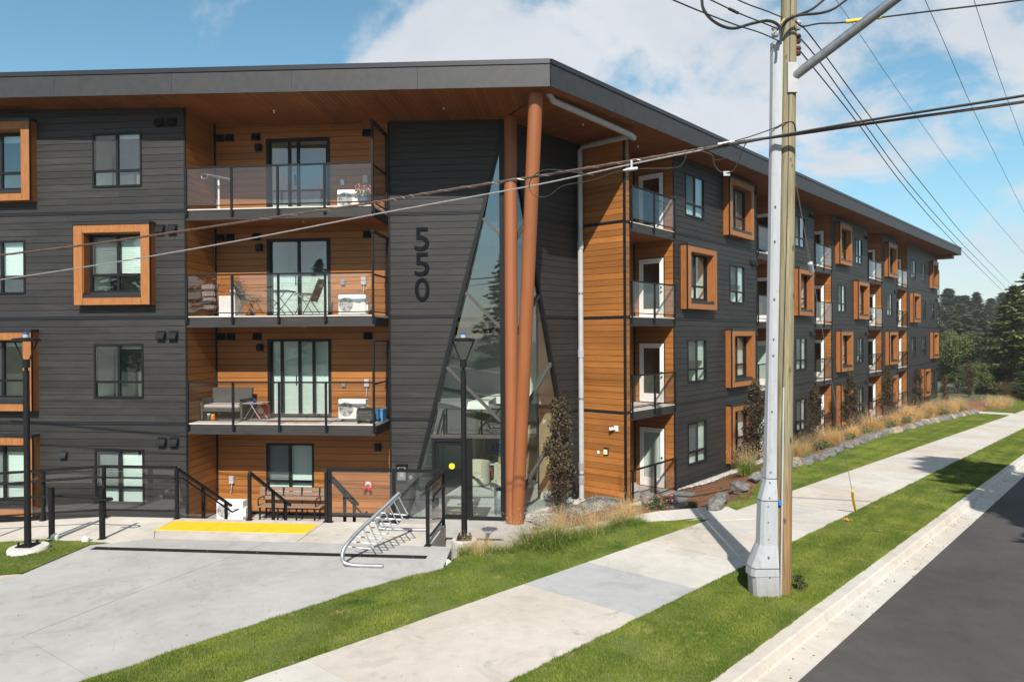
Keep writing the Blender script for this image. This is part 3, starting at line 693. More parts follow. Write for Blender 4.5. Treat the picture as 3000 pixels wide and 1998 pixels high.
def vent(fr,u,w_,z,s=.30,name='vent_hood',mat='black'):
    m=MB(); m.pris(WX,[(0,0)],0,0) if False else None
    a=[(0,0),(.14,.0),(.125,.07),(.07,.17),(0,.20)]   # profile out of wall (w,z)
    k=s/.30; b=len(m.v); n=len(a)
    for uu in (u,u+.25*k): m.v+=[fr.P(uu,w_+x*k,z+y*k) for x,y in a]
    m.f+=[[b+i for i in range(n)],[b+n+i for i in reversed(range(n))]]+[[b+i,b+(i+1)%n,b+n+(i+1)%n,b+n+i] for i in range(n)]; m.m+=[0]*(n+2); m.fix=True
    m.box(fr,u-.02*k,u+.27*k,w_,w_+.012,z-.01,z+.23*k); return m.build(name,M[mat],bld)
def wall_light(fr,u,w_,z):
    m=MB(); m.box(fr,u-.10,u+.10,w_,w_+.05,z-.11,z+.11); m.box(fr,u-.07,u+.07,w_+.05,w_+.16,z-.08,z+.08); return m.build('wall_light',M['black'],bld)
# ---- left wing
random.seed(11)
UW=(-13.95,-12.45); UV=(-17.55,-16.05)
Lops=[]
def win_z(f): return (3*f+.72,3*f+2.27)
bays=[(-14.36,-12.06,2),(-17.95,-15.66,3),(-17.95,-15.66,1),(-17.95,-15.66,0)]
wins=[(UW,3,None),(UW,1,None),(UW,0,(.02,.9)),(UV,2,(.36,1.0))]
for (a,b,f) in bays: Lops.append((a+.31,b-.31,3*f+.36+.37,3*f+2.62-.25))
for (q,f,bl) in wins: z=win_z(f); Lops.append((q[0],q[1],z[0],z[1]))
planks(FL,-24,-11.19,0,Lops,'dark',True,top=12.25)
backing(FL,-24,-11.17,0,-.2,12.3,Lops)
for (a,b,f) in bays: bay(FL,a,b,3*f+.36,3*f+2.62,{2:(.34,1.0),0:(.0,.86),3:(.85,1),1:(.9,1)}[f])
for (q,f,bl) in wins: z=win_z(f); window(FL,q[0],q[1],z[0],z[1],0,bld,bl if bl else (.9,.99))
for f in (1,2,3): band(FL,-24,-11.18,0,3*f)
corner(FL,-11.165,0,.1,12.1)
for f in range(4):
    vent(FL,-12.02,0,3*f+2.4); vent(FL,-11.66,0,3*f+2.4)
vent(FL,onL(178,1340)[0],0,onL(178,1340)[1],.26,'wall_fixture','flash')
# ---- recess with balconies
WB=-1.55; UD=(-9.5,-7.53)
Rops=[(UD[0],UD[1],3*f+.03,3*f+2.38) for f in (1,2,3)]
q0=onL(780,1298,WB); q1=onL(920,1442,WB); Rops.append((q0[0],q1[0],.62,q0[1]))
planks(FL,-11.14,-5.68,WB,Rops,'wood',True,top=12.0)
backing(FL,-11.14,-5.68,WB,-.2,12.1,Rops)
FS=Fr(nL,tL,-11.14)          # recess side wall, facing right
planks(FS,-18.65+WB+.03,-18.66,0,[],'wood',True,top=12.1)
backing(FS,-18.65+WB,-18.65,-.002,-.2,12.2,[])
corner(FL,-11.115,WB+.02,.1,12.0,.05)
def slider(f,kind):
    z0,z1=3*f+.03,3*f+2.38; u0,u1=UD; t=.09; o=MB()
    o.box(FL,u0,u0+t,WB-.09,WB+.03,z0,z1); o.box(FL,u1-t*.6,u1,WB-.09,WB+.03,z0,z1); o.box(FL,u0+t,u1-t*.6,WB-.09,WB+.03,z1-.08,z1); o.box(FL,u0+t,u1-t*.6,WB-.09,WB+.03,z0,z0+.06)
    a,b=u0+t,u1-t*.6; um=(a+b)/2; st=[um-.02]+{3:[a+.62],2:[],1:[a+.34,um+.42]}[kind]
    for s in st: o.box(FL,s-.035,s+.035,WB-.085,WB+.0,z0+.06,z1-.08)
    for (x,y) in ((a,a+.04),(b-.05,b)): o.box(FL,x,y,WB-.085,WB-.03,z0+.06,z1-.08)
    d=o.build('sliding_door',M['frame'],bld)
    xs=sorted([a+.04,b-.05]+st)
    for x,y in zip(xs,xs[1:]): MB().box(FL,x+.036,y-.036,WB-.06,WB-.052,z0+.06,z1-.08).build('pane',M['glass'],d)
    MB().box(FL,um-.11,um-.09,WB+.001,WB+.04,z0+.95,z0+1.25).build('handle',M['blackp'],d)
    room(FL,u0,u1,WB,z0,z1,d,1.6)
    blind(FL,a,b,WB-.16,z0+.1,z0+({3:.55,2:1.25,1:2.3}[kind]),d)
    return d
slider(3,3); slider(2,2); slider(1,1)
q=Rops[-1]; window(FL,q[0],q[1],q[2],q[3],WB,bld,(.0,.98))
MB().box(FL,-11.1,-5.7,WB-.01,WB+.012,.1,.2).build('base_flashing',M['black'],bld)
for f in range(4):
    if f: 
        for px in (632,661,738): vent(FL,onL(px,420,WB)[0]+.02,WB,3*f+2.36,.27)
        wall_light(FL,onL(759,430,WB)[0],WB,3*f+2.13)
        vent(FL,onL(1064,380,WB)[0],WB,3*f+2.36,.27)
    MB().lathe(FL.P(-8.0,-.7,(3*f+2.72) if f<3 else zsL(-8)-.03),[(.03,0),(.03,.02)],8).build('ceiling_sprinkler',M['white'],bld) if f<3 else None
wall_light(FL,onL(1108,1310,WB)[0],WB,onL(1108,1310,WB)[1])
# grey electrical boxes with conduit
def disconnect(u,z,zl,fr=FL,w_=WB):
    m=MB(); m.box(fr,u-.07,u+.07,w_,w_+.08,z-.11,z+.11); m.box(fr,u-.05,u+.05,w_+.08,w_+.095,z-.0,z+.09); o=m.build('electrical_box',M['pvc'],bld)
    MB().tube([fr.P(u,w_+.05,z-.11),fr.P(u,w_+.05,(z+zl)/2),fr.P(u-.02,w_+.06,zl)],.014,6).build('conduit',M['pvc'],o)
def outlet(u,z,fr=FL,w_=WB): MB().box(fr,u-.06,u+.06,w_,w_+.07,z-.08,z+.08).build('outlet_cover',M['galv'],bld)
for f,(bx,by,ox,oy) in {3:(1072,526,1005,536),2:(1067,823,1006,827),1:(1076,1121,1008,1124)}.items():
    q=onL(bx,by,WB); disconnect(q[0],q[1],3*f+.66); q=onL(ox,oy,WB); outlet(q[0],q[1])
q=onL(681,1404,WB); disconnect(q[0],q[1],.75)
# fire department connection
q=onL(1079,1420,WB); c=FL.P(q[0],WB,q[1])
red=pm('red_sign',(.55,.03,.03),rough=.4); brass=pm('brass',(.45,.32,.16),rough=.3,metal=.8)
def disc(fr,u,w_,z,r,d,n=20):
    m=MB(); m.tube([fr.P(u,w_,z),fr.P(u,w_+d,z)],r,n); return m
ring=disc(FL,q[0],WB+.001,q[1],.145,.012,24).build('fire_connection',red,bld)
disc(FL,q[0],WB+.012,q[1],.10,.006,24).build('sign_ring',M['white'],ring)
m=MB(); m.tube([FL.P(q[0],WB,q[1]-.03),FL.P(q[0],WB+.12,q[1]-.03)],.06,12); m.build('fitting',brass,ring)
for k in (-1,1): MB().tube([FL.P(q[0]+.03*k,WB+.08,q[1]-.04),FL.P(q[0]+.10*k,WB+.2,q[1]-.1)],.045,10).build('hose_cap',red,ring)
# ---- balconies on the left wing
pu=[onL(x,700)[0] for x in (548,681,816,953,1093)]
def guard_panel(fr,ua,ub,w_,z0,z1,par,gl='guard'): return MB().box(fr,ua+.035,ub-.035,w_-.006,w_+.006,z0,z1).build('glass_panel',M[gl],par)
def L_balcony(f):
    z=3*f; u0,u1=-11.14,-5.72
    b=empty('balcony',FL.P(-8.4,-.7,z),bld)
    MB().box(FL,u0+.0,u1,WB+.005,-.06,z-.03,z+.03).build('deck',M['conc_l'],b)
    MB().box(FL,u0+.0,u1+.0,-.06,.02,z+.0,z+.032).build('drip_edge',M['conc_l'],b)
    mid=(u0+u1)/2+.1
    for a,c in ((u0,mid-.003),(mid+.003,u1)): MB().box(FL,a,c,-.05,.0,z-.28,z-.002).build('edge_board',M['dark'],b)
    MB().box(FL,u1-.055,u1-.003,WB+.16,-.052,z-.28,z-.032).build('side_board',M['black'],b)
    m=MB(); n=39
    for i in range(n): a=u0+.02+i*(u1-u0-.08)/n; m.box(FL,a+.002,a+(u1-u0-.08)/n-.002,WB+.0,-.055,z-.255,z-.235)
    o=m.build('soffit_boards',M['soffit'],b); o['kind']='stuff'
    MB().box(FL,u0+.02,u1-.06,WB+.01,-.06,z-.234,z-.04).build('slab_core',M['backing'],b)
    wq=.035
    for u in pu:
        m=MB(); m.box(FL,u-.028,u+.028,wq-.028,wq+.028,z-.17,z+1.16 if u<pu[-1] else z+2.28); m.box(FL,u-.045,u+.06,.0,wq-.029,z-.2,z-.02); m.build('guard_post',M['black'],b)
    MB().box(FL,pu[0]-.03,pu[-1]-.03,wq-.035,wq+.035,z+1.16,z+1.205).build('top_rail',M['black'],b)
    MB().box(FL,pu[0]+.03,pu[-1]-.03,wq-.015,wq+.015,z+.10,z+.13).build('bottom_rail',M['black'],b)
    for a,c in zip(pu,pu[1:]): guard_panel(FL,a,c,wq,z+.14,z+1.155,b)
    # privacy screen along the right end
    us=pu[-1]; m=MB(); ub=us-.03
    m.box(FL,us-.05,us+.05,-1.36,wq+.06,z+2.28,z+2.33)
    m.box(FL,us-.025,us+.025,-1.36,-1.31,z-.25,z+2.28); m.box(FL,us-.02,us+.02,-1.31,0,z+1.12,z+1.16); m.box(FL,us-.015,us+.015,-1.31,0,z+.10,z+.13)
    sc=m.build('privacy_screen',M['black'],b)
    MB().box(FL,us-.005,us+.005,-1.30,-.0,z+.14,z+1.115).build('glass_panel',M['guard'],b)
    MB().box(FL,us-.005,us+.005,-1.30,-.0,z+1.165,z+2.275).build('glass_panel',M['guard'],b)
for f in (1,2,3): L_balcony(f)
m=MB(); m.box(FL,-11.12,-5.75,WB+.02,-.02,2.66,2.70)
# ---- wall with the street number and slanted glass edge
WN=-1.40
sN=lambda z:-5.16+.2563*(z-.23)
planks(FL,-5.66,-2.4,WN,[],'dark',True,top=11.6,hi=lambda z:min(sN(z)-.05,-2.44))
m=MB(); m.pris(FL,[(-5.69,-.2),(sN(-.2)-.05,-.2),(-2.42,sN(0)*0+11.0),(-2.42,12),(-5.69,12)],WN-.05,WN-.021); m.build('wall_core',M['backing'],bld)
corner(FL,-5.685,WN,.1,11.7,.06)
for f in (1,2,3): band(FL,-5.65,sN(3*f)-.07,WN,3*f)
def bar(fr,a,b,w0,w1,th,name,mat='frame',par=None):
    (u0,z0),(u1,z1)=a,b; d=math.hypot(u1-u0,z1-z0); nx,nz=-(z1-z0)/d*th/2,(u1-u0)/d*th/2
    return MB().pris(fr,[(u0-nx,z0-nz),(u1-nx,z1-nz),(u1+nx,z1+nz),(u0+nx,z0+nz)],w0,w1).build(name,M[mat],par or bld)
cw=empty('curtain_wall',FL.P(-3,-1.4,.1),bld)
UK=-2.34
bar(FL,(sN(.1)-.02,.1),(sN(11.2)-.02,11.2),WN-.10,WN+.03,.11,'slanted_frame',mat='frame',par=cw)
# ---- nose, right face
WNR=-1.70; SK=15.25
sR=lambda z:18.67-.2815*(z-.12)
planks(FR,15.3,18.9,WNR,[],'dark',True,top=11.8,lo=lambda z:max(sR(z)+.05,15.35))
m=MB(); m.pris(FR,[(sR(-.2)+.05,-.2),(18.95,-.2),(18.95,12),(15.4,12),(15.4,11.6)],WNR-.05,WNR-.021); m.build('wall_core',M['backing'],bld)
for f in (1,2,3): band(FR,sR(3*f)+.07,18.9,WNR,3*f)
bar(FR,(sR(.1)+.02,.1),(sR(11.6)+.02,11.6),WNR-.10,WNR+.03,.10,'slanted_frame',mat='frame',par=cw)
kx=FL.P(UK,WN,0)
MB().slab([FL.P(UK-.09,WN+.04,0)[:2],FL.P(UK+.05,WN+.05,0)[:2],FR.P(SK+.10,WNR+.04,0)[:2],FR.P(SK+.06,WNR-.12,0)[:2],FL.P(UK-.06,WN-.12,0)[:2]],.1,11.62).build('corner_mullion',M['frame'],cw)
PL=[onL(x,y,WN) for x,y in ((1415,640),(1364,857),(1309,1075),(1262,1278))]; PRt=[onL(x,y,WN) for x,y in ((1466,690),(1468,960),(1470,1235),(1470,1278))]
for a,b in zip(PL[:3],PRt[:3]): bar(FL,(a[0],a[1]),(UK-.08,b[1]),WN-.08,WN+.025,.085,'mullion',mat='bronze_sunlit',par=cw)
bar(FL,(PL[3][0],PL[3][1]),(UK-.08,PL[3][1]),WN-.09,WN+.028,.09,'mullion',mat='bronze_sunlit',par=cw)
lev=[(sN(11.1)+.05,11.1)]; 
prevL,prevR=(UK-.09,11.15),(UK-.085,11.1)
for a,b in zip(PL,PRt):
    L2,R2=(a[0]+.04,a[1]),(UK-.085,b[1]); pts=[prevR,R2,L2]+([] if prevL==(UK-.09,11.15) else [prevL])
    MB().pris(FL,[prevL,prevR,R2,L2] if prevL[0]<UK-.1 else [prevR,R2,L2],WN-.05,WN-.04).build('pane',M['lobby'],cw); prevL,prevR=L2,R2
# R face bars
QS=[onR(x,y,WNR) for x,y in ((1544,655),(1581,865),(1617,1065),(1650,1240))]; QN=[onR(x,y,WNR) for x,y in ((1486,740),(1486,1023),(1486,1287),(1490,1505))]
for a,b in zip(QS,QN): bar(FR,(SK+.10,b[1]),(a[0]-.02,a[1]),WNR-.08,WNR+.025,.085,'mullion',mat='bronze_sunlit',par=cw)
prev=[(SK+.11,11.5)]
pl=[(SK+.11,11.4)]
for a,b in zip(QS+[(sR(.12)-.03,.12)],QN+[(SK+.11,.12)]):
    poly=pl+[(a[0]-.03,a[1]),(SK+.105,b[1])]
    MB().pris(FR,poly,WNR-.05,WNR-.04).build('pane',M['lobby'],cw); pl=[(SK+.105,b[1]),(a[0]-.03,a[1])]
    if len(pl)==2: pl=[(SK+.105,b[1]),(a[0]-.03,a[1])]
# entrance door and side lights
ud0,ud1=onL(1266,1400,WN)[0],onL(1383,1400,WN)[0]; zt=PL[3][1]-.05
dm=MB(); t=.085
for a,b in ((ud0,ud0+t),(ud1-t*1.2,ud1)): dm.box(FL,a,b,WN-.10,WN+.03,.1,zt)
dm.box(FL,ud0+t,ud1-t*1.2,WN-.10,WN+.03,zt-.10,zt)
door=dm.build('entrance_door',M['frame'],bld)
a,b=ud0+t+.01,ud1-t*1.2-.01; lm=MB(); lm.box(FL,a,a+.09,WN-.07,WN-.01,.12,zt-.11); lm.box(FL,b-.09,b,WN-.07,WN-.01,.12,zt-.11); lm.box(FL,a+.09,b-.09,WN-.07,WN-.01,zt-.21,zt-.11); lm.box(FL,a+.09,b-.09,WN-.07,WN-.01,.12,.24); lm.build('door_leaf',M['frame'],door)
MB().box(FL,a+.09,b-.09,WN-.045,WN-.035,.24,zt-.21).build('pane',M['lobby'],door)
MB().tube([FL.P(b-.14,WN+.05,.9),FL.P(b-.14,WN+.05,1.5)],.014,8).build('handle',M['galv'],door)
sl_=MB(); sl_.box(FL,ud1+.002,UK-.09,WN-.08,WN+.02,.1,.2); sl_.build('mullion',M['frame'],cw)
MB().box(FL,ud1+.005,UK-.09,WN-.05,WN-.04,.2,zt+.0).build('pane',M['lobby'],cw)
MB().pris(FL,[(sN(.1)+.05,.12),(ud0-.005,.12),(ud0-.005,zt),(PL[3][0]+.02,zt)],WN-.05,WN-.04).build('pane',M['lobby'],cw)
def text(s,fr,u,w_,z,hgt,mat,par,name,width=None,ext=.002,bold=0,flat=False,zf=None):
    cu=bpy.data.curves.new('t','FONT'); cu.body=s; cu.extrude=.5; cu.offset=bold; to=bpy.data.objects.new('t',cu)
    col.objects.link(to); dg=bpy.context.evaluated_depsgraph_get(); me=bpy.data.meshes.new_from_object(to.evaluated_get(dg)); bpy.data.objects.remove(to); bpy.data.curves.remove(cu)
    xs=[v.co.x for v in me.vertices]; ys=[v.co.y for v in me.vertices]; x0,x1,y0,y1=min(xs),max(xs),min(ys),max(ys)
    ky=hgt/(y1-y0); kx=width/(x1-x0) if width else ky
    for v in me.vertices:
        a=(v.co.x-(x0+x1)/2)*kx; b=(v.co.y-y0)*ky; d=(v.co.z+.5)*ext
        v.co=fr.P(u+a,w_+d,z+b) if not flat else fr.P(u+a,w_-b,zf+d)
    me.materials.clear(); me.materials.append(mat); bm=bmesh.new(); bm.from_mesh(me); bmesh.ops.recalc_face_normals(bm,faces=bm.faces); bm.to_mesh(me); bm.free()
    return link(name,me,par)
for k,ch in enumerate('550'): text(ch,FL,-4.71,WN+.004,7.94-.735*k,.665,M['blackp'],bld,'number_digit',.43,.035,.006)
st=disc(FL,(a+b)/2+.0,WN-.034,onL(1322,1366,WN)[1],.085,.002,20).build('warning_sticker',pm('sticker_yellow',(.75,.68,.02),rough=.5),door)
text('CAUTION',FL,(a+b)/2,WN-.0315,onL(1322,1366,WN)[1]-.016,.03,M['black'],door,'sticker_text',.14,.001)
# intercom
q=onL(1178,1385,WN); m=MB(); m.box(FL,q[0]-.16,q[0]+.16,WN,WN+.06,q[1]-.24,q[1]+.24); m.box(FL,q[0]-.18,q[0]+.18,WN,WN+.11,q[1]+.24,q[1]+.26); ic=m.build('intercom',M['black'],bld)
MB().box(FL,q[0]-.12,q[0]+.12,WN+.06,WN+.064,q[1]-.2,q[1]+.18).build('face_plate',M['galv'],ic); MB().box(FL,q[0]-.08,q[0]+.08,WN+.064,WN+.067,q[1]+.1,q[1]+.16).build('display',M['blackp'],ic)
for i in range(3):
    for j in range(4): MB().box(FL,q[0]-.045+i*.035,q[0]-.02+i*.035,WN+.064,WN+.069,q[1]-.1+j*.04,q[1]-.075+j*.04).build('key',M['pvc'],ic)
disc(FL,q[0]+.26,WN,q[1]-.12,.06,.03).build('door_button',M['galv'],bld)
# ---- return wall in orange planks and narrow facet
S0=18.95
planks(FO,11.52,13.16,-S0,[],'wood',True,top=11.75)
backing(FO,11.48,13.18,-S0,-.2,11.9,[])
planks(FR,S0+.05,19.26,0,[],'wood',True,top=11.75); backing(FR,S0,19.28,0,-.2,11.9,[])
corner(FO,11.475,-S0+.005,.1,11.75,.075); corner(FR,19.27,0,.1,11.7,.04); corner(FR,18.9,WNR,.1,11.7,.08); corner(FO,13.16,-S0,.1,11.7,.08)
for f in (1,2,3): band(FO,11.44,13.15,-S0,3*f); band(FR,S0-.02,19.28,0,3*f)
q=onZ(1,1)  # noqa
def onO(x,y):
    r=ray(x,y); t=S0/(tR[0]*r[0]+tR[1]*r[1]); return (-(t*r[0]*nR[0]+t*r[1]*nR[1]),H+t*r[2])
q=onO(1806,1255); m=MB(); m.box(FO,q[0]-.07,q[0]+.07,-S0,-S0+.03,q[1]-.08,q[1]+.08); c1=m.build('security_camera',M['plastic'],bld)
MB().tube([FO.P(q[0],-S0+.03,q[1]),FO.P(q[0]+.16,-S0+.16,q[1]-.02)],[.03,.06],10).build('lens_housing',M['plastic'],c1)
q=onO(1776,1322); MB().box(FO,q[0]-.09,q[0]+.09,-S0,-S0+.02,q[1]-.12,q[1]+.12).build('meter_plate',M['black'],bld); MB().box(FO,q[0]-.06,q[0]+.06,-S0+.02,-S0+.07,q[1]-.09,q[1]+.06).build('hose_bib',pm('cream',(.7,.62,.45),rough=.5),bld)
q=onO(1754,1324); MB().box(FO,q[0]-.03,q[0]+.03,-S0,-S0+.04,q[1]-.05,q[1]+.05).build('outlet_cover',M['plastic'],bld)
# ---- right wing
rec=[(19.28,22.21),(29.82,32.9),(37.62,40.5),(48.22,51.74),(56.14,59.52)]
secs=[(22.21,29.82),(32.9,37.62),(40.5,48.22),(51.74,56.14),(59.52,71.95)]
def wpx(x0,x1): return (onR(x0,950)[0],onR(x1,950)[0])
def bpx(x0,x1): return (onR(x0,950,.27)[0],onR(x1,950,.27)[0])
Rw={0:[(wpx(2009,2065),3),(wpx(2138,2182),2),(wpx(2014,2069),1),(wpx(2014,2069),0)],1:[(wpx(2329,2359),3),(wpx(2331,2363),1),(wpx(2331,2361),0)],
2:[(wpx(2507,2526.5),3),(wpx(2455,2478),2),(wpx(2509,2529),1),(wpx(2509,2529),0)],3:[(wpx(2599,2614),2)],
4:[(wpx(2670,2683),3),(wpx(2701,2711),3),(wpx(2702,2712),2),(wpx(2727,2737),2),(wpx(2670,2683),1),(wpx(2701,2713),1),(wpx(2727,2738),0)]}
Rb={0:[(bpx(2140,2211),3),(bpx(2016,2102),2),(bpx(2145,2213),1),(bpx(2145,2213),0)],1:[(bpx(2342,2386),2)],2:[(bpx(2462.5,2498),3),(bpx(2516,2548),2),(bpx(2465,2500),1),(bpx(2465,2500),0)],
3:[(bpx(2604.6,2630),3),(bpx(2607,2632),1),(bpx(2607,2632),0)],4:[(bpx(2735,2750),3),(bpx(2678,2698),2),(bpx(2736,2751),1),(bpx(2710,2727),0)]}
rnd=random.Random(4)
for i,(a,b) in enumerate(secs):
    ops=[]; blst=[]
    for (x,y),f in Rb[i]: y=min(y,b-.03); blst.append((x,y,f)); ops.append((x+.31,y-.31,3*f+.73,3*f+2.37))
    for (x,y),f in Rw[i]: z=win_z(f); ops.append((x,y,z[0],z[1]))
    planks(FR,a+.03,b-.03,0,ops,'dark',False,top=12.4,z00=.0)
    backing(FR,a,b,0,-.4,12.5,ops)
    for x,y,f in blst: bay(FR,x,y,3*f+.36,3*f+2.62,(.0,1.) if f<2 and rnd.random()<.7 else (None if rnd.random()<.5 else (.55,1.)))
    for (x,y),f in Rw[i]: z=win_z(f); window(FR,x,y,z[0],z[1],0,bld,(.03,.98) if f==0 or rnd.random()<.35 else (None if rnd.random()<.6 else (.5,.98)))
    for f in (1,2,3): band(FR,a+.03,b-.03,0,3*f)
    corner(FR,a+.02,0,-.1,12.1,.04); corner(FR,b-.02,0,-.1,12.1,.04)
    for f in range(4):
        vent(FR,b-.75,0,3*f+2.4,.28); vent(FR,b-.4,0,3*f+2.4,.28)
def white_door(S,f,shade=False):
    fr=FO; wq=-S; z0=3*f+.07; z1=z0+2.08; u0,u1=11.86,12.83; m=MB(); b=.15
    m.box(fr,u0,u0+b,wq-.02,wq+.035,z0,z1); m.box(fr,u1-b,u1,wq-.02,wq+.035,z0,z1); m.box(fr,u0+b,u1-b,wq-.02,wq+.035,z1-.17,z1); m.box(fr,u0+b,u1-b,wq-.02,wq+.035,z0,z0+.30)
    o=m.build('balcony_door',M['white'],bld)
    MB().box(fr,u0+b,u1-b,wq-.005,wq+.005,z0+.30,z1-.17).build('pane',M['glass'],o)
    for k in (1.0,1.16): disc(fr,u0+.075,wq+.036,z0+k-.1,.028,.05,10).build('door_knob',M['black'],o)
    mm=MB(); mm.box(fr,u0-.03,u0-.002,wq-.02,wq+.02,z0,z1+.03); mm.box(fr,u1+.002,u1+.03,wq-.02,wq+.02,z0,z1+.03); mm.box(fr,u0-.002,u1+.002,wq-.02,wq+.02,z1+.002,z1+.03); mm.build('door_casing',M['black'],o)
    if shade: blind(fr,u0+b,u1-b,wq-.03,z0+.3,z1-.17,o,.03)
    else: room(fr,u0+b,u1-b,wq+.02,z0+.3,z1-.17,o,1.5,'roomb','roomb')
DEP=-1.57
for i,(a,b) in enumerate(rec):
    dops=[(11.83,12.86,3*f+.05,3*f+2.18) for f in range(4)]
    planks(FO,11.50,11.48-DEP,-b,dops,'wood',False,top=12.4,joint=0,z00=.03); backing(FO,11.48,11.48-DEP+.05,-b,-.4,12.5,dops)
    planks(FR,a,b,DEP,[],'wood',False,top=12.4,z00=.03); backing(FR,a,b,DEP,-.4,12.5,[])
    corner(FR,b-.03,DEP+.03,0,12,.06)
    m=MB(); m.box(FR,a-.06,a-.03 if i else a-.05,DEP,-.03,-.3,12.3); m.build('side_wall',M['backing'],bld)
    m=MB(); m.box(FR,a-.028,a,DEP,-.05,-.1,12.2); m.build('side_cladding',M['wood'],bld)
    for f in range(4): white_door(b,f,shade=(f==0 and i in(0,1)) or (f==1 and i in(1,)))
    for f in range(4):
        z=3*f; bc=empty('balcony',FR.P((a+b)/2,-.8,z),bld)
        if f:
            MB().box(FR,a+.005,b-.005,DEP+.005,-.03,z-.03,z+.03).build('deck',M['conc_l'],bc)
            MB().box(FR,a+.005,b-.005,-.03,.025,z+.005,z+.034).build('drip_edge',M['conc_l'],bc)
            MB().box(FR,a+.003,b-.003,-.04,.008,z-.27,z+.003).build('edge_board',M['dark'],bc)
            m=MB(); n=20
            for k in range(n): x=a+.01+k*(b-a-.02)/n; m.box(FR,x+.002,x+(b-a-.02)/n-.002,DEP,-.045,z-.25,z-.232)
            o=m.build('soffit_boards',M['soffit'],bc); o['kind']='stuff'
            MB().box(FR,a+.02,b-.02,DEP+.01,-.05,z-.231,z-.035).build('slab_core',M['backing'],bc)
        else:
            MB().box(FR,a-.02,b+.05,DEP+.0,.02,-.4,.04).build('deck',M['conc_g'],bc)
        wq=.035; ps=[a+.06,(a+b)/2+.05,b+.02]
        for x in ps:
            m=MB(); m.box(FR,x-.028,x+.028,wq-.028,wq+.028,z-.17,z+1.13)
            if f: m.box(FR,x-.07,x+.03,.01,wq-.03,z-.2,z-.03)
            m.build('guard_post',M['black'],bc)
        MB().box(FR,a-.03,b+.07,wq-.035,wq+.035,z+1.13,z+1.175).build('top_rail',M['black'],bc)
        MB().box(FR,a+.09,b-.01,wq-.015,wq+.015,z+.12,z+.15).build('bottom_rail',M['black'],bc)
        for x,y in zip(ps,ps[1:]): guard_panel(FR,x,y,wq,z+.155,z+1.125,bc)
# end wall and end balconies
FE=Fr((-nR[0],-nR[1]),tR,-0); 
m=MB(); m.box(FR,71.9,71.95,-12,-.02,-1,12.4); m.build('end_wall',M['dark'],bld)
for f in (1,2,3):
    z=3*f; bc=empty('balcony',FR.P(72.8,-1,z),bld); MB().box(FR,71.96,73.9,-2.6,-.15,z-.25,z).build('deck',M['dark'],bc)
    m=MB()
    for x in (72.0,73.0,73.85): m.box(FR,x-.03,x+.03,-.2,-.14,z,z+(1.1 if x<73.5 else 2.2))
    for w_ in (-1.3,-2.5): m.box(FR,73.82,73.88,w_-.03,w_+.03,z,z+1.1)
    m.build('guard_post',M['black'],bc)
    m=MB(); m.box(FR,71.97,73.9,-.2,-.14,z+1.1,z+1.15); m.box(FR,73.82,73.9,-2.55,-.2,z+1.1,z+1.15); m.box(FR,71.97,73.95,-.2,-.14,z+2.2,z+2.24); m.build('top_rail',M['black'],bc)
    MB().box(FR,72.05,73.8,-.175,-.165,z+.1,z+1.08).build('glass_panel',M['guard'],bc)
for k in rest:
    o=rest[k].build(nm[k]+'s',M[k],bld); o['kind']='stuff'
# ------------------------------------------------------------------ roof
def wLf(u): return 1.2-.0133*(-.83-u)
def wRf(s): return .94+.0098*(s-13.93)
CU=-.83; CS=13.93; CC=FL.P(CU,1.2,0)
ROOFH=.56
def PF_L(u,o=0,z=0): return FL.P(u,wLf(u)+o,z)
def PF_R(s,o=0,z=0): return FR.P(s,wRf(s)+o,z)
def fascia_piece(pa,pb,za,zb,na,nb,name,mat,h0,h1,th,g=.003):
    a,b=Vector(pa),Vector(pb); d=(b-a).normalized(); a=a+d*g; b=b-d*g
    m=MB(); na=Vector((*na,0))
    m.v=[(a.x,a.y,za+h0),(b.x,b.y,zb+h0),(b.x+na.x*th,b.y+na.y*th,zb+h0),(a.x+na.x*th,a.y+na.y*th,za+h0),(a.x,a.y,za+h1),(b.x,b.y,zb+h1),(b.x+na.x*th,b.y+na.y*th,zb+h1),(a.x+na.x*th,a.y+na.y*th,za+h1)]
    m.f=[[0,1,2,3],[4,7,6,5],[0,4,5,1],[1,5,6,2],[2,6,7,3],[3,7,4,0]]; m.m=[0]*6; m.fix=True
    return m.build(name,mat,roof)
roof=empty('roof',FL.P(-5,-4,12.2),bld)
jl=[CU]+[onL(x,240,1.1)[0] for x in (1225,855,501,154)]; jl+= [jl[-1]-3.6*k for k in range(1,4)]
for a,b in zip(jl[1:],jl):
    fascia_piece(PF_L(a),PF_L(b),zsL(a),zsL(b),nL,nL,'fascia_panel',M['fascia'],0,ROOFH,.02)
for a,b in zip(jl[1:],jl): fascia_piece(PF_L(a,-.03),PF_L(b,-.03),zsL(a),zsL(b),nL,nL,'cap_flashing',M['flash'],ROOFH+.005,ROOFH+.125,.075,.0)
jr=[CS,onR(1829,300,1)[0],onR(1996,380,1)[0]]; dd=jr[2]-jr[1]
while jr[-1]+dd<74: jr.append(jr[-1]+dd)
jr.append(74.0)
for a,b in zip(jr,jr[1:]):
    fascia_piece(PF_R(a),PF_R(b),zsR(a),zsR(b),nR,nR,'fascia_panel',M['fascia'],0,ROOFH,.02)
    fascia_piece(PF_R(a,-.03),PF_R(b,-.03),zsR(a),zsR(b),nR,nR,'cap_flashing',M['flash'],ROOFH+.005,ROOFH+.125,.075,.0)
# roof end: splayed timber lip
fascia_piece(PF_R(74),FR.P(71.5,-3.2,0),zsR(74),zsR(74),tR,tR,'fascia_panel',M['fascia'],0,ROOFH,.02)
m=MB(); m.box(FR,72.4,73.3,-3,1.1,zsR(73)-.32,zsR(73)-.02); m.build('timber_beam',M['wood'],roof)
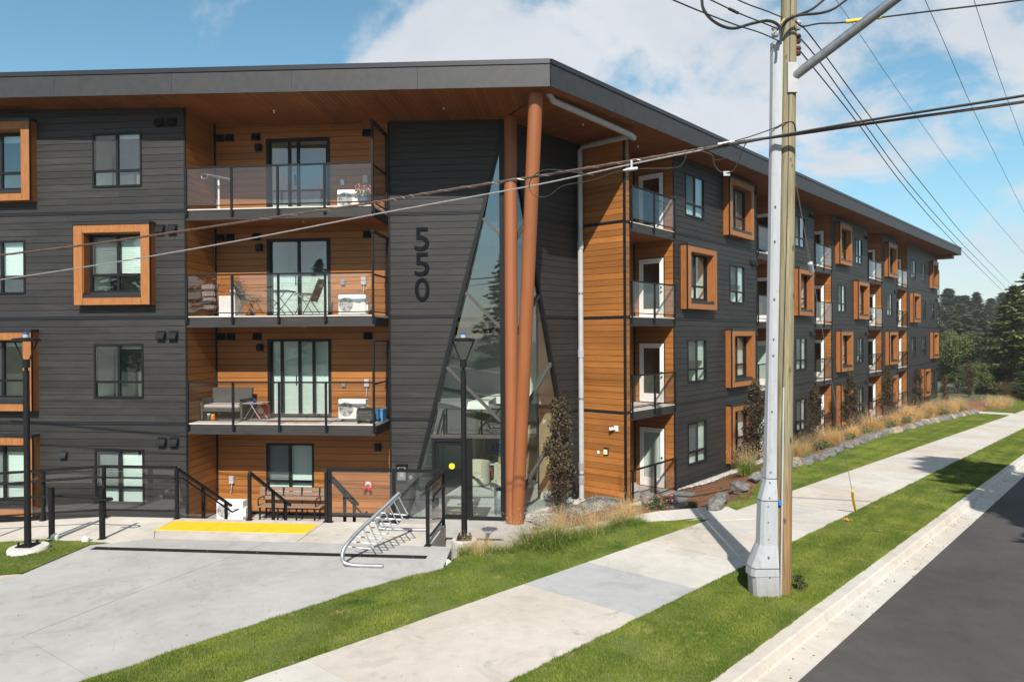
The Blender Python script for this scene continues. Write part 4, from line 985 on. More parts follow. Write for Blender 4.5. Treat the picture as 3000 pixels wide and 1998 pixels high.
# deck
m=MB(); zt_=ROOFH+.06
A=[(FL.P(u,wLf(u)-.01,0),FL.P(u,-12,0),zsL(u)) for u in (-28,-18,-10,-5,CU)]
for (p,q,z),(p2,q2,z2) in zip(A,A[1:]): m.quad((*p[:2],z+zt_),(*p2[:2],z2+zt_),(*q2[:2],z2+zt_),(*q[:2],z+zt_))
B=[(FR.P(s,wRf(s)-.01,0),FR.P(s,-12,0),zsR(s)) for s in (CS,25,40,55,73.98)]
for (p,q,z),(p2,q2,z2) in zip(B,B[1:]): m.quad((*p[:2],z+zt_),(*q[:2],z+zt_),(*q2[:2],z2+zt_),(*p2[:2],z2+zt_))
m.tri((*A[-1][0][:2],zsL(CU)+zt_),(*B[0][1][:2],zsL(CU)+zt_),(*A[-1][1][:2],zsL(CU)+zt_))
m.build('roof_deck',M['flash'],roof)
# soffit boards: run square to each eave, mitred at the corner
sb=.14; nb=0; restb=MB()
def sboard(quad,z,indiv):
    global nb
    m=MB() if (indiv and nb<299) else restb
    b=len(m.v); m.v+=[(p[0],p[1],zz) for p,zz in zip(quad,z)]+[(p[0],p[1],zz+.02) for p,zz in zip(quad,z)]
    m.f+=[[b+3,b+2,b+1,b],[b+4,b+5,b+6,b+7]]+[[b+i,b+(i+1)%4,b+4+(i+1)%4,b+4+i] for i in range(4)]; m.m+=[0]*6; m.fix=True
    if m is not restb: nb+=1; m.build('soffit_board',M['soffit'],roof)
def innerL(u):
    if u<UK: return WB-.05 if u<-5.6 else WN-.03
    return WN+(1.2-WN)*(u-UK)/(CU-UK)
u=-24.0
while u<CU-.02:
    a,b=u+.003,min(u+sb-.003,CU-.004); sboard([PF_L(a,-.005)[:2],PF_L(b,-.005)[:2],FL.P(b,innerL(b),0)[:2],FL.P(a,innerL(a),0)[:2]],[zsL(a),zsL(b),zsL(b),zsL(a)],u>-19.5); u+=sb
def innerR(s):
    if s<15.25: return WNR+(.94-WNR)*(15.25-s)/(15.25-CS)
    return WNR-.03
s=CS+.01
while s<73.9:
    a,b=s+.003,s+sb-.003; sboard([PF_R(a,-.005)[:2],PF_R(b,-.005)[:2],FR.P(b,innerR(b),0)[:2],FR.P(a,innerR(a),0)[:2]],[zsR(a),zsR(b),zsR(b),zsR(a)],True); s+=sb
o=restb.build('soffit_boards',M['soffit'],roof); o['kind']='stuff'
for x,y in ((803,330),(1300,318),(1708,366),(1869,432)):
    z=11.75 if x<1500 else 11.7; p=onZ(x,y,z-.06); MB().lathe((p[0],p[1],z-.09),[(.012,0),(.03,.03),(.02,.05),(.035,.09)],8).build('ceiling_sprinkler',M['white'],bld)
# columns
t1=onZ(1570,276,11.62); b1=(.12,19.90,.1); t2=onZ(1497,353,11.62); b2=(-.02,19.96,.1)
def column(b,t,r):
    d=Vector(t)-Vector(b); o=MB().tube([b,tuple(Vector(b)+d*.5),tuple(Vector(b)+d*1.002)],r,28).build('entrance_column',M['column'],bld,smooth=True)
    MB().lathe((t[0],t[1],t[2]-.03),[(r+.03,0),(r+.03,.029)],24).build('collar',M['column'],o)
    return o
column(b1,t1,.185); column(b2,(t2[0]-.02,t2[1]-.22,t2[2]),.185)
# rain pipe
def onRp(x,y,w_): s,z=onR(x,y,w_); return Vector(FR.P(s,w_,z))
A1=onRp(1602,262,.55); A2=onRp(1612,292,.55); Bq=onRp(1852,398,.62); Cq=Vector(FG.P(18.72,-12.98,onR(1722,440,-1.5)[1]))
pts=[A1+Vector((0,0,.15)),A1,A2+(Bq-A2)*.03,A2+(Bq-A2)*.5,Bq-(Bq-A2)*.02,Bq+Vector((.06,.05,-.05)),Bq+(Cq-Bq)*.06,Bq+(Cq-Bq)*.5,Cq+(Bq-Cq)*.08,Cq+Vector((0,0,-.12)),Vector((Cq.x,Cq.y,6)),Vector((Cq.x,Cq.y,.16))]
pp=MB().tube(pts,.085,14).build('rain_pipe',M['pvc'],bld,smooth=True)
for z in (9.0,6.8,3.4,.95):
    MB().lathe((Cq.x,Cq.y,z),[(.092,-.03),(.098,-.03),(.098,.03),(.092,.03)],14).build('pipe_clamp',M['galv'],pp)
for z in (8.35,4.85,1.2,.75): MB().lathe((Cq.x,Cq.y,z),[(.085,-.13),(.1,-.12),(.1,.12),(.085,.13)],14).build('pipe_coupling',M['casing'],pp)
# ------------------------------------------------------------------ lobby behind the glass
lob=empty('lobby',FL.P(-3,-4,.1),bld)
tile=concrete('lobby_tile',(.42,.43,.41),(.50,.51,.49)); slat=pm('lobby_slat',(.45,.36,.22),(.55,.45,.30),scale=3,rough=.6); slatd=pm('lobby_slat_gap',(.05,.045,.04),rough=.8)
lw=pm('lobby_wall',(.80,.82,.78),rough=.85); teal=pm('teal_panel',(.01,.12,.19),(.02,.16,.24),scale=1,rough=.5)
m=MB(); n=9
for i in range(7):
    for j in range(12): m.box(FL,-5.6+j*.62,-5.6+j*.62+.612,-9.0+i*1.08,-9.0+i*1.08+1.072,.101,.112)
m.build('floor_tiles',tile,lob)
m=MB(); m.quad(FL.P(-5.65,WN-.12,.1),FL.P(-5.65,-9,.1),FL.P(-5.65,-9,11.5),FL.P(-5.65,WN-.12,11.5)); m.quad(FL.P(-5.65,-9,.1),FL.P(3,-9,.1),FL.P(3,-9,11.5),FL.P(-5.65,-9,11.5))
SW=20.4; p=FR.P(SW,WNR-.12,0); q=FR.P(SW,-9,0); m.quad((*p[:2],.1),(*q[:2],.1),(*q[:2],11.5),(*p[:2],11.5)); p2=FR.P(18.9,WNR-.12,0); m.quad((*p2[:2],.1),(*p[:2],.1),(*p[:2],11.5),(*p2[:2],11.5)); m.quad(FL.P(-5.65,WN,6.3),FL.P(3,WN,6.3),FL.P(3,-9,6.3),FL.P(-5.65,-9,6.3)) if False else None
m.build('lobby_wall',lw,lob)
def onS(x,y):
    r_=ray(x,y); t_=(SW-.05)/(tR[0]*r_[0]+tR[1]*r_[1]); return (-(t_*r_[0]*nR[0]+t_*r_[1]*nR[1]),H+t_*r_[2])
m=MB(); m.box(FO,13.3,20,-SW+.01,-SW+.03,.1,3.0); m.build('slat_backing',slatd,lob)
m=MB(); k=13.35
while k<19.9: m.box(FO,k,k+.055,-SW+.031,-SW+.06,.12,2.98); k+=.085
o=m.build('wall_slats',slat,lob); o['kind']='stuff'
qa,qb=onS(1425,1283),onS(1500,1338); MB().box(FO,min(qa[0],qb[0]),max(qa[0],qb[0]),-SW+.061,-SW+.10,qb[1],qa[1]).build('teal_panel',teal,lob)
for ch,px in (('R',1450),('E',1464)): q=onS(px,1322); text(ch,FO,q[0],-SW+.101,q[1],.30,M['black'],lob,'wall_letter',-.2,.02,.01)
m=MB(); m.box(FL,-5.6,-3.2,-9,-4.4,3.0,3.25); m.box(FL,-3.19,.4,-9,-6.4,3.0,3.25); m.build('mezzanine_slab',lw,lob)
m=MB(); m.box(FL,-5.5,-2.6,-3.6,-3.45,5.9,6.05); m.build('linear_light',M['black'],lob)
m=MB(); m.box(FL,-5.62,-2.5,-5.2,-5.0,5.5,5.75); m.build('beam',M['black'],lob)
m=MB(); m.box(FL,-5.6,-1.2,-9,-4.2,8.95,9.2); m.build('upper_slab',lw,lob)
# armchairs
cream=pm('cream_fabric',(.50,.47,.37),(.60,.57,.47),scale=9,rough=.9,bump=.3,bscale=40)
def armchair(px,py,rot,label):
    p=onZ(px,py,.112); p=(p[0]*.965,p[1]*.965,.112); r=thing('armchair',(p[0],p[1],.112),label,'armchair','barrel armchairs in the lobby')
    def arc(r0,r1,z0,z1,a0,a1,name,bev=.03):
        m=MB(); n=14; pts=[(r1*math.cos(a0+(a1-a0)*i/n),r1*math.sin(a0+(a1-a0)*i/n)) for i in range(n+1)]+[(r0*math.cos(a1-(a1-a0)*i/n),r0*math.sin(a1-(a1-a0)*i/n)) for i in range(n+1)]
        c,s_=math.cos(rot),math.sin(rot); m.slab([(p[0]+x*c-y*s_,p[1]+x*s_+y*c) for x,y in pts],z0,z1); return m.build(name,cream,r,smooth=True,bevel=bev)
    arc(.34,.48,.17,.95,R_(60),R_(300),'backrest'); 
    m=MB(); m.lathe((p[0],p[1],.15),[(.45,0),(.47,.05),(.47,.2),(.44,.26)],22); m.build('base',cream,r,smooth=True)
    m=MB(); m.lathe((p[0],p[1],.40),[(.29,0),(.30,.04),(.27,.11),(.1,.13)],20); m.build('seat_cushion',cream,r,smooth=True)
    for a in range(4): MB().tube([(p[0]+.28*math.cos(a*1.57+.7),p[1]+.28*math.sin(a*1.57+.7),.113),(p[0]+.28*math.cos(a*1.57+.7),p[1]+.28*math.sin(a*1.57+.7),.16)],.02,8).build('foot',M['black'],r)
armchair(1397,1404,R_(-120),'cream patterned barrel armchair left of the side table in the lobby')
armchair(1476,1420,R_(-160),'cream patterned barrel armchair right of the side table, half behind the door mullion')
p=onZ(1440,1405,.112); r=thing('side_table',(p[0],p[1],.112),'small side table with brown leather sling in the lobby','table')
for a,b in ((-.22,-.2),(.22,-.2),(-.22,.2),(.22,.2)): MB().tube([(p[0]+a,p[1]+b,.113),(p[0]+a,p[1]+b,.70)],.012,6).build('leg',M['black'],r)
MB().box(WX,p[0]-.26,p[0]+.26,-p[1]-.23,-p[1]+.23,.70,.72).build('table_top',M['white'],r); MB().box(WX,p[0]-.2,p[0]+.05,-p[1]-.2,-p[1]+.2,.25,.6).build('leather_sling',pm('leather',(.20,.07,.03),rough=.5),r)
leafg=leafm('houseplant_leaf',(.05,.12,.03),(.10,.20,.05))
r=thing('potted_plant',(p[0],p[1],.722),'small green potted plant on the lobby side table','plant')
MB().lathe((p[0],p[1],.722),[(.06,0),(.1,.05),(.1,.16),(.085,.17)],14).build('pot',pm('pot_green',(.10,.13,.12),rough=.4),r)
m=MB(); random.seed(9)
for i in range(60):
    a=random.random()*6.28; e=random.uniform(.2,1.3); L_=random.uniform(.1,.2); d=Vector((math.cos(a)*math.cos(e),math.sin(a)*math.cos(e),math.sin(e))); s_=Vector((-math.sin(a),math.cos(a),0))*.03; b=Vector((p[0],p[1],.88)); m.quad(tuple(b),tuple(b+d*L_*.5+s_),tuple(b+d*L_),tuple(b+d*L_*.5-s_))
m.build('leaves',leafg,r)
# doormat with gold print, bin, heater
gold=pm('gold_print',(.45,.33,.06),rough=.6)
p0=FL.inv(onZ(1352,1497,.12)); r=thing('door_mat',FL.P(p0[0],p0[1],.112),'black entrance mat with gold lettering and sailing-boat emblem','mat')
MB().box(FL,p0[0]-.95,p0[0]+.85,-2.9,-1.6,.113,.122).build('mat',M['backing'],r)
for ch,px in (('R',1303),('E',1321),('G',1341),('A',1398)):
    q=FL.inv(onZ(px,1505,.122)); text(ch,FL,q[0],q[1]+.08,0,.15,gold,r,'mat_letter',.10,.002,.01,True,.1225)
q=FL.inv(onZ(1333,1495,.122)); m=MB()
for k in range(3): m.slab([FL.P(q[0]-.22+k*.07,q[1]-.02+.05*k,0)[:2],FL.P(q[0]+.2,q[1]+.0+.03*k,0)[:2],FL.P(q[0]+.0+.06*k,q[1]-.20,0)[:2]],.1223,.1243+.001*k)
m.build('boat_emblem',gold,r)
p=onZ(1465,1508,.112); r=thing('litter_bin',(p[0]-.0,p[1],.112),'slim silver cylinder bin inside the lobby window','bin')
MB().lathe((p[0]-.02,p[1],.113),[(.15,0),(.15,.72),(.14,.74)],20).build('body',M['galv'],r,smooth=True); MB().lathe((p[0]-.02,p[1],.853),[(.15,0),(.15,.05),(.1,.06)],20).build('rim',M['black'],r)
MB().box(FR,17.95,18.75,-2.57,-2.47,.12,.32).build('baseboard_heater',M['white'],lob)
m=MB(); m.box(FR,17.9,18.8,-2.66,-2.61,.1,2.9); m.build('slat_backing',slatd,lob); m=MB(); k=17.93
while k<18.75: m.box(FR,k,k+.045,-2.609,-2.58,.12,2.88); k+=.075
o=m.build('wall_slats',slat,lob); o['kind']='stuff'
# ------------------------------------------------------------------ railings round the stairs and ramp
def zramp(u): return ZP-.075*max(0,-10.2-u)
def box_bar(m,a,b,wd,ht):
    a,b=Vector(a),Vector(b); d=(b-a).normalized(); x=d.cross(Vector((0,0,1))).normalized()*wd/2; y=x.cross(d).normalized()*ht/2; i=len(m.v)
    for p in (a,b): m.v+=[tuple(p-x-y),tuple(p+x-y),tuple(p+x+y),tuple(p-x+y)]
    m.f+=[[i+3,i+2,i+1,i],[i+4,i+5,i+6,i+7]]+[[i+k,i+(k+1)%4,i+4+(k+1)%4,i+4+k] for k in range(4)]; m.m+=[0]*6; m.fix=True; return m
def post(par,u,w_,z0,z1,t=.06): 
    m=MB(); m.box(FL,u-t/2,u+t/2,w_-t/2,w_+t/2,z0,z1); m.box(FL,u-.06,u+.06,w_-.06,w_+.06,z0+.001,z0+.012); return m.build('post',M['black'],par)
def gpane(par,a,b,za,zb,w_=.0):
    m=MB(); a,b=Vector(a),Vector(b); d=(b-a); d.z=0; d.normalize(); n_=Vector((-d.y,d.x,0))*.005; a2,b2=a+d*.04,b-d*.04; k=(b.z-a.z)
    i=len(m.v); m.v=[tuple(p) for p in (a2-n_+Vector((0,0,za)),b2-n_+Vector((0,0,za)),b2-n_+Vector((0,0,zb)),a2-n_+Vector((0,0,zb)),a2+n_+Vector((0,0,za)),b2+n_+Vector((0,0,za)),b2+n_+Vector((0,0,zb)),a2+n_+Vector((0,0,zb)))]
    m.f=[[0,1,2,3],[7,6,5,4],[0,4,5,1],[1,5,6,2],[2,6,7,3],[3,7,4,0]]; m.m=[0]*6; m.fix=True; return m.build('glass_panel',M['guard'],par)
WE=4.68
g1=thing('glass_railing',FL.P(-10,WE,ZP),'black railing with glass panels along the ramp edge, left of the stairs','railing')
us=[-8.6,-10.25,-11.65,-13.0,-14.4,-15.8]
for u in us: post(g1,u,WE,zramp(u),zramp(u)+1.06)
m=MB()
for a,b in zip(us,us[1:]): box_bar(m,FL.P(a,WE,zramp(a)+1.085),FL.P(b,WE,zramp(b)+1.085),.07,.05)
m.build('top_rail',M['black'],g1); m=MB()
for a,b in zip(us,us[1:]): box_bar(m,FL.P(a,WE,zramp(a)+.16),FL.P(b,WE,zramp(b)+.16),.03,.03)
m.build('bottom_rail',M['black'],g1)
MB().tube([FL.P(u,WE+.08,zramp(u)+.87) for u in us],.021,8).build('hand_rail',M['black'],g1)
for a,b in zip(us,us[1:]): gpane(g1,FL.P(a,WE,zramp(a)),FL.P(b,WE,zramp(b)),.19,1.05)
def stair_rail(u,label,glass,hand,top=1.03):
    sl_=.1667/.28; r=thing('stair_railing',FL.P(u,4.4,ZP),label,'railing')
    ws=[4.66,3.65,2.65] if glass else [4.66,3.55,2.9]
    zf=lambda w_: ZP-max(0,(4.62-w_))*sl_
    for w_ in ws:
        if w_==4.66 and glass: continue
        post(r,u,w_,ZP-(.1667*math.ceil(max(0,4.61-w_)/.28)) if w_<4.6 else ZP,zf(w_)+top)
    m=MB(); box_bar(m,FL.P(u,ws[0],zf(ws[0])+top+.02),FL.P(u,ws[-1]-.25,zf(ws[-1]-.25)+top+.02),.06,.05); m.build('top_rail',M['black'],r)
    if hand:
        MB().tube([FL.P(u+.08,4.75,ZP+.86),FL.P(u+.08,4.62,ZP+.86),FL.P(u+.08,2.5,zf(2.5)+.86),FL.P(u+.08,2.2,zf(2.5)+.86)],.021,8).build('hand_rail',M['black'],r)
    if glass:
        for a,b in zip(ws,ws[1:]): gpane(r,FL.P(u,a,zf(a)),FL.P(u,b,zf(b)),.12,.95)
    return r
stair_rail(-8.6,'black stair railing with glass, at the left side of the steps',True,True)
stair_rail(-7.0,'black stair railing in the middle of the steps, in front of the bench',False,False,.98)
stair_rail(-5.34,'black stair railing at the right side of the steps, seen through glass',False,True)
g2=thing('glass_guard',FL.P(-4,4.68,ZP),'black framed glass guard behind the bike rack, turning the plaza corner','railing')
cs=[(-5.30,4.68),(-3.55,4.68),(-2.85,4.68),(-2.85,6.12)]
post(g2,-5.25,4.68,ZP,ZP+1.06); post(g2,-3.9,4.68,ZP,ZP+1.06); post(g2,-2.87,4.70,ZP-.3,ZP+1.06); post(g2,-2.87,6.12,ZP,ZP+1.06)
m=MB(); box_bar(m,FL.P(-5.32,4.68,ZP+1.085),FL.P(-2.82,4.68,ZP+1.085),.07,.05); box_bar(m,FL.P(-2.87,4.72,ZP+1.085),FL.P(-2.87,6.16,ZP+1.085),.07,.05); m.build('top_rail',M['black'],g2)
m=MB(); box_bar(m,FL.P(-5.25,4.68,ZP+.13),FL.P(-2.87,4.68,ZP+.13),.03,.03); box_bar(m,FL.P(-2.87,4.72,ZP+.13),FL.P(-2.87,6.12,ZP+.13),.03,.03); m.build('bottom_rail',M['black'],g2)
for a,b in (((-5.25,4.68),(-3.9,4.68)),((-3.9,4.68),(-2.87,4.68)),((-2.87,4.7),(-2.87,6.12))): gpane(g2,FL.P(*a,ZP),FL.P(*b,ZP),.15,1.05)
MB().tube([FL.P(-2.79,4.9,ZP+.88),FL.P(-2.79,5.9,ZP+.88),FL.P(-2.79,6.05,ZP+.80)],.02,8).build('hand_rail',M['black'],g2)
g3=thing('ramp_handrail',FL.P(-9.6,6.25,ZP),'black tube handrail on square posts beside the left lawn','railing')
for u in (-9.16,-10.2,-11.6,-13.0): post(g3,u,6.22,zramp(u),zramp(u)+.96 if u<-9.2 else zramp(u)+.96,.075)
MB().tube([FL.P(-9.3,6.30,zramp(-9.2)+.76),FL.P(-9.0,6.30,ZP+.76),FL.P(-8.95,6.22,ZP+.76),FL.P(-9.02,6.14,ZP+.76),FL.P(-10.2,6.14,zramp(-10.2)+.78),FL.P(-11.6,6.14,zramp(-11.6)+.80),FL.P(-15,6.14,zramp(-15)+.80)],.021,8).build('hand_rail',M['black'],g3)
# ------------------------------------------------------------------ balcony and court furniture
def ac_unit(u,w_,z,label,hue,rot=0):
    r=thing('heat_pump',FL.P(u,w_,z),label,'heat pump','outdoor heat pump units'); W,Dp,Hh=.80,.30,.56
    MB().box(FL,u-W/2,u+W/2,w_-Dp/2,w_+Dp/2,z+.05,z+.05+Hh).build('casing',M['plastic'],r,bevel=.012)
    for k in (-1,1): MB().box(FL,u+k*.28-.03,u+k*.28+.03,w_-Dp/2-.02,w_+Dp/2+.02,z,z+.05).build('foot',M['black'],r)
    fw=w_+Dp/2; cx=u-.17; cz=z+.05+Hh/2
    disc(FL,cx,fw+.001,cz,.215,.003,24).build('fan_recess',M['pvc'],r)
    m=MB()
    for k in range(5):
        a=k*1.2566
        p=[(cx+q*math.cos(a+t),cz+q*math.sin(a+t)) for q,t in ((.04,0),(.12,.25),(.19,.35),(.195,.85),(.12,.8),(.05,.6))]
        m.pris(FL,p,fw+.005,fw+.009)
    m.build('fan_blades',hue,r)
    m=MB()
    for k in range(20):
        a=k*math.pi/10; m.tube([FL.P(cx+q*math.cos(a+q*5.5),fw+.014,cz+q*math.sin(a+q*5.5)) for q in (.03,.08,.13,.18,.215)],.0036,4,False)
    for q in (.07,.14,.205): m.tube([FL.P(cx+q*math.cos(a*.2618),fw+.014,cz+q*math.sin(a*.2618)) for a in range(24)],.0032,4,False,True)
    m.build('fan_grille',M['plastic'],r)
    text('Haier',FL,u+.19,fw+.001,z+.36,.055,pm_blue,r,'maker_name',.15,.002,.015)
    text('Inverter',FL,u+.19,fw+.001,z+.28,.022,M['black'],r,'small_print',.09,.002)
    m=MB(); m.box(FL,u+W/2,u+W/2+.05,w_-.1,w_+.08,z+.15,z+.4); m.build('valve_cover',M['plastic'],r)
    return r
pm_blue=pm('logo_blue',(.02,.08,.32),rough=.4)
hA=pm('fan_dark',(.05,.08,.12),(.12,.14,.05),scale=7,rough=.3); hB=pm('fan_olive',(.10,.10,.03),(.05,.07,.14),scale=7,rough=.3)
def spotL(px,py,z):  # point on floor z
    return FL.inv(onZ(px,py,z))
q=onL(1028,600,-.95); ac_unit(q[0]+.05,-.95,9.03,'white heat pump on the top balcony beside the potted flowers',hB)
q=onL(1036,900,-.95); ac_unit(q[0],-.95,6.03,'white heat pump on the third-floor balcony, right of the folding chairs',hA)
q=onL(1036,1200,-.95); ac_unit(q[0],-.95,3.03,'white heat pump on the second-floor balcony beside the barbecue',hB)
q=onL(680,1490,-.75); ac_unit(q[0],-.75,.1,'white heat pump on the court floor left of the bench',hA)
# bench
def bench(u,w_,z):
    r=thing('park_bench',FL.P(u,w_,z),'brown slatted bench with black metal arms under the ground-floor window','bench'); W=2.02
    for k in range(3): 
        y=.30-.14*k; MB().box(FL,u-W/2,u+W/2,w_+y-.125,w_+y,z+.43,z+.465).build('seat_slat',M['benchw'],r,bevel=.006)
    for k in range(3):
        zz=z+.56+.125*k; MB().box(FL,u-W/2,u+W/2,w_-.16-.03*k,w_-.125-.03*k,zz,zz+.112).build('back_slat',M['benchw'],r,bevel=.006)
    for x in (-.82,-.28,.28,.82):
        m=MB(); m.box(FL,u+x-.02,u+x+.02,w_-.13,w_+.28,z+.39,z+.428); m.box(FL,u+x-.02,u+x+.02,w_+.22,w_+.26,z,z+.39); m.box(FL,u+x-.02,u+x+.02,w_-.19,w_-.15,z,z+.92); m.build('leg',M['black'],r)
    for x in (-.86,.86):
        MB().tube([FL.P(u+x,w_+.24,z+.45),FL.P(u+x,w_+.27,z+.60),FL.P(u+x,w_+.20,z+.68),FL.P(u+x,w_-.02,z+.67),FL.P(u+x,w_-.17,z+.64)],.02,8).build('armrest',M['black'],r)
q=onL(845,1490,-.8); bench(q[0],-.95,.1)
q=onL(1115,1510,-.6); tag(MB().box(FL,q[0]-.5,q[0]+.45,-1.1,-.35,.102,.118).build('floor_mat',M['backing']),'black rubber mat on the court floor under the fire connection','mat')
# folding garden chair facing +/-u
sling=pm('sling_fabric',(.17,.14,.11),(.22,.18,.14),scale=30,rough=.8); tube_t=pm('taupe_metal',(.14,.12,.10),rough=.4)
def garden_chair(u,w_,z,d,label):
    r=thing('folding_chair',FL.P(u,w_,z),label,'chair','folding chairs on the third-floor balcony'); P=lambda a,b,c: FL.P(u+a*d,w_+b,z+c)
    m=MB(); n=5
    for i in range(n):
        t0,t1=i/n,(i+1)/n; f=lambda t:(-.20-.22*t-.03*t*t,.42+.62*t); a,b=f(t0),f(t1)
        m.quad(P(a[0],-.25,a[1]),P(a[0],.25,a[1]),P(b[0],.25,b[1]),P(b[0],-.25,b[1])); m.quad(P(a[0]-.012,.25,a[1]),P(a[0]-.012,-.25,a[1]),P(b[0]-.012,-.25,b[1]),P(b[0]-.012,.25,b[1]))
    m.build('backrest',sling,r)
    m=MB(); m.quad(P(-.2,-.25,.42),P(.26,-.25,.45),P(.26,.25,.45),P(-.2,.25,.42)); m.quad(P(-.2,-.25,.41),P(-.2,.25,.41),P(.26,.25,.44),P(.26,-.25,.44)); m.build('seat',sling,r)
    for k in (-.27,.27):
        MB().tube([P(.28,k,0),P(.05,k,.42),P(-.02,k,.62)],.014,8).build('leg',tube_t,r); MB().tube([P(-.32,k,0),P(.0,k,.45),P(.18,k,.62)],.014,8).build('leg',tube_t,r)
        MB().tube([P(-.28,k,.62),P(.22,k,.62),P(.26,k,.60)],.018,8).build('armrest',tube_t,r); MB().tube([P(-.17,k,.38),P(-.46,k,1.06)],.015,8).build('back_frame',tube_t,r)
    return r
q=onL(735,900,-.55); garden_chair(q[0],-.55,6.03,1,'taupe folding chair on the third-floor balcony, facing right towards the small table')
q=onL(900,900,-.60); garden_chair(q[0],-.60,6.03,-1,'taupe folding chair on the third-floor balcony, in front of the sliding door')
q=onL(822,900,-.6); u=q[0]; r=thing('folding_table',FL.P(u,-.6,6.03),'small dark folding table between the two balcony chairs','table')
MB().box(FL,u-.34,u+.34,-.9,-.3,6.73,6.76).build('table_top',M['black'],r)
for k in (-.88,-.32):
    for d in (-1,1): MB().tube([FL.P(u+.3*d,k,6.03),FL.P(u-.28*d,k,6.73)],.012,6).build('leg',M['black'],r)
MB().tube([FL.P(u-.12,-.88,6.25),FL.P(u-.12,-.32,6.25)],.01,6).build('stretcher',M['black'],r)
# folded recliner, white cabinet and tub
q=onL(608,880,-.75); u=q[0]; r=thing('folded_recliner',FL.P(u,-.8,6.03),'folded padded lounge chair leaning in the balcony corner','chair')
pad=pm('recliner_pad',(.16,.12,.11),(.26,.21,.19),scale=14,rough=.9)
for k in range(4):
    m=MB(); m.slab([FL.P(u-.2,-.95+.03*k,0)[:2],FL.P(u+.2,-.95+.03*k,0)[:2],FL.P(u+.2,-.83+.03*k,0)[:2],FL.P(u-.2,-.83+.03*k,0)[:2]],6.25+k*.19,6.25+k*.19+.17); m.build('cushion',pad,r,bevel=.03)
for k in (-.24,.24):
    MB().tube([FL.P(u+k,-.62,6.03),FL.P(u+k,-.78,6.5),FL.P(u+k,-.98,7.02)],.014,8).build('frame_tube',M['black'],r); MB().tube([FL.P(u+k,-1.05,6.03),FL.P(u+k,-.72,6.8)],.014,8).build('frame_tube',M['black'],r)
q=onL(672,880,-.55); u=q[0]; r=thing('storage_cabinet',FL.P(u,-.6,6.03),'white box cabinet on the third-floor balcony','cabinet')
MB().box(FL,u-.24,u+.24,-.88,-.4,6.03,6.62).build('body',M['plastic'],r,bevel=.008); MB().box(FL,u-.22,u+.22,-.4,-.388,6.07,6.59).build('front_panel',M['white'],r)
m=MB(); m.lathe(FL.P(u+.1,-.65,6.62),[(.11,0),(.13,.16),(.125,.18)],16); o=m.build('tub',pm('tub',(.55,.58,.72),rough=.5)); tag(o,'pale plastic tub standing on the white balcony cabinet','tub')
# top balcony: drying rack post and potted flowers
q=onL(641,560,-.5); u=q[0]; r=thing('drying_rack',FL.P(u,-.5,9.03),'folded rotary clothes airer with white post on the top balcony','airer')
MB().tube([FL.P(u,-.5,9.03),FL.P(u,-.5,10.0)],.028,10).build('post',M['plastic'],r); MB().lathe(FL.P(u,-.5,9.03),[(.16,0),(.16,.02),(.05,.05)],14).build('base',M['plastic'],r)
for k in range(5): MB().tube([FL.P(u-.28,-.5+.03*k,10.06+.01*k),FL.P(u+.42,-.5+.03*k,9.90+.01*k)],.012,6).build('arm',M['galv'],r)
MB().tube([FL.P(u-.28+.1*math.cos(a*.5)-.12,-.45,10.06+.07*math.sin(a*.5)) for a in range(13)],.008,6).build('wire_loop',M['galv'],r)
flr=leafm('flower_petal',(.62,.16,.12),(.70,.35,.28),.2); flw=leafm('flower_white',(.7,.7,.62),(.75,.75,.7),.2)
def flower_pot(u,w_,z):
    r=thing('flower_pot',FL.P(u,w_,z),'grey pot of salmon and white flowers on the top balcony','plant')
    MB().lathe(FL.P(u,w_,z),[(.12,0),(.17,.22),(.18,.25),(.15,.25)],16).build('pot',pm('pot_grey',(.12,.15,.18),rough=.5),r)
    c=Vector(FL.P(u,w_,z+.33)); 
    for nm_,mt,n,rr,zz in (('foliage',leafg,160,.24,.02),('petals',flr,150,.25,.16),('white_petals',flw,45,.16,.08)):
        m=MB(); random.seed(len(nm_))
        for i in range(n):
            a=random.random()*6.28; q=rr*math.sqrt(random.random()); p=c+Vector((q*math.cos(a),q*math.sin(a),zz+random.uniform(-.1,.12))); v1=Vector((random.gauss(0,1),random.gauss(0,1),random.gauss(0,1))).normalized()*.03; v2=v1.cross(Vector((random.random(),random.random(),1))).normalized()*.025
            m.quad(tuple(p-v1),tuple(p+v2),tuple(p+v1),tuple(p-v2))
        m.build(nm_,mt,r)
q=onL(1066,590,-.35); flower_pot(q[0],-.35,9.03)
# second-floor balcony: wicker sofa, table, bag, jars, grill, bin, rug
wick=pm('wicker',(.045,.045,.042),(.10,.10,.09),scale=70,rough=.7,bump=.6,bscale=120,bdist=.01)
p=spotL(660,1228,3.03); u=onL(665,1200,-.95)[0]; w_=-.95; z=3.03; r=thing('wicker_sofa',FL.P(u,w_,z),'grey wicker two-seat sofa with pale cushion on the second-floor balcony','sofa')
m=MB(); m.pris(FL,[(u-.60,z+.42),(u+.60,z+.42),(u+.66,z+.92),(u-.58,z+.92)],w_-.34,w_-.27); m.build('backrest',wick,r)
for k in (-1,1): MB().box(FL,u+k*.62-.06,u+k*.62+.06,w_-.33,w_+.33,z+.42,z+.62).build('armrest',wick,r)
MB().box(FL,u-.56,u+.56,w_-.28,w_+.32,z+.26,z+.36).build('seat_frame',wick,r); MB().box(FL,u-.55,u+.55,w_-.26,w_+.34,z+.36,z+.46).build('seat_cushion',pm('cushion',(.50,.46,.43),rough=.9),r,bevel=.03)
for a in (-.6,.6):
    for b in (-.28,.29): MB().box(FL,u+a-.03,u+a+.03,w_+b-.03,w_+b+.03,z,z+.42).build('leg',wick,r)
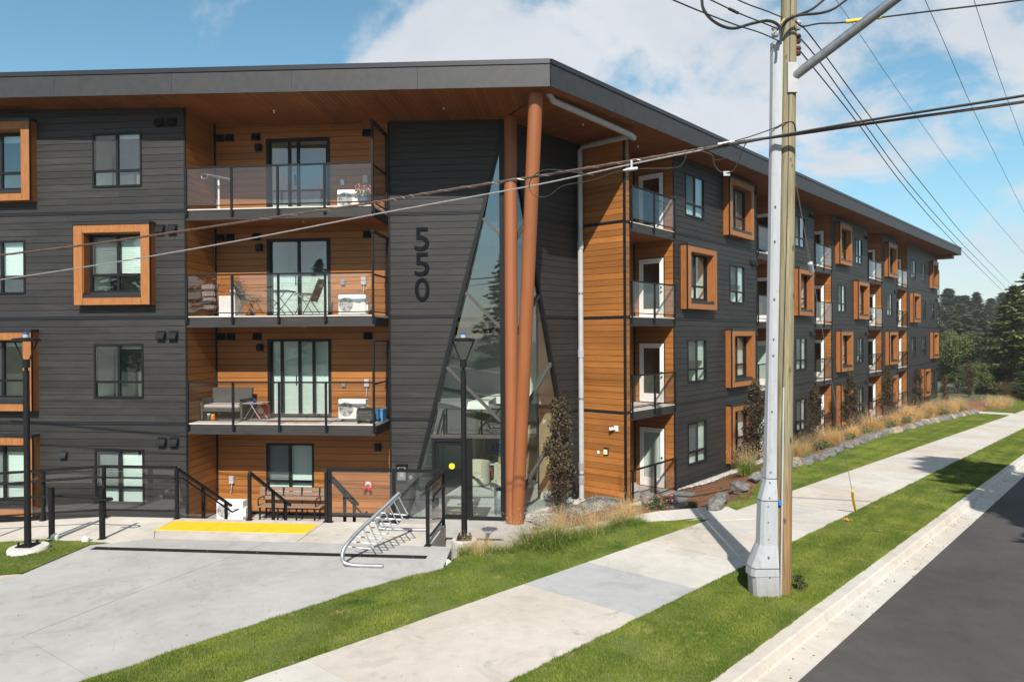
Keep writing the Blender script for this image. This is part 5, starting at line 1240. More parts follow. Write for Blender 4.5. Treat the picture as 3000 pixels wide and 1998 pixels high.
u=onL(747,1200,-.7)[0]; r=thing('balcony_table',FL.P(u,-.7,z),'small grey tripod table beside the wicker sofa','table')
MB().box(FL,u-.3,u+.3,-1.0,-.5,z+.5,z+.52).build('table_top',M['pvc'],r)
for d,k in ((-1,-.95),(1,-.95),(-1,-.52),(1,-.52)): MB().tube([FL.P(u+.28*d,k,z),FL.P(u-.05*d,k,z+.5)],.011,6).build('leg',M['galv'],r)
tag(MB().lathe(FL.P(u-.02,-.72,z+.522),[(.032,0),(.034,.08),(.03,.10)],10).build('drink_can',pm('can_blue',(.03,.10,.45),rough=.3)),'blue drink can on the small balcony table','can')
redb=pm('red_bag',(.34,.02,.02),(.42,.04,.03),scale=6,rough=.6); r=thing('red_cooler_bag',FL.P(u+.02,-.98,z),'red bag with round pale badge under the balcony table','bag')
MB().box(FL,u-.17,u+.19,-1.3,-1.06,z,z+.42).build('body',redb,r,bevel=.03); disc(FL,u,-1.06,z+.24,.09,.006).build('badge',pm('badge',(.6,.5,.3),rough=.6),r)
for px,c,h,lb,nm_ in ((612,(.02,.10,.07),.17,'dark green jar with pale lid under the wicker sofa','jar'),(624,(.75,.16,.02),.16,'orange jug under the wicker sofa','jug')):
    uu=onL(px,1220,-.62)[0]; r=thing(nm_,FL.P(uu,-.62,z),lb,nm_); MB().lathe(FL.P(uu,-.62,z),[(.055,0),(.06,.02),(.06,h*.75),(.045,h)],12).build('body',pm(nm_+'_paint',c,rough=.5),r); MB().lathe(FL.P(uu,-.62,z+h),[(.05,0),(.05,.03)],12).build('lid',M['plastic'] if nm_=='jar' else M['yellow'],r)
uu=onL(1070,1225,-.25)[0]; r=thing('barbecue',FL.P(uu,-.3,z),'small black portable barbecue at the balcony corner','barbecue')
olive=pm('barbecue_paint',(.02,.022,.016),rough=.35)
m=MB(); m.box(FL,uu-.23,uu+.23,-.48,-.14,z+.10,z+.22); m.build('fire_box',olive,r,bevel=.02)
m=MB(); n=8; prof=[(.17*math.cos(a*math.pi/n)*1.02,.20*math.sin(a*math.pi/n)) for a in range(n+1)]
b=0; m.v=[FL.P(uu+s_*.22,-.31+x,z+.225+y) for s_ in (-1,1) for x,y in prof]; m.f=[[i for i in range(n+1)],[n+1+i for i in reversed(range(n+1))]]+[[i,i+1,n+2+i,n+1+i] for i in range(n)]; m.m=[0]*(n+2); m.fix=True; m.build('lid',olive,r)
for a in (-.18,.18): MB().box(FL,uu+a-.02,uu+a+.02,-.45,-.17,z,z+.10).build('foot',M['black'],r)
MB().tube([FL.P(uu-.12,-.12,z+.30),FL.P(uu-.12,-.08,z+.32),FL.P(uu+.12,-.08,z+.32),FL.P(uu+.12,-.12,z+.30)],.012,6).build('handle',M['galv'],r)
uu=onL(1108,1215,-.75)[0]; r=thing('storage_bin',FL.P(uu,-.8,z),'blue plastic storage bin in the balcony corner','bin'); bl=pm('bin_blue',(.05,.20,.38),rough=.5)
MB().box(FL,uu-.17,uu+.17,-1.0,-.6,z,z+.33).build('body',bl,r,bevel=.01); MB().box(FL,uu-.19,uu+.19,-1.02,-.58,z+.33,z+.36).build('lid',bl,r)
uu=onL(860,1235,-.4)[0]; tag(MB().box(FL,uu-.75,uu+.75,-.62,-.18,z+.001,z+.01).build('rug',pm('rug',(.50,.40,.32),(.42,.14,.10),scale=5,rough=.95)),'faded red and cream rug on the second-floor balcony','rug')
# ------------------------------------------------------------------ lamps
def lamp(px,D,yb,label,pier):
    X=atD(px,1000,D)[0]; zy=lambda y: atD(px,y,D)[2]; zb=zy(yb); r=thing('street_lamp',(X,D,zb),label,'street lamp','black garden lamps')
    if pier=='disc': MB().lathe((X+.03,D-.02,ZP-.25),[(.33,0),(.33,.30),(.31,.33)],28).build('concrete_base',M['conc_l'],r,smooth=True)
    else: MB().lathe((X,D,.2),[(.24,0),(.24,zb-.22),(.225,zb-.205)],28).build('concrete_base',M['conc_l'],r,smooth=True)
    zb2=zb if pier!='disc' else ZP+.082
    m=MB(); m.box(WX,X-.14,X+.14,-D-.14,-D+.14,zb2,zb2+.02)
    for a in (-.1,.1):
        for b in (-.1,.1): m.lathe((X+a,D+b,zb2+.02),[(.02,0),(.02,.06),(.012,.065)],8)
    m.build('base_plate',M['black'],r)
    zt=zy(1086); MB().tube([(X,D,zb2+.02),(X,D,zb2+1.6),(X,D,zt)],[.058,.052,.052],16).build('pole',M['black'],r,smooth=True)
    m=MB(); m.tube([(X,D,zt),(X,D,zt+.1)],.03,12); m.tube([(X,D,zy(1077)),(X,D,zy(1053))],.062,14); m.build('collar',M['black'],r)
    zd=zy(1001)
    for k in (-1,1): MB().tube([(X+.055*k,D,zy(1056)),(X+.20*k,D+.02*k,zd+.02)],.014,8).build('arm',M['black'],r)
    MB().lathe((X,D,zd),[(.18,0),(.225,.01),(.225,.04),(.2,.06),(.06,.075)],28).build('lamp_disc',M['black'],r,smooth=True)
    MB().lathe((X,D,zd+.075),[(.05,0),(.05,.055)],14).build('photocell_base',M['casing'],r); MB().lathe((X,D,zd+.13),[(.052,0),(.05,.03),(.03,.04)],14).build('photocell',pm_blue,r)
lamp(76,12.62,1611,'black garden lamp on the left lawn with round concrete base','disc')
lamp(1357,13.2,1577,'black garden lamp in front of the glass entrance on a concrete pier','pier')
for px,py,lb,z in ((160,1580,'white pipe cap behind the left lamp at the handrail post foot',ZP),(251,1586,'white pipe cap at the right tip of the left lawn',ZP),(1312,1658,'white pipe cap at the plaza corner beside the ornamental grass',1.48)):
    p=onZ(px,py,z); r=thing('pipe_cap',(p[0],p[1],z-.02),lb,'pipe cap','white cleanout caps'); MB().lathe((p[0],p[1],z-.05),[(.062,0),(.062,.09),(.066,.09),(.066,.13),(.05,.14)],16).build('pipe',M['plastic'],r); MB().box(WX,p[0]-.02,p[0]+.02,-p[1]-.02,-p[1]+.02,z+.089,z+.115).build('plug',M['plastic'],r)
# ------------------------------------------------------------------ bike rack
rk_=thing('bike_rack',FL.P(-3.7,6.4,ZP),'galvanised tube bike rack with wire hoops on the plaza corner','bike rack')
def smooth_path(pts,n=8):
    pts=[Vector(p) for p in pts]; o=[]
    for i in range(len(pts)-1):
        p0=pts[max(i-1,0)]; p1=pts[i]; p2=pts[i+1]; p3=pts[min(i+2,len(pts)-1)]
        for k in range(n):
            t=k/n; o.append(.5*((2*p1)+(p2-p0)*t+(2*p0-5*p1+4*p2-p3)*t*t+(3*p1-p0-3*p2+p3)*t**3))
    return o+[pts[-1]]
def lpt(px,py,w_): q=onL(px,py,w_); return Vector(FL.P(q[0],w_,q[1]))
f0=lpt(1122,1660,7.40); f0.z=ZP+.032; f1=lpt(1040,1659,7.40); f1.z=ZP+.032; f2=lpt(1010,1648,7.40); f3=lpt(1003,1628,7.38); f4=lpt(1012,1600,7.3); f5=lpt(1050,1556,7.05); ap=lpt(1169,1444,6.35)
main=[f0,f0.lerp(f1,.5)]+smooth_path([f1,f2,f3,f4,f5])+[f5.lerp(ap,.5),ap]
MB().tube(main,.034,12).build('main_tube',M['galv'],rk_,smooth=True)
h0=lpt(1250,1556,5.2); h0.z=ZP+.032; h1=lpt(1135,1555,5.2); h1.z=ZP+.032; h2=lpt(1112,1545,5.2); h3=lpt(1106,1528,5.22); h4=lpt(1112,1510,5.3)
MB().tube([h0,h0.lerp(h1,.5)]+smooth_path([h1,h2,h3,h4])+[h4.lerp(ap,.5),ap+Vector((0,.02,-.04))],.034,12).build('rear_tube',M['galv'],rk_,smooth=True)
tu=Vector((tL[0],tL[1],0))
for k in range(8):
    t=.10+.86*k/7; B=f5.lerp(ap,t); Cc=B+tu*.19+Vector((0,0,-.37))
    if Cc.z<ZP+.06: Cc.z=ZP+.06
    E_=Cc-tu*.50+Vector((0,0,.035)); r1=B.lerp(Cc,.86); r2=Cc.lerp(E_,.12)
    MB().tube([B,B.lerp(Cc,.5)]+smooth_path([r1,r1.lerp(Cc,.55)+tu*.012,r2.lerp(Cc,.5)+Vector((0,0,.004)),r2],4)+[Cc.lerp(E_,.5),E_],.0115,7).build('wheel_hoop',M['galv'],rk_,smooth=True)
# ------------------------------------------------------------------ utility pole
pb=onZ(2290,1738,1.7,.03); PX,PY,PZ=pb; LEAN=math.tan(R_(.9))
def pc_(z): return (PX+(z-PZ)*LEAN,PY,z)
up=thing('utility_pole',pb,'tall wooden utility pole with white metal casing at its foot, on the verge','utility pole')
zs_=[PZ-.3,PZ,2.5,4,6,8,10,12,14.5]
MB().tube([pc_(z) for z in zs_],[.142-.0022*(z-PZ)*1.2 for z in zs_],24).build('wood_pole',M['pole'],up,smooth=True)
sec=[(126,2260,2291,.10),(700,2253,2281,.11),(1100,2246,2273,.12),(1400,2238,2270,.13),(1412,2236,2270,.14),(1462,2221,2270,.18),(1590,2217,2270,.18),(1655,2190,2270,.23),(1678,2188,2270,.235),(1679,2193,2271,.225),(1738,2196,2272,.225)]
m=MB(); n=6
for y,xl,xr,dp in sec:
    a=atD(xl,y,PY-.05); b_=atD(xr,y,PY-.05); z=max(a[2],PZ-.02); X0,X1=a[0],b_[0]; c=min(.06,(X1-X0)*.35)
    m.v+=[(X0,PY-.0,z),(X0+c*.3,PY-dp*.75,z),(X0+c,PY-dp,z),(X1,PY-dp,z),(X1,PY+dp,z),(X0+c,PY+dp*.8,z)]
for i in range(len(sec)-1):
    for k in range(n): m.f.append([i*n+k,i*n+(k+1)%n,(i+1)*n+(k+1)%n,(i+1)*n+k]); m.m.append(0)
m.f+=[list(range(n)),[ (len(sec)-1)*n+k for k in reversed(range(n))]]; m.m+=[0,0]; m.fix=True
cs_=m.build('cable_casing',M['casing'],up)
for y,x in ((602,2281),(705,2279),(875,2277),(992,2275),(1040,2274),(1205,2270),(1383,2266),(1414,2263),(1459,2262),(1484,2258),(1530,2258),(1580,2259),(1633,2261),(1691,2264)):
    p=atD(x-6,y,PY-.26 if y>1600 else PY-.2 if y>1450 else PY-.16); MB().tube([(p[0],p[1]+.06,p[2]),(p[0],p[1]+.012,p[2])],.013,8).build('bolt',M['galv'],cs_)
for i in (3,5,7):
    ring=[Vector(v) for v in cs_.data.vertices and [cs_.data.vertices[i*6+k].co for k in range(6)]]; c=sum(ring,Vector())/6; m=MB(); n=6
    for dz in (-.006,.006): m.v+=[tuple(c+(v-c)*1.012+Vector((0,0,dz))) for v in ring]
    m.f=[[k,(k+1)%6,6+(k+1)%6,6+k] for k in range(6)]; m.m=[0]*6; m.fix=True; m.build('casing_seam',M['flash'],cs_)
p0=pc_(1.6); MB().tube([(PX-.07,PY-.145,PZ),(PX-.065+LEAN*2,PY-.142,3.4),(PX-.06+LEAN*3,PY-.14,4.6)],.014,8).build('ground_conduit',M['pvc'],up)
MB().tube([(PX-.07+LEAN*3,PY-.14,4.6),(PX-.03+LEAN*6,PY-.13,7.5),(PX-.02+LEAN*9,PY-.125,10.5),(PX+LEAN*11,PY-.12,13)],.005,5).build('ground_wire',M['cable'],up)
MB().box(WX,PX-.10,PX-.055,-PY+.15,-PY+.165,PZ+1.42,PZ+1.49).build('blue_tag',pm('tag_blue',(.02,.18,.55),rough=.4),up)
# steel arm over the road
a0=Vector(atD(2322,228,PY-.1)); a0=Vector((a0.x,PY-.06,a0.z)); dirA=Vector((nR[0],nR[1],.50)).normalized()
e_=atD(2620,0,9.75); dirA=(Vector(e_)-a0).normalized()
MB().tube([tuple(a0),tuple(a0+dirA*3.4)],.072,14).build('steel_arm',M['galv'],up,smooth=True)
m=MB(); m.box(WX,a0.x-.09,a0.x+.06,-PY+.06,-PY+.15,a0.z-.24,a0.z+.22); m.build('arm_bracket',M['pvc'],up)
# insulators on the side of the pole
for y in (75,115,150):
    c=atD(2340,y,PY-.02); m=MB(); m.tube([(pc_(c[2])[0],PY-.02,c[2]),(c[0],PY-.02,c[2])],.018,8); m.build('insulator_bracket',M['galv'],up)
    MB().tube([(c[0]-.01,PY-.02,c[2]-.07),(c[0]-.01,PY-.02,c[2]-.03),(c[0]-.01,PY-.02,c[2]),(c[0]-.01,PY-.02,c[2]+.03),(c[0]-.01,PY-.02,c[2]+.07)],[.035,.05,.03,.05,.035],12).build('insulator',pm('porcelain',(.10,.035,.025),rough=.2) if y>80 else M['casing'],up)
c=atD(2270,98,PY-.1); MB().tube([(c[0],PY-.12,c[2]-.06),(c[0],PY-.12,c[2]-.02),(c[0],PY-.12,c[2]+.02),(c[0],PY-.12,c[2]+.07)],[.05,.06,.035,.06],12).build('insulator',M['casing'],up)
# ------------------------------------------------------------------ wires
def wire(name,pts,r,mat,label,cat='cable',group=None,n=6,seg=6):
    o=MB().tube(smooth_path(pts,n),r,seg).build(name,mat,None,smooth=True); tag(o,label,cat,group); return o
dl_=lambda x:12.126/(1+.2618*(x-1500)/2050); dr_=lambda x:12.43/(1+(x-1500)/2050/3)
def lx(pts,off=0): return [atD(x,y,(dl_(x) if x<2300 else dr_(x))-.33+off) for x,y in pts]
wire('overhead_cable',lx([(-420,800),(0,748),(236,719.6),(440,691),(750,645),(1100,593),(1249,567),(1546,521),(1849,472),(2057,437),(2190,413),(2327,395),(2600,355),(3000,299),(3500,215)]),.022,M['cableb'],'thick brown lashed cable crossing the facade to the pole, the upper of two','cable')
wire('overhead_cable',lx([(-420,880),(0,820),(271,779),(500,741),(750,696),(1100,628),(1249,601),(1578,541),(1849,482),(2060,440),(2190,418)],-.03),.0125,M['strand'],'thin silver cable crossing the facade below the brown one','cable')
wire('overhead_cable',lx([(2060,441),(2190,416),(2327,391),(2600,344),(3000,281),(3500,195)],-.05),.02,M['cable'],'black lashed cable running right from the pole above the road, upper strand','cable')
# lashing wire round the brown cable
bp=smooth_path(lx([(750,645),(1100,593),(1249,567),(1546,521),(1849,472),(2057,437),(2190,413)]),30); m=MB()
m.tube([p+Vector((0,.026*math.cos(i*.9),.026*math.sin(i*.9))) for i,p in enumerate(bp)],.004,4,False); tag(m.build('lashing_wire',M['strand']),'thin lashing wire wound round the brown overhead cable','wire')
wire('cable_loop',[atD(x,y,dl_(x)-.39) for x,y in ((1740,515),(1680,505),(1600,498),(1562,518),(1550,545),(1562,570),(1585,578),(1612,572),(1650,545),(1740,528),(1800,505),(1838,500),(1888,495),(1980,492),(2005,470),(2010,452))],.009,M['cable'],'slack loop of black drop cable hanging in front of the orange columns','cable')
wire('cable_loop',[atD(x,y,dl_(x)-.39) for x,y in ((2052,443),(2085,455),(2092,480),(2105,500),(2128,508),(2150,498),(2165,470),(2180,430),(2190,416))],.010,M['cable'],'black cable loop with grey tag hanging left of the pole','cable')
wire('cable_loop',[atD(x,y,dl_(x)-.38) for x,y in ((2130,435),(2100,450),(2088,462),(2100,470),(2130,462),(2165,445))],.006,M['cable'],'small thin cable loop just left of the pole','cable')
wire('drop_cable',[atD(x,y,10.8) for x,y in ((2090,433),(2130,420),(2200,400),(2270,375),(2300,360),(2325,360),(2332,385))],.009,M['cable'],'black clipped cable rising from the splice box to the pole','cable')
p=atD(2129,508,dl_(2129)-.39); tag(MB().box(WX,p[0]-.05,p[0]+.05,-p[1]-.004,-p[1]+.004,p[2]-.04,p[2]+.03).build('cable_tag',M['pvc']),'grey plastic tag on the cable loop beside the pole','tag')
p=atD(2128,420,dl_(2128)-.38); q=atD(2104,428,dl_(2104)-.38); r=thing('splice_box',p,'small silver splice box on the overhead cable left of the pole','splice box'); MB().tube([atD(2103,424,10.85),atD(2152,415,10.8)],.024,10).build('body',M['pvc'],r)
r=thing('cable_tap',atD(1853,495,dl_(1853)-.06),'silver tap fitting hanging below the overhead cable before the orange return wall','tap fitting'); MB().tube([atD(1825,500,11.22),atD(1842,497,11.22),atD(1868,494,11.2)],[.012,.028,.026],10).build('body',M['pvc'],r); MB().box(WX,atD(1850,480,11.2)[0]-.015,atD(1850,480,11.2)[0]+.015,-11.25,-11.19,atD(1850,494,11.2)[2],atD(1850,470,11.2)[2]).build('hanger',M['galv'],r)
dp_=lambda x:5.41/(1-1.3*(x-1500)/2050)
for pts,lb in (([(2348,78),(2390,126),(2558.6,355),(2722,565),(2857.5,726),(2980,850)],'rightmost of the three power lines running from the pole down to the trees'),([(2346,115),(2400,180),(2526,355),(2680,560),(2829.5,726),(2953,850)],'middle of the three power lines running from the pole down to the trees'),([(2344,150),(2400,220),(2512,360),(2660,560),(2799,715),(2937,853)],'leftmost of the three power lines running from the pole down to the trees')):
    wire('power_line',[atD(x,y,min(dp_(x),90)) for x,y in pts],.012,M['cable'],lb,'power line','power lines to the far trees')
dq=lambda x:5.38/(.88-(x-1500)/2050)
for pts,lb in (([(2330,145),(2235,100),(2150,72),(1970,0),(1700,-130)],'lowest of the wires leaving the pole to the upper left'),([(2322,105),(2260,78),(2160,38),(2080,0),(1800,-130)],'middle wire leaving the pole to the upper left, with a dark splice'),([(2315,62),(2250,35),(2160,0),(1900,-130)],'uppermost wire leaving the pole to the upper left')):
    wire('power_line',[atD(x,y,dq(x)) for x,y in pts],.009,M['cable'],lb,'power line','wires to the upper left')
m=MB()
for x,y in ((2143,30),(2155,36)): m.tube([atD(x-9,y-4,dq(x)),atD(x+9,y+4,dq(x))],.02,8)
tag(m.build('wire_splice',M['cable']),'dark twin splice on the middle wire left of the pole','splice')
wire('thick_cable',[atD(x,y,10.6) for x,y in ((2050,-60),(2056,0),(2061,28),(2082,56),(2115,77),(2152,84),(2203,70),(2250,62),(2280,75),(2288,100),(2286,130))],.022,M['cable'],'thick black riser cable drooping in a loop into the casing top','cable')
wire('thick_cable',[atD(x,y,10.65) for x,y in ((2470,-50),(2414,0),(2375,30),(2330,48),(2300,70),(2290,105))],.02,M['cable'],'thick black cable curving up right from the pole, the steeper of two','cable')
wire('thick_cable',[atD(x,y,10.6) for x,y in ((2600,-90),(2480,0),(2440,28),(2400,40),(2340,46),(2300,62),(2285,90))],.02,M['cable'],'thick black cable curving up right from the pole, the flatter of two','cable')
wire('service_cable',[atD(x,y,dr_(x)-.2) for x,y in ((2330,62),(2350,78),(2400,70),(2470,67),(2590,51),(2750,31),(2860,18),(3000,0),(3300,-45))],.012,M['cable'],'black service cable running right from the pole through a yellow sleeve','cable')
tag(MB().tube([atD(2478,65,dr_(2478)-.2),atD(2582,51,dr_(2582)-.2)],.028,10).build('cable_sleeve',M['yellow']),'yellow cable sleeve on the service wire above the steel arm','sleeve')
tag(MB().tube([atD(2290,72,10.78),atD(2301,58,10.75)],.03,8).build('cable_sleeve',M['yellow']),'short yellow sleeve against the pole below its top','sleeve')
for pts,d0,d1,lb in (([(2400,-70),(2449,0),(2526,112),(2647,290),(2834,546),(2988,729),(3080,830)],16,70,'thin far wire, nearest the pole'),([(2690,-50),(2710,0),(2764,121),(2843,304),(2904,430),(3000,621),(3090,790)],14,60,'thin far wire, middle one at the right edge'),([(2835,-50),(2853,0),(2927,224),(2998,420),(3100,700)],14,50,'thin far wire, rightmost at the top right corner')):
    k=len(pts)-1; wire('power_line',[atD(x,y,1/((1-i/k)/d0+(i/k)/d1)) for i,(x,y) in enumerate(pts)],.008,M['cable'],lb,'power line','far wires')
# guy wire with insulator and yellow guard
gb=Vector(onZ(2508,1500,1.7,.03)); gt=Vector((pc_(atD(2327,470,PY)[2])[0]+.1,PY+.05,atD(2327,470,PY)[2])); gm=gb.lerp(gt,.0)
r=thing('guy_wire',tuple(gb),'steel guy wire from the pole to the verge with white insulator','guy wire')
MB().tube(smooth_path([gt,gt.lerp(gb,.3)-Vector((0,0,.05)),gt.lerp(gb,.7)-Vector((0,0,.06)),gb],6),.006,6).build('strand',M['strand'],r)
gi=gt.lerp(gb,.215)-Vector((0,0,.045)); dg_=(gt-gb).normalized(); MB().tube([gi-dg_*.12,gi-dg_*.1,gi+dg_*.1,gi+dg_*.12],[.02,.045,.045,.02],12).build('insulator',M['casing'],r)
r=thing('guy_guard',tuple(gb),'yellow plastic guy-wire guard standing at the sidewalk edge','guy guard')
d2=(gt-gb).normalized(); MB().tube([gb-d2*.05,gb+d2*.45+Vector((-.015,0,0)),gb+d2*.88],[.03,.033,.03],10).build('sleeve',M['yellow'],r)
# ------------------------------------------------------------------ rocks
def rock_mesh(seed,mat,flat=.75):
    bm=bmesh.new(); bmesh.ops.create_icosphere(bm,subdivisions=4,radius=.5); rr=random.Random(seed); off=Vector((seed*7.3,seed*3.1,1))
    pl=[(Vector((rr.gauss(0,1),rr.gauss(0,1),rr.gauss(0,.7))).normalized(),rr.uniform(.27,.40)) for _ in range(12)]
    for v in bm.verts:
        for n_,d in pl:
            k=v.co.dot(n_)
            if k>d: v.co-=n_*(k-d)
        v.co+=v.co.normalized()*(.07*noise.noise(v.co*3.3+off)+.035*noise.noise(v.co*8+off)+.03*abs(noise.noise(v.co*15+off))); v.co.z*=flat
    me=bpy.data.meshes.new('rock'); bm.to_mesh(me); bm.free(); me.materials.append(mat); me.polygons.foreach_set('use_smooth',[True]*len(me.polygons)); me.set_sharp_from_angle(angle=R_(28)); return me
def ordn(n): return '%d%s'%(n,'th' if 10<n%100<14 else {1:'st',2:'nd',3:'rd'}.get(n%10,'th'))
RM=[rock_mesh(i,M['rock'] if i%8 else M['rockt'],.8) for i in range(8)]
random.seed(21); s=20.6; k=0; words=['grey','tan-flecked','blue-grey','weathered']
nrk=0
while s<57.8:
    big=False; L_=random.uniform(.62,.95) if not big else random.uniform(.75,1.05)
    if 16.3<s<16.6: pass
    d=drock(s)+random.uniform(-.06,.06); P=FG.P(s,wLe(s)-d-.18,zst(s)+random.uniform(.02,.09)-(.0 if not big else .02)); o=link('garden_rock',RM[random.randrange(8)])
    o.location=P; o.rotation_euler=(random.uniform(-.15,.15),random.uniform(-.15,.15),random.random()*6.28); hz=random.uniform(.42,.58) if not big else random.uniform(.5,.66)
    o.scale=(L_*1.02,random.uniform(.5,.7),hz)
    ang=math.atan2(tR[1],tR[0])+random.uniform(-.2,.2); o.rotation_euler.z=ang; nrk+=1
    tag(o,'%s rock from the path corner in the low wall edging the garden'%ordn(nrk),'rock','rocks of the low garden wall')
    s+=L_*.80
def boulder(px,py,z,sx,sy,sz,mi,label,rz=.4):
    p=onZ(px,py,z); o=link('boulder',RM[mi]); o.location=(p[0],p[1],z+sz*.28); o.scale=(sx,sy,sz); o.rotation_euler=(0,.05,rz); tag(o,label,'boulder'); return o
boulder(1775,1520,.15,1.7,1.1,1.0,1,'large grey boulder at the foot of the orange return wall',.3)
boulder(1695,1530,.2,1.0,.8,.7,2,'grey boulder on the white gravel left of the large one',.9)
boulder(1600,1545,.25,.8,.7,.55,3,'low boulder in the gravel beside the orange column',.1)
boulder(1905,1475,.55,.9,.5,.5,5,'pale flat boulder behind the flowering shrub',.5)
boulder(2098,1500,1.18,.72,.5,.52,6,'big grey rock at the corner of path and lawn strip',.7)
boulder(2115,1472,1.12,.66,.45,.42,1,'blocky grey rock behind the corner rock by the mulch',.9)
boulder(2168,1445,1.08,.66,.55,.5,2,'blue-grey rounded rock beside the lawn strip',.2)
boulder(2214,1415,1.05,.75,.5,.5,4,'tan-topped rock left of the pole casing',.6)
m=MB(); m.slab([onZ(x,y,.55)[:2] for x,y in ((1975,1440),(2080,1448),(2075,1470),(1970,1475))],.3,.58); tag(m.build('stone_step',M['rock']),'flat grey stone slab beside the ground-floor patio corner','stone')
m=MB(); m.slab([onZ(x,y,.75)[:2] for x,y in ((1955,1488),(2010,1470),(2005,1495),(1960,1505))],.4,.78); tag(m.build('stone_step',M['rock']),'flat stone slab between the two garden shrubs','stone')
# ------------------------------------------------------------------ ornamental grasses
def grass_mesh(name,seed,nb_,hb,ns,hs,spread,mats,wd=.011):
    rr=random.Random(seed); m=MB()
    def blade(L_,lean,az,w0,mi,droop):
        b=Vector((rr.gauss(0,spread*.35),rr.gauss(0,spread*.35),0)); h=Vector((math.cos(az),math.sin(az),0)); side=Vector((-math.sin(az),math.cos(az),0)); n=4; pr=None; m.mi=mi
        for i in range(n+1):
            t=i/n; a=lean+droop*t*t; p=b+h*(L_*t*math.sin(a))+Vector((0,0,L_*t*math.cos(a)*(1-.12*t*droop))); w_=side*(w0*(1-t*.85))*.5
            if pr: m.quad(tuple(pr[0]),tuple(pr[1]),tuple(p+w_),tuple(p-w_))
            pr=(p-w_,p+w_)
        return p
    for i in range(nb_): blade(hb*rr.uniform(.55,1.1),abs(rr.gauss(.25,.22)),rr.random()*6.28,wd,0,rr.uniform(.3,1.1))
    for i in range(ns):
        p=blade(hs*rr.uniform(.7,1.15),abs(rr.gauss(.22,.2)),rr.random()*6.28,wd*.55,1,rr.uniform(.05,.6)); m.mi=1
        for k in range(4):
            q=p+Vector((rr.gauss(0,.02),rr.gauss(0,.02),rr.gauss(-.06,.05))); a=Vector((rr.gauss(0,.5),rr.gauss(0,.5),rr.gauss(0,1))).normalized()*.014; c=Vector((rr.gauss(0,1),rr.gauss(0,1),.2)).normalized()*.006
            m.quad(tuple(q-a),tuple(q+c),tuple(q+a),tuple(q-c))
    return m.mesh(name,mats)
gg=leafm('grass_green',(.17,.27,.04),(.27,.36,.07),.5,.2); gt_=leafm('grass_straw',(.70,.50,.22),(.80,.62,.34),.55,.1); gs=leafm('grass_seed',(.52,.37,.22),(.62,.47,.30),.5,.12)
GM={'green':[grass_mesh('green_grass',i,480,.55,60,.8,.30,[gg,gs]) for i in range(3)],'mixed':[grass_mesh('mixed_grass',10+i,330,.55,200,.9,.34,[gg,gt_]) for i in range(2)],'straw':[grass_mesh('straw_grass',20+i,520,.95,70,1.05,.30,[gt_,gt_],.015) for i in range(3)],'pale':[grass_mesh('pale_grass',30+i,240,.5,330,.85,.32,[gs,gt_]) for i in range(2)]}
random.seed(31)
def clump(kind,P,sc,label,grp,cat='ornamental grass'):
    o=link('ornamental_grass',random.choice(GM[kind])); o.location=P; o.scale=(sc*random.uniform(.9,1.1),sc*random.uniform(.9,1.1),sc*random.uniform(.9,1.15)); o.rotation_euler.z=random.random()*6.28; return tag(o,label,cat,grp)
def lawnpt(px,py): P=onZ(px,py,1.7,.03); return P
near=[(1365,1640,'green',.62),(1400,1648,'mixed',.62),(1445,1640,'green',.6),(1482,1640,'green',.68),(1520,1628,'green',.58),(1552,1626,'green',1.05),(1590,1622,'green',1.1),(1628,1614,'green',.95),(1665,1602,'green',.85),(1700,1592,'green',.75),(1735,1582,'mixed',.75),(1768,1572,'green',.65),(1815,1556,'green',.75),(1845,1552,'green',.7),(1875,1546,'green',.55)]
for i,(x,y,kd,sc) in enumerate(near):
    P=lawnpt(x,y); clump(kd,(P[0],P[1]+.15,P[2]-.02),sc*1.05,'%s green grass clump from the left along the bed edge before the entrance'%ordn(i+1),'grasses edging the entrance bed')
P=onZ(1830,1535,.95)
for i,(x,y,z,kd,sc) in enumerate([(1580,1592,1.15,'pale',.48),(1625,1580,1.1,'pale',.45),(1670,1572,1.05,'pale',.4),(1835,1532,1.0,'straw',.75),(1858,1524,.95,'pale',.62),(1802,1545,1.05,'pale',.5),(1425,1610,1.3,'pale',.3),(1640,1545,.6,'pale',.7)]):
    p=onZ(x,y,z); clump(kd,(p[0],p[1],z-.03),sc,'%s straw-coloured grass tuft by the entrance boulders, counted from the column'%ordn(i+1),'dry grasses by the entrance')
def soilpt(px,py):
    z=.5; py-=9
    for _ in range(6): P=onZ(px,py,z); s_,w_=FG.inv(P); z=zsoil(max(19,min(s_,71)),w_)
    return (P[0],P[1],z)
far=[(21.6,.75,'green',1.1),(22.5,1.1,'mixed',1.1),(25.6,.9,'mixed',1.0),(26.6,1.0,'straw',1.05),(27.6,.8,'mixed',.9),(31.0,.9,'straw',1.15),(31.9,.75,'straw',.9),(34.6,.8,'straw',1.0),(37.6,.85,'straw',1.2),(38.5,.7,'straw',.9),(41.8,.8,'straw',1.1),(45.2,.9,'straw',1.25),(46.2,.7,'straw',.95),(49.6,.85,'straw',1.25),(53.2,.9,'straw',1.3),(54.3,.7,'straw',1.0),(57.0,1.0,'straw',1.25)]
for i,(s_,d_,kd,sc) in enumerate(far):
    w_=wLe(s_)-drock(s_)-d_-.1; P=FG.P(s_,w_,zsoil(s_,w_)-.02)
    clump(kd,P,sc,('%s grass mound from the pole behind the rock wall, golden'%ordn(i+1)) if kd=='straw' else ('%s grass mound from the pole behind the rock wall, green and straw'%ordn(i+1)),'grass mounds behind the rock wall')
for i,(x,y,sc) in enumerate(((2905,1200,1.3),(2930,1199,1.35),(2952,1198,1.2))):
    clump('pale',onZ(x,y,1.7,.03),sc,'%s tawny grass mound from the left past the end of the rock wall'%ordn(i+1),'tawny grass past the rock wall')
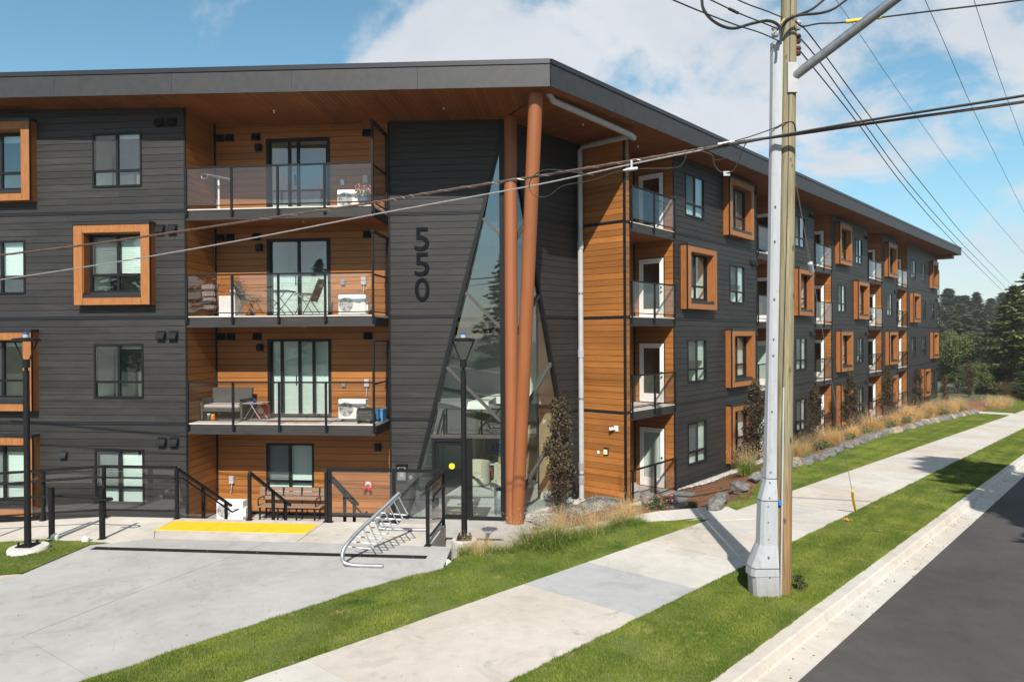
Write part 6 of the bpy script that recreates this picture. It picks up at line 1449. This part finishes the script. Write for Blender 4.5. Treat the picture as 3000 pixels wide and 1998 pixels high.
# far reddish reed bank
for i in range(14):
    x=2950+i*13; P=onZ(x,1180-i*.5,1.7,.03); s_,w_=FG.inv(P); P=FG.P(82+random.uniform(-2,3),-7.2+i*.28+random.uniform(-.2,.2),zst(82)); clump('pale',P,1.9,'%s reddish reed clump from the left beyond the far lawn'%ordn(i+1),'reeds at the end of the street')
# ------------------------------------------------------------------ leafy plants
def leaf_cloud(m,c,rad,n,size,rr,mi=0,up=.3,shell=.5):
    m.mi=mi
    for i in range(n):
        d=Vector((rr.gauss(0,1),rr.gauss(0,1),rr.gauss(0,1))).normalized(); k=shell+(1-shell)*rr.random()**.5 if shell else rr.random()**.4
        p=Vector((c[0]+d.x*rad[0]*k,c[1]+d.y*rad[1]*k,c[2]+d.z*rad[2]*k)); nrm=(d+Vector((rr.gauss(0,.6),rr.gauss(0,.6),rr.gauss(up,.6)))).normalized()
        a=nrm.cross(Vector((rr.gauss(0,1),rr.gauss(0,1),rr.gauss(0,1)))).normalized(); b=nrm.cross(a); L_=size*rr.uniform(.7,1.3)
        m.quad(tuple(p-a*L_*.5),tuple(p+b*L_*.3),tuple(p+a*L_*.5),tuple(p-b*L_*.3))
lf_dark=leafm('purple_beech',(.050,.036,.026),(.088,.070,.034),.15,.2); lf_rose=leafm('rose_leaf',(.05,.10,.035),(.09,.15,.05),.25); lf_bush=leafm('bush_leaf',(.03,.065,.03),(.06,.10,.045),.2)
lf_tree=leafm('tree_leaf',(.075,.105,.032),(.13,.16,.055),.35); lf_con=leafm('conifer_needle',(.045,.075,.028),(.085,.12,.042),.4,.25); lf_conl=leafm('conifer_light',(.09,.125,.04),(.17,.19,.06),.35,.2); lf_far=leafm('far_conifer_hazed',(.12,.145,.085),(.18,.195,.115),.5,.15)  # far conifer leaf colours lightened to stand in for distance haze
pink=leafm('rose_petal',(.62,.12,.25),(.70,.25,.36),.3)
def column_tree(seed,H_):
    rr=random.Random(seed); m=MB(); t=MB(); pts=[(rr.gauss(0,.02),rr.gauss(0,.02),H_*k/6) for k in range(7)]; t.tube(pts,[.04,.035,.03,.025,.018,.012,.006],7)
    for i in range(60):
        z=H_*(.12+.83*rr.random()); f=(z/H_-.1)/.9; R_m=.42*math.sin(math.pi*min(1,.18+f*.80))**.8*(1.12-.35*f); a=rr.random()*6.28; q=R_m*rr.uniform(.3,1); e=(q*math.cos(a),q*math.sin(a),z+.12)
        t.tube([(0,0,z-.25*rr.random()-.1),(e[0]*.6,e[1]*.6,z-.05),e],[.012,.008,.003],4,False); leaf_cloud(m,e,(.19,.19,.26),74,.078,rr,0,.2,.15)
    return t.mesh('trunk',M['trunk']),m.mesh('crown',lf_dark)
CT=[column_tree(i,3.2) for i in (1,2,3)]
def put_column(P,h,lab,i):
    r=thing('column_tree',P,lab,'tree','dark columnar trees along the facade'); t=link('trunk',CT[i%3][0]); c=link('crown',CT[i%3][1])
    for o in (t,c): o.parent=r
    r.scale=(h/3.2*1.0,h/3.2*1.0,h/3.2); r.rotation_euler.z=i*1.3
def fpos(x,y,wd):
    s_,z=onR(x,y,wd); return FR.P(s_,wd,zsoil(max(19,min(71,s_)),wd-11.48))
p=onZ(1640,1500,.3); put_column((p[0],p[1],.12),3.45,'dark columnar tree in front of the glass corner by the entrance',0)
for i,(x,yt,yb,lab) in enumerate([(2209,1107,1345,'dark columnar tree immediately left of the pole casing'),(2387,1108,1270,'dark columnar tree right of the pole, first in the row'),(2490,1080,1250,'dark columnar tree right of the pole, second in the row'),(2603,1062,1210,'dark columnar tree right of the pole, third in the row'),(2689,1082,1195,'dark columnar tree right of the pole, fourth in the row'),(2748,1085,1180,'dark columnar tree near the wing end, second from last'),(2791,1075,1178,'dark columnar tree at the wing end, last of the row')]):
    P=fpos(x,yb-20,1.35) if x<2740 else FG.P(onR(x,1150,1.6)[0] if x<2760 else 74.5,-9.4,zst(72)+.1)
    h=(yb-yt)/2050*P[1]*1.05; put_column(P,max(2.6,min(h,4.2)),lab,i+1)
def bush(name,P,rad,n,size,mat,label,seed,flowers=None,cat='shrub'):
    rr=random.Random(seed); r=thing(name,P,label,cat); m=MB()
    for k in range(9): 
        a=rr.random()*6.28; q=rr.uniform(0,.55); leaf_cloud(m,(rad[0]*q*math.cos(a),rad[1]*q*math.sin(a),rad[2]*rr.uniform(.45,1.15)),(rad[0]*.5,rad[1]*.5,rad[2]*.5),n//9,size,rr,0,.3,.3)
    o=m.build('foliage',mat); o.parent=r
    s_=MB()
    for k in range(5): a=k*1.25; s_.tube([(0,0,-.05),(rad[0]*.35*math.cos(a),rad[1]*.35*math.sin(a),rad[2]*.7)],.008,5)
    o=s_.build('stems',M['trunk']); o.parent=r
    if flowers:
        f=MB()
        for k in range(flowers): 
            a=rr.random()*6.28; q=rr.random(); c=(rad[0]*q*math.cos(a),rad[1]*q*math.sin(a)-.1,rad[2]*rr.uniform(.5,1.5)); leaf_cloud(f,c,(.03,.03,.03),7,.045,rr,0,.5,.2)
        o=f.build('flowers',pink); o.parent=r
    return r
p=onZ(1925,1500,.72); bush('rose_bush',(p[0],p[1],.66),(.45,.40,.36),1400,.045,lf_rose,'rose bush with pink flowers below the first patio',1,34)
p=onZ(2025,1497,.95); bush('garden_shrub',(p[0],p[1],.90),(.26,.26,.24),700,.04,lf_bush,'small dark green shrub on the mulch right of the rose bush',2)
for i,(s_,rd,lab) in enumerate([(24.0,.42,'low green shrub at the rock wall just right of the pole'),(29.2,.5,'low dark green shrub with pink flecks, first between the golden grasses'),(33.3,.42,'low green shrub, second between the golden grasses'),(36.2,.45,'low green shrub, third between the golden grasses'),(40.2,.48,'low green shrub, fourth between the golden grasses'),(43.6,.5,'low green shrub, fifth between the golden grasses'),(47.9,.55,'low green shrub, sixth between the golden grasses'),(51.6,.55,'low green shrub, seventh between the golden grasses'),(55.7,.6,'low green shrub at the end of the rock wall')]):
    w_=wLe(s_)-drock(s_)-.75; bush('garden_shrub',FG.P(s_,w_,zsoil(s_,w_)-.03),(rd,rd,rd*.5),700,.07,lf_rose,lab,10+i,10 if i==1 else None)
random.seed(41)
for i in range(7):
    x,y=[(2030,1440),(2075,1430),(2105,1420),(2150,1405),(2115,1440),(2070,1458),(1985,1500)][i]; z=[.35,.45,.5,.55,.75,.7,.9][i]; p=onZ(x,y,z); bush('seedling',(p[0],p[1],z-.03),(.12,.12,.10),70,.05,lf_tree,'%s tiny green seedling from the left on the mulch beside the dark wing'%ordn(i+1),50+i,None,'seedling')['group']='seedlings on the mulch'
p=Vector(pb)+Vector((.30,.05,0)); bush('weed_clump',tuple(p),(.15,.14,.22),160,.05,lf_tree,'leafy weed growing against the foot of the wooden pole',77,None,'weed')
# ------------------------------------------------------------------ trees
def conifer(seed,H_,R0,nbr,mat,lsz,per=34):
    rr=random.Random(seed); m=MB(); t=MB(); t.tube([(0,0,-1),(0,0,H_*.5),(0,0,H_)],[H_*.018,H_*.011,.02],8)
    for i in range(nbr):
        f=(i+.5)/nbr; z=H_*(.06+.93*f); R_m=R0*(1-f)**.75*rr.uniform(.55,1.12)+.15; a=i*2.399+rr.gauss(0,.3); dr=rr.uniform(-.28,.02)
        h=Vector((math.cos(a),math.sin(a),0)); e=Vector((0,0,z))+h*R_m+Vector((0,0,R_m*dr)); b=Vector((0,0,z))
        t.tube([tuple(b),tuple(b.lerp(e,.5)+Vector((0,0,.05*R_m))),tuple(e)],[.03+.01*R_m,.02,.008],4,False)
        side=Vector((-h.y,h.x,0))
        for k in range(int(per*(.35+R_m/R0))):
            q=rr.random()**.6; wdt=R_m*.34*(1-q*.75)+.08; p=b.lerp(e,q)+side*rr.gauss(0,wdt*.6)+Vector((0,0,rr.gauss(-.05,.10*(R_m*.3+.3)))); d=(h*rr.uniform(.3,1)+side*rr.gauss(0,.7)+Vector((0,0,rr.gauss(-.1,.3)))).normalized(); s_=d.cross(Vector((rr.gauss(0,.4),rr.gauss(0,.4),1))).normalized(); L_=lsz*rr.uniform(.7,1.4)
            m.quad(tuple(p-d*L_*.5),tuple(p+s_*L_*.22),tuple(p+d*L_*.5),tuple(p-s_*L_*.22))
    return t.mesh('trunk',M['trunk']),m.mesh('crown',mat)
def broad(seed,H_,R0,mat,n=34,lsz=.22,per=170):
    rr=random.Random(seed); m=MB(); t=MB(); t.tube([(0,0,-.6),(.1,0,H_*.3),(0,.1,H_*.62)],[H_*.028,H_*.02,H_*.01],8)
    for i in range(n):
        a=rr.random()*6.28; z=H_*(.28+.68*rr.random()); f=z/H_; q=R0*math.sin(math.pi*min(.98,max(.12,f*.9)))*rr.uniform(.35,1); c=(q*math.cos(a),q*math.sin(a),z); t.tube([(0,0,H_*.3),(c[0]*.5,c[1]*.5,z*.8),c],[.07,.04,.015],4,False); leaf_cloud(m,c,(R0*.36,R0*.36,R0*.28),per,lsz,rr,0,.4,.35)
    return t.mesh('trunk',M['trunk']),m.mesh('crown',mat)
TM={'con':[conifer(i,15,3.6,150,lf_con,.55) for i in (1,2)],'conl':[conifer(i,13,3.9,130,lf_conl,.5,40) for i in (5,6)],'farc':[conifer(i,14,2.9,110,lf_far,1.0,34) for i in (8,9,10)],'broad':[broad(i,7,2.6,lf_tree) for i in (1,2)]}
def tree(kind,i,P,h,base,label,grp,name,rot=0,wide=1):
    r=thing(name,P,label,'tree',grp); a,b=TM[kind][i%len(TM[kind])]
    for nm_,me in (('trunk',a),('crown',b)): o=link(nm_,me); o.parent=r
    k=h/base; r.scale=(k*wide,k*wide,k); r.rotation_euler.z=rot; return r
def ptree(kind,i,px,s_,ytop,label,grp,name,base,wide=1):
    # stands where column px meets street station s_
    a=(px-1500)/2050; # ray X=aY ; s = X tR0 + Y tR1
    Y=s_/(a*tR[0]+tR[1]); X=a*Y; ss_,w_=FG.inv((X,Y)); z=gz(ss_,w_)-.2; h=max(3,(H+(999-ytop-14)/2050*Y)-z); return tree(kind,i,(X,Y,z),h,base,label,grp,name,px*.7,wide)
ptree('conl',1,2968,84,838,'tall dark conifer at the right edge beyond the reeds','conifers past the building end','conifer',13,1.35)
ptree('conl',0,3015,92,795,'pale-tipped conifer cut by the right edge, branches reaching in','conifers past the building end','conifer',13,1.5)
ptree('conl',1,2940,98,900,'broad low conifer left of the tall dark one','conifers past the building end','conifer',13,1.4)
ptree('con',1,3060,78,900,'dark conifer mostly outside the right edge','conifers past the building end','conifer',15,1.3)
ptree('broad',0,2800,86,975,'round leafy tree right beside the building end','leafy trees past the building end','leafy_tree',7,1.0)
ptree('broad',1,2850,80,1070,'bright green leafy bush tree in front of the conifers','leafy trees past the building end','leafy_tree',7,1.5)
ptree('broad',0,2905,84,1105,'low leafy thicket left of the reeds','leafy trees past the building end','leafy_tree',7,1.7)
ptree('broad',1,2765,90,1000,'leafy tree peeping behind the end balconies','leafy trees past the building end','leafy_tree',7,1.0)
random.seed(51)
i=0
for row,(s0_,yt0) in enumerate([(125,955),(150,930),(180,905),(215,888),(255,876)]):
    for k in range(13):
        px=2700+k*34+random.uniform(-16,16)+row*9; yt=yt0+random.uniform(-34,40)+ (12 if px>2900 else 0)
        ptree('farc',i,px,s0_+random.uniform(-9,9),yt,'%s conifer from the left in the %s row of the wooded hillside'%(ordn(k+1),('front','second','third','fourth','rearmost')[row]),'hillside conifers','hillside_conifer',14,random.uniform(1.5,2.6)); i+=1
# conifers across the street, out of view: seen in the glass and casting the shadow on the road
tree('con',0,(14.9,5.2,zst(13)),17.5,15,'conifer across the road throwing its shadow over kerb and sidewalk','trees across the road','conifer',.5,1.55)
for i,(x,y,h) in enumerate([(-34,-34,13),(-27,-38,15),(-20,-33,10.5),(-13,-37,13.5),(-6,-34,10),(0,-40,12.5),(7,-36,9.5),(13,-33,10),(20,-30,12),(28,-24,17),(34,-15,15),(-42,-30,17),(40,-6,16),(46,6,18),(52,16,17),(-50,-25,16)]):
    tree('con',i,(x,y,zst(0)-.1),h,15,'conifer across the road behind the viewpoint, %s of its row'%ordn(i+1),'trees across the road','conifer',i*.9,1.25)
# ------------------------------------------------------------------ mown grass blades (geometry nodes on a copy of each turf sheet)
def grassmat():
    m,t,b=nmat('lawn_blade'); g=G(t); geo=g.n('ShaderNodeNewGeometry'); n1=g.noise(geo.outputs['Position'],.9,4,.6,.4); n2=g.noise(geo.outputs['Position'],3.5,3,.6)
    sp_=g.n('ShaderNodeVectorMath',operation='DOT_PRODUCT'); g.l(geo.outputs['Position'],sp_.inputs[0]); sp_.inputs[1].default_value=(nR[0],nR[1],0)
    stripe=g.math('SINE',g.math('MULTIPLY',sp_.outputs['Value'],11.5)); 
    c=g.mix(g.rng(n1,.36,.64),(.135,.205,.030),(.235,.285,.055)); c=g.mix(g.rng(n2,.58,.78),c,(.36,.34,.13)); n3=g.noise(geo.outputs['Position'],1.3,5,.7,.8); c=g.mix(g.rng(n3,.60,.68),c,(.09,.165,.026)); n4=g.noise(geo.outputs['Position'],.45,3,.6); c=g.mix(1.0,c,g.mix(g.rng(n4,.35,.65),(.86,.88,.86),(1.14,1.10,1.0)),'MULTIPLY'); c=g.mix(1.0,c,g.mix(g.rng(stripe,-1,1),(.90,.92,.9),(1.08,1.06,1.05)),'MULTIPLY')
    oi=g.n('ShaderNodeObjectInfo').outputs['Random']; c=g.mix(1.0,c,g.mix(oi,(.74,.77,.72),(1.3,1.26,1.22)),'MULTIPLY')
    g.l(c,b.inputs['Base Color']); b.inputs['Roughness'].default_value=.55; b.inputs['Specular IOR Level'].default_value=.3
    out=t.nodes['Material Output']; tl=g.n('ShaderNodeBsdfTranslucent'); g.l(c,tl.inputs[0]); mx=g.n('ShaderNodeMixShader'); mx.inputs[0].default_value=.3; g.l(b.outputs[0],mx.inputs[1]); g.l(tl.outputs[0],mx.inputs[2]); g.l(mx.outputs[0],out.inputs[0]); return m
LB=grassmat()
def grow(src,density,label,h=.045,r=.0042):
    o=src.copy(); o.data=src.data.copy(); o.name='lawn_grass'; col.objects.link(o)
    for k in ('kind',): 
        if k in o: del o[k]
    tag(o,label,'grass',kind='stuff')
    ng=bpy.data.node_groups.new('blades','GeometryNodeTree'); ng.interface.new_socket('Geometry',in_out='INPUT',socket_type='NodeSocketGeometry'); ng.interface.new_socket('Geometry',in_out='OUTPUT',socket_type='NodeSocketGeometry')
    nn=ng.nodes; lk=ng.links; gi=nn.new('NodeGroupInput'); go=nn.new('NodeGroupOutput'); dp=nn.new('GeometryNodeDistributePointsOnFaces'); dp.inputs['Density'].default_value=density
    cone=nn.new('GeometryNodeMeshCone'); cone.fill_type='NONE'; cone.inputs['Vertices'].default_value=3; cone.inputs['Radius Top'].default_value=0; cone.inputs['Radius Bottom'].default_value=r; cone.inputs['Depth'].default_value=h
    ins=nn.new('GeometryNodeInstanceOnPoints'); rv=nn.new('FunctionNodeRandomValue'); rv.data_type='FLOAT_VECTOR'; rv.inputs[0].default_value=(-.65,-.65,0); rv.inputs[1].default_value=(.65,.65,6.28)
    rs=nn.new('FunctionNodeRandomValue'); rs.data_type='FLOAT_VECTOR'; rs.inputs[0].default_value=(.7,.7,.55); rs.inputs[1].default_value=(1.3,1.3,1.35)
    smt=nn.new('GeometryNodeSetMaterial'); smt.inputs['Material'].default_value=LB
    lk.new(gi.outputs[0],dp.inputs['Mesh']); lk.new(dp.outputs['Points'],ins.inputs['Points']); lk.new(cone.outputs['Mesh'],smt.inputs['Geometry']); lk.new(smt.outputs[0],ins.inputs['Instance']); lk.new(rv.outputs[0],ins.inputs['Rotation']); 
    pos=nn.new('GeometryNodeInputPosition'); ntx=nn.new('ShaderNodeTexNoise'); ntx.inputs['Scale'].default_value=1.7; ntx.inputs['Detail'].default_value=4; lk.new(pos.outputs[0],ntx.inputs['Vector'])
    mrn=nn.new('ShaderNodeMapRange'); mrn.inputs['From Min'].default_value=.3; mrn.inputs['From Max'].default_value=.7; mrn.inputs['To Min'].default_value=.55; mrn.inputs['To Max'].default_value=1.5; lk.new(ntx.outputs['Fac'],mrn.inputs['Value'])
    vm=nn.new('ShaderNodeVectorMath'); vm.operation='SCALE'; lk.new(rs.outputs[0],vm.inputs[0]); lk.new(mrn.outputs[0],vm.inputs['Scale']); lk.new(vm.outputs[0],ins.inputs['Scale']); lk.new(ins.outputs[0],go.inputs[0])
    md=o.modifiers.new('blades','NODES'); md.node_group=ng; return o
grow(lawn1,9500,'short green lawn between the plaza and the sidewalk',.034,.0032); grow(verge,8000,'short green lawn on the near verge between sidewalk and kerb',.034,.0034); grow(verge2,2200,'short green lawn on the far verge between sidewalk and kerb',.04,.006); grow(lawn2,2600,'short green lawn strip between the sidewalk and the rock wall',.042,.0055); grow(lawn0,7000,'short green lawn round the left lamp',.034,.0034); grow(lawn3,900,'short lawn beyond the cross path at the street end',.06,.008)
# small ground litter
random.seed(61)
for x,y,c,lb in ((983,1810,(.42,.20,.09),'rust-brown patch of dry clippings on the front lawn'),(2480,1528,(.55,.30,.12),'orange fallen leaf on the verge near the yellow guard')):
    P=onZ(x,y,1.7,.03); m=MB(); rr=random.Random(int(x))
    for k in range(90): 
        a=rr.random()*6.28; q=.11*rr.random()**.5; p=Vector((P[0]+q*math.cos(a),P[1]+q*math.sin(a),P[2]+.045+rr.random()*.02)); leaf_cloud(m,tuple(p),(.01,.01,.005),1,.04,rr)
    tag(m.build('dry_clippings',leafm('dry_leaf_%d'%x,c,hsv(c,1.2),.1)),lb,'leaf litter')

# leaf litter and grit in the gutter
def gd():
    s=random.uniform(2,34); w_=wCu(s)+random.choice((random.uniform(.21,.30),random.uniform(.22,.58))); p=FG.P(s,w_,0); return (p[0],p[1],zst(s)-.128)
o=pebbles('gutter_debris',gd,260,.006,.022,pm('debris',(.12,.075,.04),(.25,.17,.09),scale=30,rough=.9),8); tag(o,'scattered leaf litter and grit lying along the gutter','debris',kind='stuff')
def gd2():
    s=random.uniform(0,20); w_=random.uniform(wLe(s),wRe(s)); p=FG.P(s,w_,0); return (p[0],p[1],zst(s)+.008)
o=pebbles('sidewalk_grit',gd2,160,.004,.012,bpy.data.materials['debris'],9); tag(o,'fine grit scattered on the sidewalk slabs','debris',kind='stuff')
def gd3():
    u=random.uniform(-9,-3.5); w_=random.uniform(6.2,11); p=FL.P(u,w_,0); return (p[0],p[1],ZP+.002)
o=pebbles('plaza_grit',gd3,70,.004,.014,bpy.data.materials['debris'],10); tag(o,'few dark bits of grit scattered on the plaza','debris',kind='stuff')

# thin summer haze over the whole place
m=MB(); m.box(WX,-1350,1350,-1350,1350,-35,60)
hz_,t_,b_=nmat('haze_air'); t_.nodes.remove(b_); pv_=t_.nodes.new('ShaderNodeVolumePrincipled'); pv_.inputs['Density'].default_value=.0003; pv_.inputs['Color'].default_value=(.86,.92,1,1); pv_.inputs['Anisotropy'].default_value=.0
t_.links.new(pv_.outputs[0],t_.nodes['Material Output'].inputs['Volume']); hzo=m.build('haze',hz_); tag(hzo,'thin pale summer haze filling the air over the street','haze',kind='stuff')
